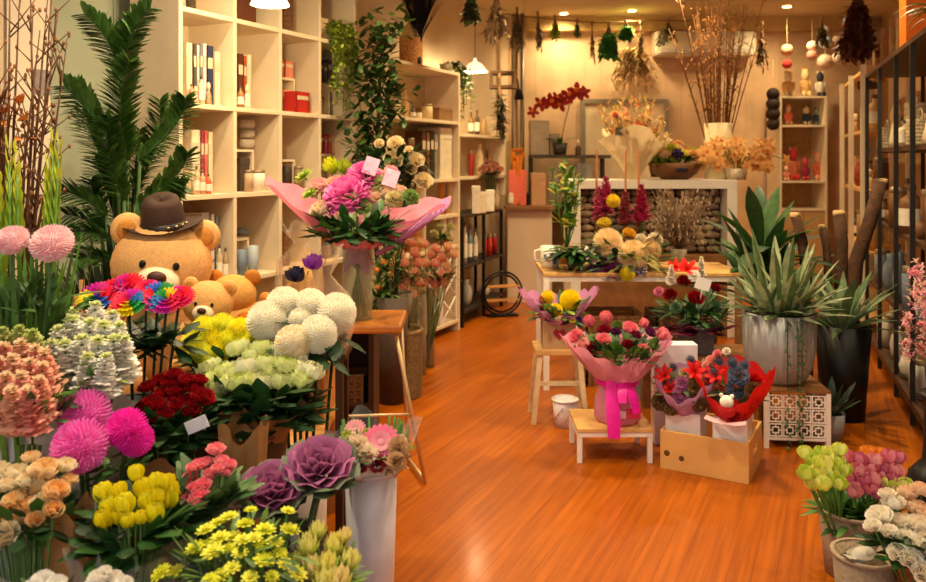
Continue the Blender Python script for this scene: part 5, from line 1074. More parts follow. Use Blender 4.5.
# ================================================================ LEFT MIDDLE: stool, vase bouquet, plants by the bookcases
t = thing('bar_stool', 'tall stool with orange-brown wooden seat and pale metal legs holding the vase bouquet', 'stool', (-.54, 4.03, 0)); met = mat('d8b888', .35, .4, .05)
b = MB(); b.box(-.26, .245, -.2, .2, .765, .81); b.build('seat', mat('b8702c', .4, var=.25, scale=9, bump=.1), t, bevel=.012)
ft = {(1, -1): (.352, -.08), (1, 1): (.255, .19), (-1, -1): (-.2, -.16), (-1, 1): (-.19, .2)}
for (sx, sy), (fx, fy) in ft.items():
    b = MB(); b.tube([(sx * .215, sy * .16, .764), (fx, fy, .008)], .0095, 8); b.build('leg', met, t)
for p, q in (((1, -1), (1, 1)), ((-1, -1), (-1, 1)), ((-1, -1), (1, -1))):
    a = Vector((ft[p][0], ft[p][1], .008)); c = Vector((p[0] * .215, p[1] * .16, .764)); a2 = Vector((ft[q][0], ft[q][1], .008)); c2 = Vector((q[0] * .215, q[1] * .16, .764))
    f = .46 if p[0] != q[0] or p[0] < 0 else .02
    b = MB(); b.tube([a.lerp(c, f), a2.lerp(c2, f)], .008, 8); b.build('rung', met, t)
# pink bouquet in glass vase
vx = P(358, 0, 4.0).x; base = Vector((vx, 3.98, .811))
glass_vase('square clear glass vase with green stems on the tall stool', base, .075, .36, 'f4f8f0', .0)
t = thing('vase_bouquet', 'big bouquet of magenta and blush flowers in pink tissue standing in a glass vase', 'bouquet', base + Vector((0, 0, .015))); bs = t.location.copy()
b = MB()
for i in range(26): a = ru(0, 6.28); b.tube([(.05 * math.cos(a), .05 * math.sin(a), 0), (-.02 * math.cos(a), -.02 * math.sin(a), .3), (-.16 * math.cos(a), -.12 * math.sin(a), .5)], .005, 5, i % 2)
b.build('stems', [leafm('4c7a2c'), leafm('7a9a4a')], t)
pt = mat('ee8ea4', .6, var=.08, scale=5, trans=.35, bump=.6, bscale=12); lil = mat('c890c8', .6, var=.08, scale=5, trans=.35, bump=.6, bscale=12)
wz = P(358, 250, 3.98).z - bs.z
def fb(a, q):
    ca, sa = math.cos(a), math.sin(a); L = max(0, -ca) ** 2.2; Rr = max(0, ca) ** 2.0; bk = max(0, sa)
    rr = .06 + (.115 + .28 * L + .29 * Rr + .06 * bk) * q ** .8; z = wz + (.035 + .31 * L + .21 * Rr + .12 * bk) * q + .012 * math.sin(13 * a) * q
    return (rr * ca, rr * sa * .6, z)
tissue(t, fb, [pt], n=96, mj=10)
def fr(a, q):       # second, mauve sheet folded to the right
    a2 = -1.15 + 1.7 * (a / (2 * PI)); L = .1 + .34 * q
    return (L * math.cos(a2 * .6) + .02, L * math.sin(a2 * .6) * .5 - .05, wz - .01 + .20 * q ** 1.2 + .07 * (a / (2 * PI)) * q + .01 * math.sin(9 * a))
tissue(t, fr, [lil], n=40)
b = MB(); b.lathe([(.072, -.085), (.06, -.04), (.05, 0), (.08, .03)], n=48, c=(0, 0, wz), wave=lambda a, q: (1 + .12 * math.sin(7 * a) * (1 - q), .03 * math.sin(3 * a) * (1 - q))); b.build('tissue_skirt', lil, t)
b = MB(); leaves(b, (0, 0, wz + .1), 150, .2, .14, .05, -10, 70, -30, 0, .4, 3); leaves(b, (0, -.05, wz + .08), 34, .16, .2, .06, 0, 30, -20, 0, .2, 2)
b.build('foliage', [leafm(G3), leafm(G1), leafm('3c6a28')], t)
for (k, c1, c2, px, py, s) in [('cluster', 'e868b8', 'f08cc8', 348, 198, .1), ('cluster', 'e65ab0', 'ee84c0', 364, 178, .075), ('rose', 'f0b0b0', 'f4c8c0', 317, 184, .05), ('rose', 'eec0a8', 'f4d4bc', 335, 182, .055), ('rose', 'f0d0b0', 'f4dcc0', 371, 195, .05), ('rose', 'eed4b4', 'f0dcc4', 319, 207, .05), ('rose', 'f0b8b0', 'f0c8c0', 333, 190, .045), ('rose', 'e8c8a0', 'eed8b8', 386, 190, .045), ('cluster', 'e8d0a0', 'c8c080', 394, 200, .04), ('leuca', 'd8dc30', 'a8c028', 331, 166, .05), ('leuca', 'b0c030', '90ac28', 344, 167, .045), ('cluster', 'e8b8a0', 'f0ccb8', 389, 176, .035), ('cluster', 'f0a0b0', 'f0b8c0', 391, 173, .035), ('small', '9ab040', 'b8c860', 304, 176, .045), ('small', '9ab040', 'b8c860', 310, 194, .04), ('rose', 'f0a8b8', 'f4c0c8', 353, 183, .045), ('cluster', 'c8d090', 'a8b868', 378, 184, .04), ('rose', 'e8c0a0', 'ecd0b8', 402, 190, .035), ('cluster', '7a9a4c', '98b060', 410, 198, .04), ('cluster', '7a9a4c', '98b060', 362, 208, .04), ('rose', 'f0c0a8', 'f4d0c0', 376, 172, .035), ('rose', 'e8c8b0', 'f0d8c4', 361, 166, .03)]:
    Y = 3.98 - (py - 185) / 800 * 3.98 * .9 - .04; w = P(px, py, Y) - bs; inst(head(k, c1, c2), 'bloom', t, w, sc=s * 1.22, q=aim((w.x * 1.6, -.35, .7)))
for px, py in ((371, 166), (391, 178)):
    w = P(px, py, 3.92) - bs; b = MB(); b.box(-.035, .035, -.002, .002, -.045, .045, M=Matrix.Translation(w) @ Matrix.Rotation(.3, 4, 'Y') @ Matrix.Rotation(-.4, 4, 'X')); b.tube([w + Vector((0, .01, -.04)), w + Vector((-.02, .05, -.2))], .003, 5); b.build('tissue_square', mat('eeb0c8', .6), t)
# dark cabinet behind the stool
t = thing('dark_cabinet', 'dark brown wooden cabinet behind the tall stool', 'cabinet', (P(322, 0, 4.55).x, 4.5, 0)); dk = mat('3a2415', .5, var=.2, scale=8)
b = MB(); b.box(0, .3, 0, .3, .64, .67); b.build('top', mat('4a2c18', .5, var=.2, scale=8), t, bevel=.003)
for x in (0, .27): b = MB(); b.box(x, x + .03, 0, .3, 0, .639); b.build('side_panel', dk, t)
b = MB(); b.box(.031, .269, .28, .3, 0, .639); b.build('back_panel', dk, t); b = MB(); b.box(.031, .269, 0, .279, .2, .22); b.build('shelf_board', dk, t)
wicker('small wicker basket inside the dark cabinet', P(322, 0, 4.55).x + .15, 4.63, .221, .2, .18, .16, '7a5a34')
# foliage tree between the bookcases
base = Vector((-.56, 5.72, 0)); t = thing('leafy_tree', 'tall leafy green tree standing between the two bookcases', 'tree', base); b = MB()
b.lathe([(.001, 0), (.1, 0), (.14, .3), (.13, .3), (.1, .02)], n=24); b.build('pot', mat('5a4a3c', .7), t); b = MB(); b2 = MB()
tips = [(376, 20), (366, 40), (386, 34), (372, 60), (360, 70), (382, 66), (396, 24), (392, 70), (366, 90), (380, 95), (360, 110), (372, 120), (354, 120), (384, 126), (366, 142), (380, 150), (358, 150), (372, 168), (390, 178), (398, 100), (404, 85)]
tk = [Vector((0, 0, .2)), Vector((-.06, 0, 1.0)), Vector((-.05, 0, 1.8)), Vector((-.02, 0, 2.45))]; b.tube(tk, [.02, .018, .014, .008], 7)
for (px, py) in tips:
    w = P(px, py, 5.68 + ru(-.1, .12)) - base; z0 = max(.6, w.z - .25); f = min(.99, (z0 - .2) / 2.25); j = min(2, int(f * 3)); p0 = tk[j].lerp(tk[j + 1], f * 3 - j); b.tube([p0, p0.lerp(w, .6) + Vector((0, 0, .04)), w], .004, 5)
    for k in range(34): q = p0.lerp(w, ru(.35, 1.1)) + Vector((ru(-.09, .09), ru(-.09, .09), ru(-.09, .09))); b2.petal(q, ru(0, 6.28), ru(.06, .1), .045, ru(-50, 40), -20, 3, .2, .2, .4, k % 3)
b.build('trunk', mat('4a3420', .8), t); b2.build('foliage', [leafm('33501f'), leafm('3f6026'), leafm('28421a')], t)
# ivy trailing off the cube bookcase
base = L1(s_at(338, .0, S1), .1, ROW[5] + T + .001); t = thing('trailing_ivy', 'bright yellow-green plant trailing down from the cube bookcase', 'ivy', base); b = MB()
b.lathe([(.001, 0), (.05, 0), (.065, .09), (.055, .09), (.001, .01)], n=20); b.build('pot', mat('cfc0a0', .5), t); b = MB()
for i in range(46):
    px = ru(328, 355); pe = ru(50, 114) if i < 32 else ru(20, 50); s = s_at(px, -.03, S1); e = L1(s, -.03 - ru(0, .05)) ; Y = e.y; end = Vector((e.x, e.y, EYE + (160 - pe) / FOC * Y)) - base
    pts = [(0, 0, .09), (end.x * .5, end.y * .5, .13), (end.x * .9, end.y * .9, .03), (end.x, end.y, min(-.05, end.z * .5)), tuple(end)] if end.z < -.1 else [(0, 0, .09), (end.x * .6, end.y * .6, .1), (end.x, end.y, max(end.z, -.1))]
    b.tube(pts, .0025, 4)
    for k in range(34):
        f = rnd() * (len(pts) - 1); j = int(f); q = Vector(pts[j]).lerp(Vector(pts[j + 1]), f - j) + Vector((ru(-.02, .02),) * 3); b.petal(q, ru(0, 6.28), ru(.03, .05), .028, ru(-60, 30), -20, 2, .2, .3, .5, k % 3)
b.build('vines', [leafm('8a9c30'), leafm('a4b03c'), leafm('6c8428')], t)
# trailing plant at the right end of bookcase two
base = S2 + U * 1.28 + W_ * .12 + Vector((0, 0, 2.421)); t = thing('trailing_plant', 'dull green plant trailing beside the end of the tall bookcase', 'ivy', base); b = MB(); b.lathe([(.001, 0), (.05, 0), (.065, .08), (.055, .08), (.001, .01)], n=20); b.build('pot', mat('8a7a5a', .5), t); b = MB()
for i in range(14):
    px = ru(461, 471); pe = ru(80, 122); Y = 7.72; end = P(px, pe, Y + ru(0, .12)) - base; pts = [(0, 0, .08), (end.x * .6, end.y * .6, .1), (end.x, end.y, 0), tuple(end)]; b.tube(pts, .0025, 4)
    for k in range(22): f = rnd() * 3; j = int(f); q = Vector(pts[j]).lerp(Vector(pts[min(3, j + 1)]), f - j) + Vector((ru(-.025, .025), 0, ru(-.02, .02))); b.petal(q, ru(0, 6.28), ru(.04, .06), .03, ru(-60, 30), -20, 2, .2, .3, .5, k % 2)
b.build('vines', [leafm('5c7030'), leafm('465a28')], t)
# demijohn on top of bookcase two
L = S2 + U * .72 + W_ * .18; t = thing('glass_demijohn', 'large glass bottle with woven amber cover on top of the tall bookcase', 'bottle', (L.x, L.y, 2.421)); b = MB()
b.lathe([(.001, 0), (.09, 0), (.1, .05), (.1, .26), (.07, .34), (.03, .38), (.03, .44), (.035, .45), (.001, .45)], n=28); b.build('glass', clear('d8c8a0', .35), t); b = MB(); b.lathe([(.101, .01), (.104, .05), (.104, .25)], n=28); b.build('woven_cover', mat('c88c48', .7, var=.4, scale=50, bump=.5), t)
# dark dried fan standing on top of bookcase two
s_ = s_at(418, .1, S2); base = S2 + U * s_ + W_ * .1 + Vector((0, 0, 2.421)); t = thing('dried_fan_plant', 'black dried fan shaped plant in a small pot on top of the tall bookcase', 'dried plant', base); b = MB()
b.lathe([(.001, 0), (.03, 0), (.035, .06), (.02, .09), (.001, .02)], n=16); b.build('pot', mat('2a221a', .6), t); b = MB(); b.tube([(0, 0, .05), (0, 0, .16)], .006, 6)
for i in range(90): px = ru(398, 444); py = ru(-22, 4); w = P(px, py, base.y + ru(-.04, .04)) - base; b.tube([(0, 0, .15), (w.x * .3, w.y * .3, .15 + (w.z - .15) * .42), w], [.003, .004, .002], 4); b.petal(Vector((w.x * .35, w.y * .35, .15 + (w.z - .15) * .4)), math.atan2(w.y, w.x), w.length * .7, .025, math.degrees(math.atan2(w.z, abs(w.x) + .01)), 0, 3, .1, .2, .5)
b.build('fan', mat('15110e', .7), t)
# cream roses on dark foliage behind the bouquet
base = Vector((-.47, 5.3, 0)); t = thing('tall_rose_arrangement', 'dark leafy arrangement with large cream roses behind the pink tissue bouquet', 'flower arrangement', base); b = MB(); b.lathe([(.001, 0), (.09, 0), (.11, .7), (.1, .7), (.08, .02)], n=24); b.build('vase', mat('4a3a2e', .6), t)
b = MB(); cz = P(392, 165, 5.3).z; leaves(b, (0, 0, cz - .02), 240, .22, .12, .05, -30, 70, -30, 0, 1.0, 3)
for i in range(8): b.tube([(0, 0, .1), (ru(-.05, .05), 0, .9), (ru(-.15, .2), ru(-.1, .1), cz)], .006, 5)
b.build('foliage', [leafm(G3), leafm('2a4a20'), leafm('1c3418')], t)
for (px, py, s) in [(396, 143, .065), (393, 159, .075), (417, 159, .06), (424, 180, .07), (411, 168, .05), (379, 143, .04), (409, 150, .04)]: w = P(px, py, 5.12) - base; inst(head('rose', 'f0dcae', 'f6e6c0'), 'rose', t, w, sc=s, q=aim((w.x, -.8, .5)))
# proteas in tall glass cylinders
def tallvase(label, px, Y, r): x = P(px, 0, Y).x; glass_vase(label, (x, Y, 0), r, .6, 'e8e0d0', .25); return x
pc = [('f0b090', 'f2c8a4'), ('ec9c8c', 'f0bc9c'), ('e8b088', 'f2d0a8')]
x1 = tallvase('tall glass cylinder vase of proteas on the floor, nearer the basket', 417, 5.98, .07); x2 = tallvase('tall glass cylinder vase of proteas on the floor, nearer the bookcase end', 427, 6.2, .06)
bunch('protea_bunch', 'bunch of peach pink proteas in the nearer glass cylinder', 'proteas', grid_pts(392, 424, 238, 296, 15), 5.9, 'protea', pc, .07, (x1, 5.98, .02), part='protea', nleaf=50, LL=.13, LW=.04, leafc=('5a6a38', '6c6a3c'), slope=.5, foc=.4)
bunch('protea_bunch', 'bunch of peach proteas in the glass cylinder by the bookcase end', 'proteas', grid_pts(420, 452, 242, 294, 14), 6.1, 'protea', pc, .07, (x2, 6.2, .02), part='protea', nleaf=50, LL=.13, LW=.04, leafc=('5a6a38', '6c6a3c'), slope=.5, foc=.4)
putp('cage', 414, 427, 218, 238, 6.5, 'c07830', 'orange woven pot on the tall bookcase above the proteas') if 0 else None
g2('cage', 413, 429, 214, 1, 'b4702c', 'orange-brown woven pot on the tall bookcase above the proteas', d=.02)
bunch('hydrangea_posy', 'small posy of cream and green blooms on the bookcase right of the orange woven pot', 'flowers', [(434, 234), (440, 228), (446, 236), (450, 228), (439, 240)], 7.05, 'cluster', [('e8d8a8', 'c8c880'), ('b8b868', 'd8d098')], .045, (P(441, 0, 7.2).x, 7.2, .812), nleaf=20, LL=.08, slope=.3)
bx5 = P(404, 0, 5.5).x
t = thing('wicker_hamper', 'brown wicker hamper on the floor behind the tall stool', 'basket', (P(398, 0, 5.45).x, 5.45, 0)); b = MB()
prof = []
for k in range(22): prof += [(.155 + .01 * (k / 22), .0 + k * .02), (.165 + .01 * (k / 22), .01 + k * .02)]
b.lathe([(.001, 0)] + prof + [(.165, .44), (.15, .44), (.14, .02)], n=40); b.build('woven_body', mat('8a6a40', .85, var=.4, scale=60, bump=.7), t)
b = MB(); b.lathe([(.16, .42), (.175, .43), (.175, .45), (.16, .46), (.15, .44)], n=40); b.build('rim', mat('7a5a34', .85, var=.3, scale=60), t)
base = Vector((P(395, 0, 5.45).x, 5.45, .465)); t = thing('potted_shrub', 'yellow-green shrub with small orange fruits in a grey-brown pot on the wicker hamper', 'potted plant', (base.x, 5.45, .461)); base = t.location.copy(); b = MB()
b.lathe([(.001, 0), (.1, 0), (.125, .24), (.115, .24), (.09, .02)], n=32); b.build('pot', mat('6e5c4a', .7, var=.15), t); b = MB()
for i in range(26):
    px, py = ru(374, 396), ru(252, 318); w = P(px, py, 5.3) - base; b.tube([(0, 0, .22), (w.x * .5, w.y * .4, .25 + w.z * .3), w], .003, 4)
    for k in range(16): b.petal(w + Vector((ru(-.04, .04), ru(-.04, .04), ru(-.04, .04))), ru(0, 6.28), ru(.06, .1), .025, ru(-20, 70), -20, 3, .2, .2, .4, 1 + k % 2)
b.build('foliage', [mat('5a4028', .8), leafm('6a8030'), leafm('42602a')], t)
for (px, py) in [(378, 287), (384, 262), (390, 274), (377, 270)]: w = P(px, py, 5.24) - base; b = MB(); b.ell(w, .018, .018, .018, 12, 8); b.build('fruit', mat('e0782c', .4), t)
# ================================================================ LEFT: bears, palm, stand
sw = mat('6a4426', .7, var=.25, scale=8)
t = thing('stepped_stand', 'brown wooden stepped stand under the flower buckets', 'display stand', (0, 0, 0))
for (x0, x1, y0, y1, z) in [(-1.35, -.2, 1.5, 2.06, .16), (-1.65, -.32, 2.06, 2.5, .28), (-1.95, -.62, 2.5, 2.92, .42)]:
    b = MB(); b.box(x0, x1, y0 + .001, y1, z - .02, z); b.build('step', sw, t); b = MB(); b.box(x0, x1, y0 + .002, y0 + .02, 0, z - .021); b.build('riser', sw, t); b = MB(); b.box(x0, x0 + .02, y0 + .021, y1, 0, z - .021); b.build('end_panel', sw, t); b = MB(); b.box(x1 - .02, x1, y0 + .021, y1, 0, z - .021); b.build('end_panel', sw, t)
t = thing('toy_table', 'plain wooden table carrying the teddy bears behind the flowers', 'table', (0, 0, 0)); TZ = .5
b = MB(); b.box(-1.75, -.56, 3.02, 3.7, TZ - .03, TZ); b.build('tabletop', wood, t, bevel=.003)
for x in (-1.74, -.62):
    for y in (3.04, 3.63): b = MB(); b.box(x, x + .05, y, y + .05, 0, TZ - .031); b.build('leg', wood, t)
def fur(h): return mat(h, .95, var=.12, scale=90, spec=.1, bump=.5, bscale=350)
def bear(label, loc, s, rz, col, hat=False, lean=0, name='teddy_bear', belly=1):
    # seated bear, s = head radius; origin at the seat
    t = thing(name, label, 'teddy bear', loc, rz); m = fur(col); mz = fur('f4e0bc')
    b = MB(); b.ell((0, 0, s * 1.25), s * 1.05, s * .85, s * 1.25, 48, 32, 0, .012); b.build('body', m, t)
    hc = Vector((0, -s * .25, s * 2.95)); Mh = Matrix.Translation(hc) @ Matrix.Rotation(lean, 4, 'Y')
    b = MB(); b.ell((0, 0, 0), s * 1.08, s * .95, s * .98, 56, 36, 0, .012, M=Mh); hd = b.build('head', m, t)
    for q in (-1, 1):
        b = MB(); b.ell((q * s * .82, .0, s * .72), s * .36, s * .2, s * .38, 28, 18, 0, .015, M=Mh); b.ell((q * s * .82, -s * .14, s * .72), s * .22, s * .1, s * .24, 20, 12, 1, .01, M=Mh); b.build('ear', [m, fur('d08a40')], hd)
        b = MB(); b.ell((q * s * .34, -s * .9, s * .1), s * .075, s * .05, s * .09, 16, 10, M=Mh); b.build('eye', mat('140c08', .15, var=0), hd)
        b = MB(); b.tube([(q * s * .85, -s * .1, s * 1.95), (q * s * 1.2, -s * .4, s * 1.3), (q * s * 1.0, -s * .85, s * .95)], [s * .3, s * .33, s * .3], 20); b.ell((q * s * 1.0, -s * .85, s * .95), s * .31, s * .31, s * .31, 24, 16, 0, .012); b.build('arm', m, t)
        b = MB(); b.tube([(q * s * .5, -s * .2, s * .45), (q * s * .85, -s * 1.0, s * .4), (q * s * 1.0, -s * 1.5, s * .4)], [s * .42, s * .42, s * .38], 20); b.ell((q * s * 1.0, -s * 1.5, s * .42), s * .42, s * .34, s * .42, 24, 16, 0, .012); b.build('leg', m, t)
        b = MB(); b.ell((q * s * 1.0, -s * 1.78, s * .42), s * .28, s * .08, s * .3, 20, 12); b.build('foot_pad', fur('d8903c'), t)
    b = MB(); b.ell((0, -s * .88, -s * .28), s * .46, s * .36, s * .36, 32, 20, 0, .012, M=Mh); mzo = b.build('muzzle', mz, hd)
    b = MB(); b.ell((0, -s * 1.22, -s * .12), s * .2, s * .12, s * .14, 20, 12, M=Mh); b.build('nose', mat('4a2010', .5, var=.1, bump=.3), hd)
    b = MB(); b.tube([Mh @ Vector((0, -s * 1.23, -s * .25)), Mh @ Vector((0, -s * 1.2, -s * .42)), Mh @ Vector((-s * .12, -s * 1.14, -s * .5))], s * .015, 5); b.tube([Mh @ Vector((0, -s * 1.2, -s * .42)), Mh @ Vector((s * .12, -s * 1.14, -s * .5))], s * .015, 5); b.build('mouth', mat('4a2010', .6), hd)
    return t, Mh
bc = P(156, 266, 3.32); s = .186
t, Mh = bear('large tan teddy bear wearing a brown hat', (bc.x, 3.4, bc.z - s * 2.95), s, .28, 'e6b070', lean=.12)
# hat rests on the bear's head
hw_ = Matrix.Translation(t.location) @ Matrix.Rotation(.28, 4, 'Z') @ Mh @ Matrix.Translation((-.012, -.01, s * .84)) @ Matrix.Rotation(-.2, 4, 'Y') @ Matrix.Rotation(.14, 4, 'X')
h = thing('hat', 'dark brown felt fedora hat on the big bear', 'hat', hw_.to_translation()); h.rotation_euler = hw_.to_euler(); h.scale = (.8, .8, .8); hm = mat('3a1f10', .8, var=.15, bump=.2)
b = MB(); b.lathe([(.1, .0), (.14, -.005), (.185, .012), (.19, .018), (.14, .003), (.1, .008)], n=48, wave=lambda a, q: (1 + .06 * math.cos(2 * a), .012 * math.cos(2 * a) * (q > .2))); b.build('brim', hm, h)
b = MB(); b.lathe([(.115, 0), (.11, .05), (.1, .12), (.085, .155), (.05, .165), (.001, .145)], n=48, wave=lambda a, q: (1 - .1 * max(0, math.cos(a)) * (q > .6), .018 * math.sin(a) * (q > .5))); b.build('crown', hm, h)
b = MB(); b.lathe([(.118, .004), (.1155, .035), (.113, .035), (.114, .004)], n=48); b.build('band', mat('1c0f08', .5), h)
for k in range(4): b = MB(); a = -1.3 + k * .35; b.ell((.119 * math.cos(a), .119 * math.sin(a), .02), .008, .008, .008, 10, 6); b.build('stud', mat('c8a060', .3, .8), h)
bc = P(206, 304, 3.08); s = .088; bear('small tan teddy bear leaning in front of the big bear', (bc.x, 3.12, bc.z - s * 2.95), s, .1, 'e4aa66', lean=.1)
s = .06; bc = P(276, 300, 3.5); t = thing('wooden_box', 'low wooden box lifting two plush bears on the toy table', 'box', (-.86, 3.48, TZ + .001)); b = MB(); b.box(-.3, .28, -.16, .16, 0, .2); b.build('body', wood, t, bevel=.003); b = MB(); b.box(-.31, .29, -.17, .17, .2005, .22); b.build('lid', wood, t, bevel=.003); TZ = .722
bear('little amber teddy bear behind the white pompom flowers, left one', (bc.x + .02, 3.5, TZ + .001), s * 1.25, .1, 'd08c40')
# big plush limb shapes: a resting brown bear seen from behind
bl = P(232, 292, 3.42); t = thing('plush_bear', 'tan plush bear lying with its back to the room beside the small bear', 'teddy bear', (bl.x + .02, 3.45, TZ + .001)); m = fur('dba053')
b = MB(); b.ell((0, 0, .14), .15, .13, .14, 40, 26, 0, .015); b.build('body', m, t); b = MB(); b.ell((-.02, -.02, .3), .1, .09, .085, 32, 22, 0, .015); b.build('head', m, t)
for q in (-1, 1): b = MB(); b.ell((q * .08 - .02, 0, .37), .035, .02, .035, 16, 10); b.build('ear', fur('c07830'), t)
b = MB(); b.ell((.06, -.1, .14), .07, .05, .1, 24, 16, 0, .015); b.build('arm', fur('b4641e'), t)
# wrapped little bear gift
gx = P(322, 0, 3.3); 
t = stool('small wooden plinth hidden behind the white pompom flowers', gx.x, 3.32, .22, .2, .82, dk, dk, .03, .0, name='wooden_plinth')
t, _ = bear('little teddy bear inside clear cellophane under the violet bow', (gx.x, 3.34, .821), .055, -.1, 'd89850')
t = thing('cellophane_gift_wrap', 'clear cellophane wrapping gathered with a violet bow around the little bear', 'gift wrap', (gx.x, 3.33, .8215)); cel = clear('fff6e8', .2, .1, 'cello')
b = MB(); b.lathe([(.1, .0), (.125, .08), (.115, .2), (.03, .3), (.075, .4)], n=60, wave=lambda a, q: (1 + .1 * math.sin(11 * a + 5 * q) * (.3 + q), .03 * math.sin(5 * a) * (q > .9))); b.build('wrap', cel, t)
for k in range(2):
    pos = [(-.03, -.05, .33), (-.1, -.06, .28)][k]; b = MB()
    for i in range(14): a = i * .45; b.petal(pos, a, .07, .03, 10 + 50 * (i % 3) / 2, 80, 5, .1, .9, .4)
    b.build(['violet_bow', 'navy_bow'][k], pet(['8a3aa0', '2c2c48'][k]), t)
# cellophane-wrapped gift on the bookcase/low shelf behind
gl = P(300, 262, 4.6); t = thing('cellophane_parcel', 'clear cellophane wrapped parcel glinting before the bookcase', 'gift parcel', (gl.x, 4.6, .0)); b = MB()
b.lathe([(.1, .0), (.12, .55), (.13, .9), (.12, 1.02), (.03, 1.12), (.1, 1.22)], n=60, wave=lambda a, q: (1 + .1 * math.sin(9 * a + 7 * q), .03 * math.sin(4 * a) * (q > .9))); b.build('wrap', cel, t); b = MB(); b.lathe([(.001, 0), (.085, 0), (.095, .85), (.06, .98), (.001, .99)], n=24); b.build('contents', mat('c8a468', .8, var=.3, scale=25), t)
# kentia palm
base = Vector((-1.68, 3.95, 0)); t = thing('kentia_palm', 'tall dark green palm with feathery fronds behind the big teddy bear', 'palm', base); b = MB()
b.lathe([(.001, 0), (.15, 0), (.19, .4), (.175, .4), (.14, .03), (.001, .03)], n=32); b.build('pot', mat('4c3a2c', .7, var=.15), t)
def frond(t, foot, p0, p1, bend, wd, nl, cols, seg=12, leafw=.028):
    # bare stalk from the foot up to p0, then leaflets from p0 to the tip p1
    b = MB(); foot = Vector(foot); p0 = Vector(p0); p1 = Vector(p1); cs = [p0.lerp(p1, k / seg) + Vector(bend) * (4 * k / seg * (1 - k / seg)) * .5 for k in range(seg + 1)]
    b.tube([foot, foot.lerp(p0, .5) + Vector((0, 0, .05)), p0], [.011, .009, .008], 6, 0); b.tube(cs, [.008 * (1 - .8 * k / seg) for k in range(seg + 1)], 6, 0)
    nl = int(nl * 1.4)
    for k in range(nl):
        f = k / (nl - 1); j = min(seg - 1, int(f * seg)); p = cs[j].lerp(cs[j + 1], f * seg - j); d = (cs[j + 1] - cs[j]).normalized()
        side = d.cross(Vector((ru(-.3, .3), -1, .1))).normalized(); L = wd * (.55 + .6 * math.sin(PI * min(1, f * .8 + .15))) * ru(.85, 1.15)
        for q in (-1, 1):
            v = (side * q * .85 + d * ru(.75, 1.15) + Vector((0, ru(-.6, .1), 0))).normalized(); az = math.atan2(v.y, v.x); el = math.degrees(math.asin(v.z))
            b.petal(p, az, L, leafw, el, -30, 4, .25, .1, .6, 1 + (k + (q > 0)) % 2)
    return b.build('frond', [leafm('4a6a2c')] + [leafm(c) for c in cols], t)
for (x0, y0, x1, y1, Y, bx, wd, nl) in [(124, 84, 86, 14, 3.85, .02, .10, 40), (126, 96, 150, 8, 3.8, -.03, .10, 46), (118, 150, 66, 86, 3.75, .0, .11, 40), (128, 160, 130, 62, 3.7, -.02, .11, 46), (140, 160, 186, 98, 3.7, .04, .09, 38), (136, 190, 160, 100, 3.9, .03, .09, 40), (112, 175, 84, 96, 3.9, -.02, .10, 38), (140, 205, 188, 152, 3.6, .04, .09, 32), (106, 215, 62, 190, 3.75, 0, .09, 28), (124, 200, 110, 120, 3.7, -.02, .1, 38), (150, 215, 184, 185, 3.65, 0, .08, 24), (110, 240, 72, 232, 3.75, 0, .08, 22), (112, 235, 66, 214, 3.8, 0, .09, 24), (118, 225, 96, 160, 3.95, 0, .1, 30), (132, 215, 140, 130, 3.95, 0, .09, 30), (112, 262, 78, 258, 3.7, 0, .09, 22), (100, 225, 92, 180, 3.85, 0, .09, 24), (140, 230, 172, 205, 3.7, 0, .08, 22)]:
    a = P(x0, y0, Y + .06) - base; e = P(x1, y1, Y) - base
    frond(t, (ru(-.03, .03), ru(-.03, .03), .4), a, e, (bx * 3, -.02, .04), wd, nl, ('527c34', '446c2a'))
b = MB()
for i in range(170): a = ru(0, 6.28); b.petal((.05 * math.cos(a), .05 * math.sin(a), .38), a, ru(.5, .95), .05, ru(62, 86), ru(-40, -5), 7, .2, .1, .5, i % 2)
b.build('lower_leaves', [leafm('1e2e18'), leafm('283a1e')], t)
# dark brown drape of dried leaves left of the bear
t = thing('willow_stakes', 'bundle of short tan willow stakes behind the rainbow flowers', 'stakes', (P(72, 0, 3.2).x, 3.22, 0)); b = MB()
for i in range(12): x = ru(-.09, .09); b.tube([(x * .5, ru(-.03, .03), 0), (x, ru(-.03, .03), 1.0 + ru(-.1, .14))], .011, 7)
b.build('stakes', mat('b07c48', .8, var=.2), t)
# ================================================================ FOREGROUND FLOWERS (left)
kraft = mat('a87a48', .8, var=.12, scale=14, bump=.4, bscale=30); wpaper = mat('e6e0dc', .6, var=.04, trans=.35, bump=.3, bscale=20)
cello = clear('f4f4f0', .16, .12, 'cello'); greyp = mat('b4b0b4', .6, var=.06, trans=.3)
Z1, Z2, Z3 = .161, .281, .421
def bk(px, Y, z, r, h, col, label, **k): x = P(px, 0, Y).x; bucket(label, x, Y, z, r, h, col, **k); return (x, Y, z + .012)
# front step
B = bk(32, 1.9, Z1, .1, .3, '6f7a74', 'grey green bucket of the cream roses')
cr = [('f4cc8c', 'f8dcac'), ('f2bc74', 'f6d098'), ('f6e0b4', 'faeccc')]
pts = [(31, 455, .8), (45, 466, 1.2, 0), (66, 463, .9), (15, 470, 1, 2), (8, 482, .8, 2), (27, 478, .8), (39, 481, 1.25, 0), (57, 488, 1), (46, 501, 1.15), (19, 495, .9), (30, 503, .8), (5, 512, 1.3, 1), (22, 515, .8), (54, 508, .8), (2, 533, 1.2, 2), (-12, 490, 1.1), (-14, 515, 1.2), (-10, 545, 1), (12, 498, .8), (35, 518, .7), (-5, 468, 1), (70, 478, .7)]
t = bunch('cream_rose_bunch', 'big bunch of cream and apricot roses at the lower left edge', 'roses', pts, 1.95, 'rose', cr, .037, B, part='rose', nleaf=40, LL=.08, LW=.04)
sleeve(t, .2, .5, .08, .17, cello, 'clear_sleeve')
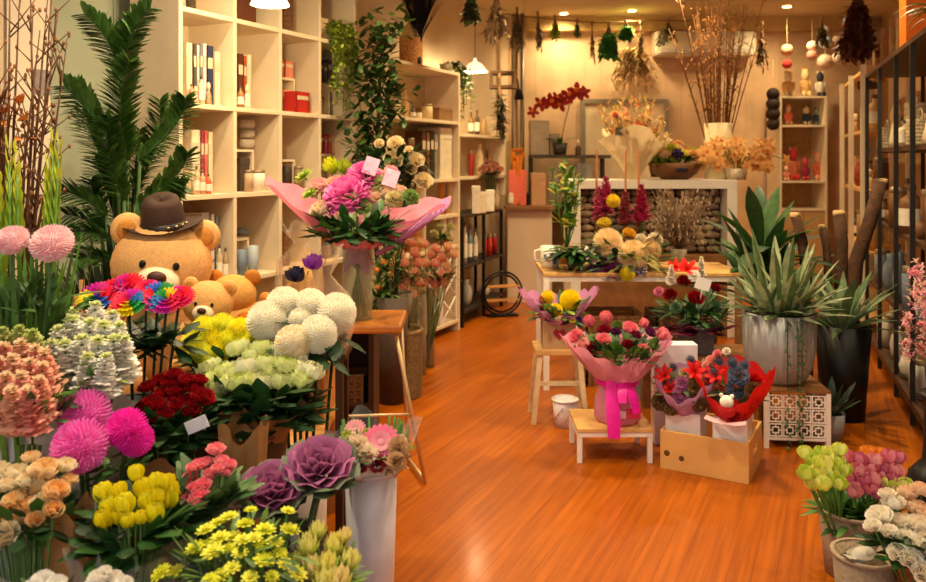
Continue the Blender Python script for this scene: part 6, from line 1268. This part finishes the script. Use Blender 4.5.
B = bk(132, 1.95, Z1, .1, .28, '5f6a66', 'dark grey bucket of the yellow tulips')
yt = [('f8ea1c', 'faf048'), ('f6e214', 'faec38')]
pts = [(103, 492, 1.1), (120, 489, .9), (136, 472, 1), (104, 518, 1.1), (125, 503, 1.2), (143, 487, 1.1), (156, 480, .9), (168, 481, .9), (155, 512, 1.1), (170, 497, 1.1), (128, 520, .9), (118, 516, .9), (146, 500, 1), (141, 517, .8), (108, 505, 1), (160, 494, 1), (152, 498, .9), (172, 488, .8)]
t = bunch('yellow_rose_bunch', 'bunch of bright yellow cupped roses wrapped in clear film in the front row', 'roses', pts, 2.0, 'bud', yt, .033, B, part='bloom', nleaf=60, LL=.14, LW=.06, foc=.4)
sleeve(t, .18, .48, .07, .14, cello, 'clear_sleeve')
B = bk(208, 2.05, Z1 if 2.05 < 2.06 else Z2, .08, .28, '4f5a58', 'small dark bucket of the coral roses') if 0 else bk(208, 2.18, Z2, .085, .26, '4f5a58', 'small dark bucket of the coral roses')
pk_ = [('f88e98', 'faa4aa'), ('f48090', 'f89aa6')]
pts = [(216, 447, 1), (229, 463, .9), (222, 459, .8), (199, 463, .9), (211, 472, .9), (190, 475, .9), (184, 486, .9), (203, 483, .9), (183, 497, .9), (200, 497, 1.2), (218, 467, .8), (194, 487, .8), (207, 460, .8), (226, 470, .7), (192, 466, .7)]
t = bunch('coral_rose_bunch', 'bunch of coral pink roses standing right of the yellow bunch', 'roses', pts, 2.15, 'rose', pk_, .030, B, part='rose', nleaf=60, LL=.13, LW=.06, leafc=('5c7a4a', '3f5f3a'), foc=.3)
sleeve(t, .16, .38, .06, .1, cello, 'clear_sleeve')
# small yellow flowers
B = bk(250, 1.78, Z1, .1, .26, '3f4a3c', 'dark green bucket of the small yellow flowers')
pts = [(251, 510), (288, 511), (218, 523), (229, 517), (205, 547), (213, 552), (228, 549), (233, 537), (245, 524), (254, 538), (262, 545), (275, 542), (264, 560), (285, 564), (290, 530), (175, 572), (161, 573), (240, 553), (222, 575), (250, 578), (272, 577), (206, 530), (195, 548), (232, 568), (210, 580), (298, 574), (280, 553), (243, 540), (265, 530), (220, 538)]
pts = [(x, y, ru(.75, 1.15)) for x, y in pts]
bunch('yellow_spray_bunch', 'loose bunch of many small yellow starry flowers at the bottom of the picture', 'flowers', pts, 1.9, 'small', [('eef044', 'd4d030'), ('f6f45c', 'dcd838')], .026, B, nleaf=130, LL=.07, LW=.018, leafc=('5f7e30', '3f5f26'), foc=.35)
B = bk(322, 1.86, Z1, .075, .24, '3a3a34', 'black bucket of the pale yellow leucadendrons')
bunch('leucadendron_bunch', 'pale yellow leucadendrons with pointed petals at the bottom centre', 'flowers', [(308, 545, 1), (335, 545, 1.05), (312, 568, 1.1), (350, 560, 1), (328, 563, .9), (340, 578, 1), (318, 530, .8), (300, 560, .8), (345, 535, .7), (325, 582, 1)], 1.95, 'leuca', [('ece690', 'c8d058'), ('f0e680', 'b8c850'), ('f0e09c', 'd0c860')], .038, B, part='bloom', nleaf=50, LL=.09, LW=.02, leafc=('6a8a34', '4f6f2a'), foc=.5)
B = bk(106, 1.68, Z1, .06, .28, '66706c', 'narrow bucket of the white roses at the bottom edge')
t = bunch('white_rose_bunch', 'white roses in clear film at the bottom edge beneath the yellow bunch', 'roses', [(98, 576, 1), (112, 577, 1), (124, 582, .8), (90, 586, .9), (106, 590, 1), (104, 570, .7)], 1.72, 'rose', [('f2ece0', 'f6f2ea')], .027, B, part='rose', nleaf=16, LL=.06, LW=.03)
B = bk(48, 1.66, Z1, .06, .28, '727c78', 'narrow bucket of the white blooms at the bottom left')
t = bunch('white_bloom_bunch', 'white blooms in clear film at the bottom left beneath the cream roses', 'roses', [(42, 578, 1), (56, 582, 1), (30, 586, .9), (48, 590, 1)], 1.7, 'rose', [('f0ece6', 'f6f2ec')], .027, B, part='rose', nleaf=16, LL=.06, LW=.03)
# kale
B = bk(290, 2.28, Z2, .1, .25, '44403c', 'dark bucket of the two purple kales')
for (px, py, Y, s, lb) in [(272, 482, 2.25, .084, 'purple ornamental kale head, lower and left of the two'), (320, 459, 2.3, .092, 'purple ornamental kale head, higher and right of the two')]:
    base = Vector(B) + Vector(((px - 296) * .0009, 0, 0)); w = P(px, py, Y) - base; t = thing('ornamental_kale', lb, 'ornamental kale', base)
    inst(head('kale', 'b8709c', '7c8a70', v=px), 'kale_head', t, w, sc=s, q=aim((w.x * .6, -.4, .9)))
    b = MB(); b.tube([(0, 0, 0), tuple(w * .6), tuple(w - Vector((0, -.03, .06)))], .011, 8); leaves(b, w - Vector((0, 0, .08)), 9, .03, .1, .07, 0, 40, -30, 0, .3, 1); b.build('stem', leafm('5a7050'), t)
# mid row: pink balls, red roses
B = bk(95, 2.3, Z2, .095, .32, '5c5f5c', 'grey bucket of the three pink pompoms')
for (px, py, s, c1, c2, lb) in [(85, 415, .072, 'fa8ad6', 'f474cc', 'upper pale magenta pompom chrysanthemum'), (80, 446, .072, 'fa84d2', 'f268c4', 'lower magenta pompom chrysanthemum, overlapping the upper one'), (127, 428, .055, 'fa3cc4', 'f030b8', 'vivid magenta pompom chrysanthemum leaning right')]:
    base = Vector(B) + Vector(((px - 95) * .001, 0, 0)); w = P(px, py, 2.2 - (py - 430) * .004) - base; t = thing('pompom_chrysanthemum', lb, 'chrysanthemum', base)
    inst(head('mum', c1, c2), 'bloom', t, w, sc=(s * .98, s * .98, s * .98), q=aim((w.x * .3, -.8, .6)))
    if px == 127: inst(head('mum', c1, c2), 'bloom', t, w + Vector((.025, 0, -.03)), sc=s * .85, q=aim((.6, -.8, .2)))
    b = MB(); b.tube([(0, 0, 0), tuple(w * .7), tuple(w)], .006, 7); leaves(b, w * .8, 8, .03, .09, .04, -10, 50, -30, 0, 1); b.build('stem', leafm(G1), t)
B = bk(180, 2.42, Z2, .105, .33, '6f5138', 'brown bucket of the dark red roses')
pts = [(150, 400, 1), (146, 385, .9), (160, 378, 1), (174, 372, .9), (187, 378, .9), (195, 386, .9), (161, 392, .9), (176, 388, 1), (204, 395, 1.15), (186, 399, .9), (150, 414, .9), (164, 414, 1.1), (178, 404, 1), (191, 408, .9), (158, 403, .8), (170, 381, .9), (200, 378, .8), (142, 405, .8), (175, 396, .8)]
t = bunch('red_rose_bunch', 'bunch of dark red roses left of the pale green roses', 'roses', pts, 2.45, 'rose', [('8e0c14', 'a41419'), ('780a12', '941018')], .037, B, part='rose', nleaf=150, LL=.12, LW=.055, leafc=(G3, '3c5a30'), foc=.3, low=1.0)
sleeve(t, .22, .42, .08, .13, kraft, 'paper_sleeve')
w = P(196, 425, 2.3) - t.location; b = MB(); b.box(-.03, .035, -.002, .002, -.018, .018, M=Matrix.Translation(w) @ Matrix.Rotation(-.4, 4, 'Y')); b.tube([w + Vector((0, .004, 0)), w + Vector((0, .08, -.04))], .0025, 4); b.build('price_card', mat('d8d8dc', .6, var=.05), t)
# green roses
B = bk(255, 2.68, Z3, .11, .28, '6a4a2c', 'brown bucket of the pale green roses')
gr = [('e4ea94', 'eaeeac'), ('d8e480', 'e6ec9c'), ('ecebb8', 'f2f0cc')]
pts = [(238, 347, .9), (261, 347, .9), (281, 350, .9), (209, 367, 1), (223, 370, .9), (247, 365, 1), (267, 362, 1), (286, 364, 1), (303, 368, .9), (222, 384, 1.05), (241, 381, 1), (262, 381, 1), (282, 379, 1), (301, 377, 1), (314, 370, .8), (232, 372, .8), (207, 378, .8), (298, 356, .8), (252, 354, .7), (275, 370, .8)]
t = bunch('green_rose_bunch', 'wide bunch of pale green-white roses in front of the yellow chrysanthemums', 'roses', pts, 2.68, 'ranun', gr, .047, B, part='rose', nleaf=190, LL=.13, LW=.06, leafc=(G3, '24421f'), foc=.35, low=1.0)
sleeve(t, .2, .36, .09, .17, kraft, 'paper_sleeve')
# yellow chrysanthemums
B = bk(228, 2.99 if 0 else 2.82, Z3, .08, .3, '7a6040', 'tan bucket of the yellow chrysanthemums')
pts = [(205, 330, 1), (222, 328, 1.1), (240, 332, 1), (258, 337, .9), (195, 343, 1), (212, 343, 1.1), (230, 343, 1), (200, 356, .9), (218, 352, .9), (246, 345, .9), (264, 346, .7), (187, 354, .8)]
bunch('yellow_chrysanthemum_bunch', 'bunch of frilly lemon yellow chrysanthemums behind the pale green roses', 'chrysanthemums', pts, 2.86, 'mum', [('f8ee2c', 'eef04c'), ('f2ec40', 'e2ea54'), ('f8e824', 'f2ea3c')], .05, B, part='bloom', nleaf=60, LL=.1, LW=.04, foc=.3)
# white pompoms
B = bk(300, 2.86, 0, .1, .55, 'c8c2ba', 'tall pale bucket of the white pompom chrysanthemums', taper=.85)
for (px, py, r_, lb) in [(267, 321, 22, 'leftmost white pompom chrysanthemum'), (284, 305, 20, 'white pompom chrysanthemum at the top left'), (310, 306, 19, 'white pompom chrysanthemum at the top middle'), (336, 313, 22, 'rightmost white pompom chrysanthemum'), (318, 334, 21, 'white pompom chrysanthemum at the front right'), (293, 343, 20, 'creamy pompom chrysanthemum lowest of the white ones'), (301, 320, 14, 'small white pompom chrysanthemum in the middle')]:
    base = Vector(B) + Vector(((px - 300) * .0012, ru(-.02, .02), 0)); Y = 2.83 - (py - 320) * .004; w = P(px, py, Y) - base; t = thing('white_pompom', lb, 'chrysanthemum', base)
    inst(head('ball', 'f8f0dc' if py < 340 else 'f4e2bc', 'faf4e4'), 'bloom', t, w, sc=r_ / 800 * Y * .9, q=aim((w.x, -.5, .8)))
    b = MB(); b.tube([(0, 0, 0), tuple(w * .6), tuple(w)], .006, 7); leaves(b, w * .92, 9, .03, .12, .055, -20, 40, -30, 0, 1); b.build('stem', leafm(G3), t)
# rainbow flowers
B = bk(138, 2.72, Z3, .09, .36, '4c4a4e', 'dark bucket of the rainbow dyed flowers')
for i, (px, py, r_, v, lb) in enumerate([(97, 297, 17, 0, 'leftmost rainbow dyed chrysanthemum'), (127, 287, 16, 2, 'topmost rainbow dyed chrysanthemum, mostly red'), (129, 303, 16, 1, 'rainbow dyed chrysanthemum at the front centre'), (158, 297, 17, 0, 'rainbow dyed chrysanthemum right of centre, with red and yellow petals'), (167, 301, 15, 1, 'rainbow dyed chrysanthemum with green and purple petals at the right'), (180, 297, 13, 2, 'rightmost rainbow dyed chrysanthemum, pinkish red'), (112, 291, 14, 2, 'small pink dyed chrysanthemum between the left ones'), (147, 291, 13, 2, 'small crimson dyed chrysanthemum behind the centre')]):
    base = Vector(B) + Vector(((px - 138) * .001, ru(-.02, .02), 0)); Y = 2.66 - (py - 296) * .006; w = P(px, py, Y) - base; t = thing('rainbow_chrysanthemum', lb, 'chrysanthemum', base)
    inst(head('rainbow', 'e8203c', None, v), 'bloom', t, w, sc=r_ / 800 * Y * 1.15, q=aim((w.x * .8, -.55, .75)))
    b = MB(); b.tube([(0, 0, 0), tuple(w * .6), tuple(w)], .005, 6); leaves(b, w * .8, 14, .04, .12, .05, -30, 50, -30, 0, 1.5); b.build('stem', leafm(G3), t)
# white stock
B = bk(85, 2.45, Z2, .1, .36, 'bdb8b4', 'pale grey bucket of the white stocks')
t = thing('white_stock_bunch', 'bunch of white stock spikes with green tips wrapped in white paper', 'stocks', B); o = Vector(B)
for (px, py, s) in [(60, 350, 1), (74, 342, 1.1), (90, 345, 1.1), (104, 348, 1.1), (118, 346, 1), (66, 365, 1), (82, 362, 1.1), (98, 364, 1.1), (113, 362, 1.1), (76, 330, .9), (96, 325, 1), (112, 332, .9), (54, 362, .9), (124, 358, .9), (88, 376, .9), (105, 376, .9)]:
    w = P(px, py, 2.42 - (py - 350) * .004) - o; inst(head('spike', 'f8f4ea', 'd4da94'), 'stock_spike', t, w, sc=(.1 * s, .1 * s, .07 * s), q=aim((w.x * .7, -.1, 1)))
b = MB(); leaves(b, P(88, 375, 2.42) - o, 50, .1, .1, .03, 0, 70, -20, 1, .6, 2)
for i in range(14): a = ru(0, 6.28); b.tube([(.05 * math.cos(a), .05 * math.sin(a), 0), (.07 * math.cos(a), .07 * math.sin(a), .55)], .005, 5)
b.build('foliage', [leafm('6a8a3c'), leafm(G2), leafm('8a9c50')], t)
sleeve(t, .26, .54, .09, .17, wpaper, 'paper_sleeve', wav=.14)
# peach stock
B = bk(16, 2.2, Z2, .105, .36, '57605c', 'grey bucket of the peach stocks at the left edge')
t = thing('peach_stock_bunch', 'bunch of peach pink stocks at the left edge above the cream roses', 'stocks', B); o = Vector(B)
for i, (px, py) in enumerate([(8, 365), (24, 362), (38, 368), (2, 380), (16, 378), (32, 382), (44, 385), (8, 396), (24, 396), (40, 400), (14, 410), (30, 410), (46, 372), (-8, 390), (-6, 370), (-10, 410), (22, 348), (6, 350), (36, 352)]):
    w = P(px, py, 2.2 - (py - 385) * .004) - o; inst(head('spike' if py > 360 else 'spike', ['f2b49c', 'f6c4a4', 'f0a898'][i % 3] if py > 356 else 'c8cc80', 'e8c8a0' if py > 356 else 'a8b860'), 'stock_spike', t, w, sc=(.085, .085, .065), q=aim((w.x * .7, -.25, 1)))
b = MB(); leaves(b, P(20, 405, 2.2) - o, 60, .13, .1, .03, -20, 60, -20, 1, .6, 2)
for i in range(14): a = ru(0, 6.28); b.tube([(.05 * math.cos(a), .05 * math.sin(a), 0), (.07 * math.cos(a), .07 * math.sin(a), .5)], .005, 5)
b.build('foliage', [leafm('6a8a3c'), leafm(G2), leafm(G1)], t)
# gladioli with yellow-green tips, pink carnations
B = bk(30, 2.62, Z3, .12, .34, 'a9a59c', 'pale bucket of the tall green stems')
for i, (px0, px1, y1, w_, lb) in enumerate([(14, 8, 132, 7, 'tall lime tipped gladiolus stem, leftmost'), (24, 16, 138, 7, 'tall lime tipped gladiolus stem second from left'), (46, 54, 124, 8, 'tall lime tipped gladiolus stem, highest at the right'), (52, 60, 128, 7, 'tall lime tipped gladiolus stem, rightmost'), (44, 48, 150, 6, 'tall lime tipped gladiolus stem left of the highest one'), (6, -2, 165, 8, 'shorter lime tipped gladiolus stem at the left edge')]):
    base = Vector(B) + Vector(((px0 - 30) * .0022, ru(-.03, .03), 0)); w = P(px1, y1, 2.6) - base; t = thing('gladiolus_stem', lb, 'gladiolus', base); b = MB()
    b.tube([(0, 0, 0), tuple(w * .6), tuple(w * .92)], [.008, .007, .004], 7)
    for k in range(3): b.petal(w * (.2 + .1 * k), ru(0, 6.28), .35, .03, 84, -14, 5, .2, .15, .6, 0)
    b.build('stem', [leafm('5f8a2a')], t); b = MB()
    for k in range(14):
        f = .68 + .3 * k / 14; p = w * f; b.petal(p, PI * (k % 2) + ru(-.4, .4), .1 - .004 * k, .028 - .001 * k, 80, 6, 4, .35, .2, .5, k > 6)
    b.build('flower_tip', [leafm('9ab830'), leafm('ccd434')], t)
for (px, py, r_, lb) in [(12, 240, 15, 'pale pink fringed carnation at the left edge'), (52, 243, 19, 'large pale pink fringed carnation in front of the green stems')]:
    base = Vector(B) + Vector(((px - 30) * .001, -.05, 0)); w = P(px, py, 2.5) - base; t = thing('pink_carnation', lb, 'carnation', base)
    inst(head('mum', 'f6c4ca', 'f8d4d8'), 'bloom', t, w, sc=(r_ / 800 * 2.5 * 1.08, r_ / 800 * 2.5 * 1.08, r_ / 800 * 2.5 * .8), q=aim((w.x * .3, -.7, .8)))
    b = MB(); b.tube([(0, 0, 0), tuple(w * .7), tuple(w)], .006, 7); leaves(b, w * .75, 14, .04, .16, .04, 20, 80, -30, 0, 2); b.build('stem', leafm('4a6e3a'), t)
b = MB(); b3_ = Vector(B); t = thing('grass_bunch', 'bunch of long green leaves and stems standing among the gladioli', 'greenery', b3_)
for i in range(80): a = ru(0, 6.28); q = ru(0, .09); b.petal((q * math.cos(a), q * math.sin(a), .0), a, ru(.65, .95), .022, ru(78, 90), ru(-8, 4), 6, .2, .2, .6, i % 3)
b.build('blades', [leafm('5f8a34'), leafm('4a7230'), leafm('3c5e2c')], t)
# bare branches with buds at the far left
B = bk(18, 2.9 if 0 else 2.8, Z3, .07, .4, '5a5148', 'brown bucket of the tall bare branches')
bs_ = Vector(B)
for i, (px, py) in enumerate([(52, -20), (30, -30), (10, -30), (-15, -20), (58, 12), (67, 42), (40, 30), (20, -10), (-2, 10), (48, -5)]):
    base = bs_ + Vector((ru(-.03, .03), ru(-.03, .03), 0)); w = P(px, py, 2.8 + ru(-.15, .15)) - base; t = thing('bare_branch', ['tall bare brown branch with small buds among the others', ''][0], 'branch', base, 0, 'tall bare branches at the left edge'); b = MB()
    m1 = w * .45 + Vector((ru(-.02, .02), 0, 0)); m1.x *= .5; q = [Vector((0, 0, 0)), m1, m1.lerp(w, .5) + Vector((ru(-.03, .03), 0, 0)), w]; b.tube(q, [.009, .0075, .005, .002], 6)
    for k in range(16):
        f = ru(.9, 2.95); j = min(2, int(f)); p = q[j].lerp(q[j + 1], f - j); e = Vector((ru(-.1, .1), ru(-.06, .06), ru(.04, .16))); b.tube([p, p + e], [.003, .0015], 4); b.ell(p + e, .006, .006, .009, 6, 4, 1)
    b.build('twig', [mat('5a3418', .7, var=.25), mat('8c5a34', .7)], t)
    if i in (2, 3, 7):
        b = MB(); [b.petal(q[2] + Vector((ru(-.05, .05), 0, ru(-.08, .08))), ru(0, 6), .06, .03, ru(-40, 60), 0, 3, .2, .3, .5) for k in range(8)]; b.build('orange_leaves', leafm('c8742c'), t)
# white bucket with mixed bouquet
x = P(371, 0, 2.5).x; BW = bucket('tall white plastic bucket holding the mixed bouquet', x, 2.5, 0, .082, .64, 'd8d4dc', name='white_bucket', taper=.78, rough=.3)
base = Vector((x, 2.5, .3)); t = thing('mixed_bouquet', 'mixed bouquet with pink gerbera and cream blooms in clear film in the white bucket', 'bouquet', base); o = base
sleeve(t, .22, .385, .04, .1, mat('d8cad4', .5, var=.05, trans=.4), 'tissue_sleeve', wav=.1)
sleeve(t, .3, .45, .07, .14, cello, 'clear_sleeve', wav=.14, tipz=.04)
b = MB(); leaves(b, P(375, 455, 2.45) - o, 90, .1, .05, .018, -10, 70, -20, 1, .6, 3)
for i in range(14): a = ru(0, 6.28); b.tube([(.03 * math.cos(a), .03 * math.sin(a), 0), (.1 * math.cos(a), .07 * math.sin(a), .48)], .004, 5)
for i in range(60): p = P(ru(392, 408), ru(435, 470), 2.45) - o; b.ell(p, .005, .005, .005, 6, 4, 4)
b.build('foliage', [leafm(G2), leafm(G2), leafm('6a7a3a'), leafm('8a5a40'), mat('d8b888', .8)], t)
for (k, c1, c2, px, py, s) in [('daisy', 'e87898', 'f0a0b0', 381, 447, .052), ('cluster', 'f0dcc0', 'e8d0b0', 358, 452, .035), ('cluster', 'f0e0c8', 'e8d4b4', 368, 460, .03), ('rose', '8a2838', 'a03848', 358, 469, .028), ('rose', '9a3040', 'b04050', 377, 467, .028), ('cluster', 'f0e0c0', 'e8d4b4', 347, 460, .028), ('daisy', 'e8a0a0', 'f0b8b8', 355, 434, .03), ('small', '9aa83c', 'a8b048', 347, 441, .022), ('small', '9aa83c', 'a8b048', 368, 438, .02), ('cluster', '7a4a70', '8a5a80', 343, 455, .028), ('cluster', 'd8b080', 'c8a070', 398, 452, .03), ('cluster', 'd8b080', 'c8a070', 396, 465, .025), ('rose', 'f0d4bc', 'f4e0cc', 350, 446, .026)]:
    w = P(px, py - 4, 2.41 - (py - 452) * .003) - o; inst(head(k, c1, c2), 'gerbera' if px == 381 else 'bloom', t, w, sc=s * 1.15, q=aim((w.x, -.75, .65)))
# kraft sleeves standing between the buckets
for (px, Y, z, r, h, lb) in [(70, 2.02, Z1, .06, .55, 'brown kraft paper roll standing between the cream roses and the yellow bunch'), (243, 2.45, Z2, .07, .5, 'brown kraft paper wrapping standing behind the left purple kale')]:
    t = thing('kraft_paper_wrap', lb, 'wrapping paper', (P(px, 0, Y).x, Y, z)); sleeve(t, 0, h, r * .7, r, kraft, 'paper', wav=.1)

# ================================================================ CAMERA AND WORLD
cam = bpy.data.cameras.new('camera'); co = bpy.data.objects.new('camera', cam); COL.objects.link(co)
co.location = (0, 0, EYE); co.rotation_euler = (PI / 2, 0, 0); cam.sensor_width = 36; cam.lens = FOC / 926 * 36; cam.shift_y = -(291 - 160) / 926
cam.clip_start = .05; cam.dof.use_dof = True; cam.dof.focus_distance = 3.3; cam.dof.aperture_fstop = 3.2; bpy.context.scene.camera = co
w = bpy.data.worlds.new('daylight'); bpy.context.scene.world = w; w.use_nodes = True
bg = w.node_tree.nodes['Background']; bg.inputs['Color'].default_value = (1, .95, .88, 1); bg.inputs['Strength'].default_value = 1.0
vs = bpy.context.scene.view_settings; vs.view_transform = 'Standard'; vs.look = 'None'; vs.gamma = 1; vs.exposure = .2; vs.use_curve_mapping = False
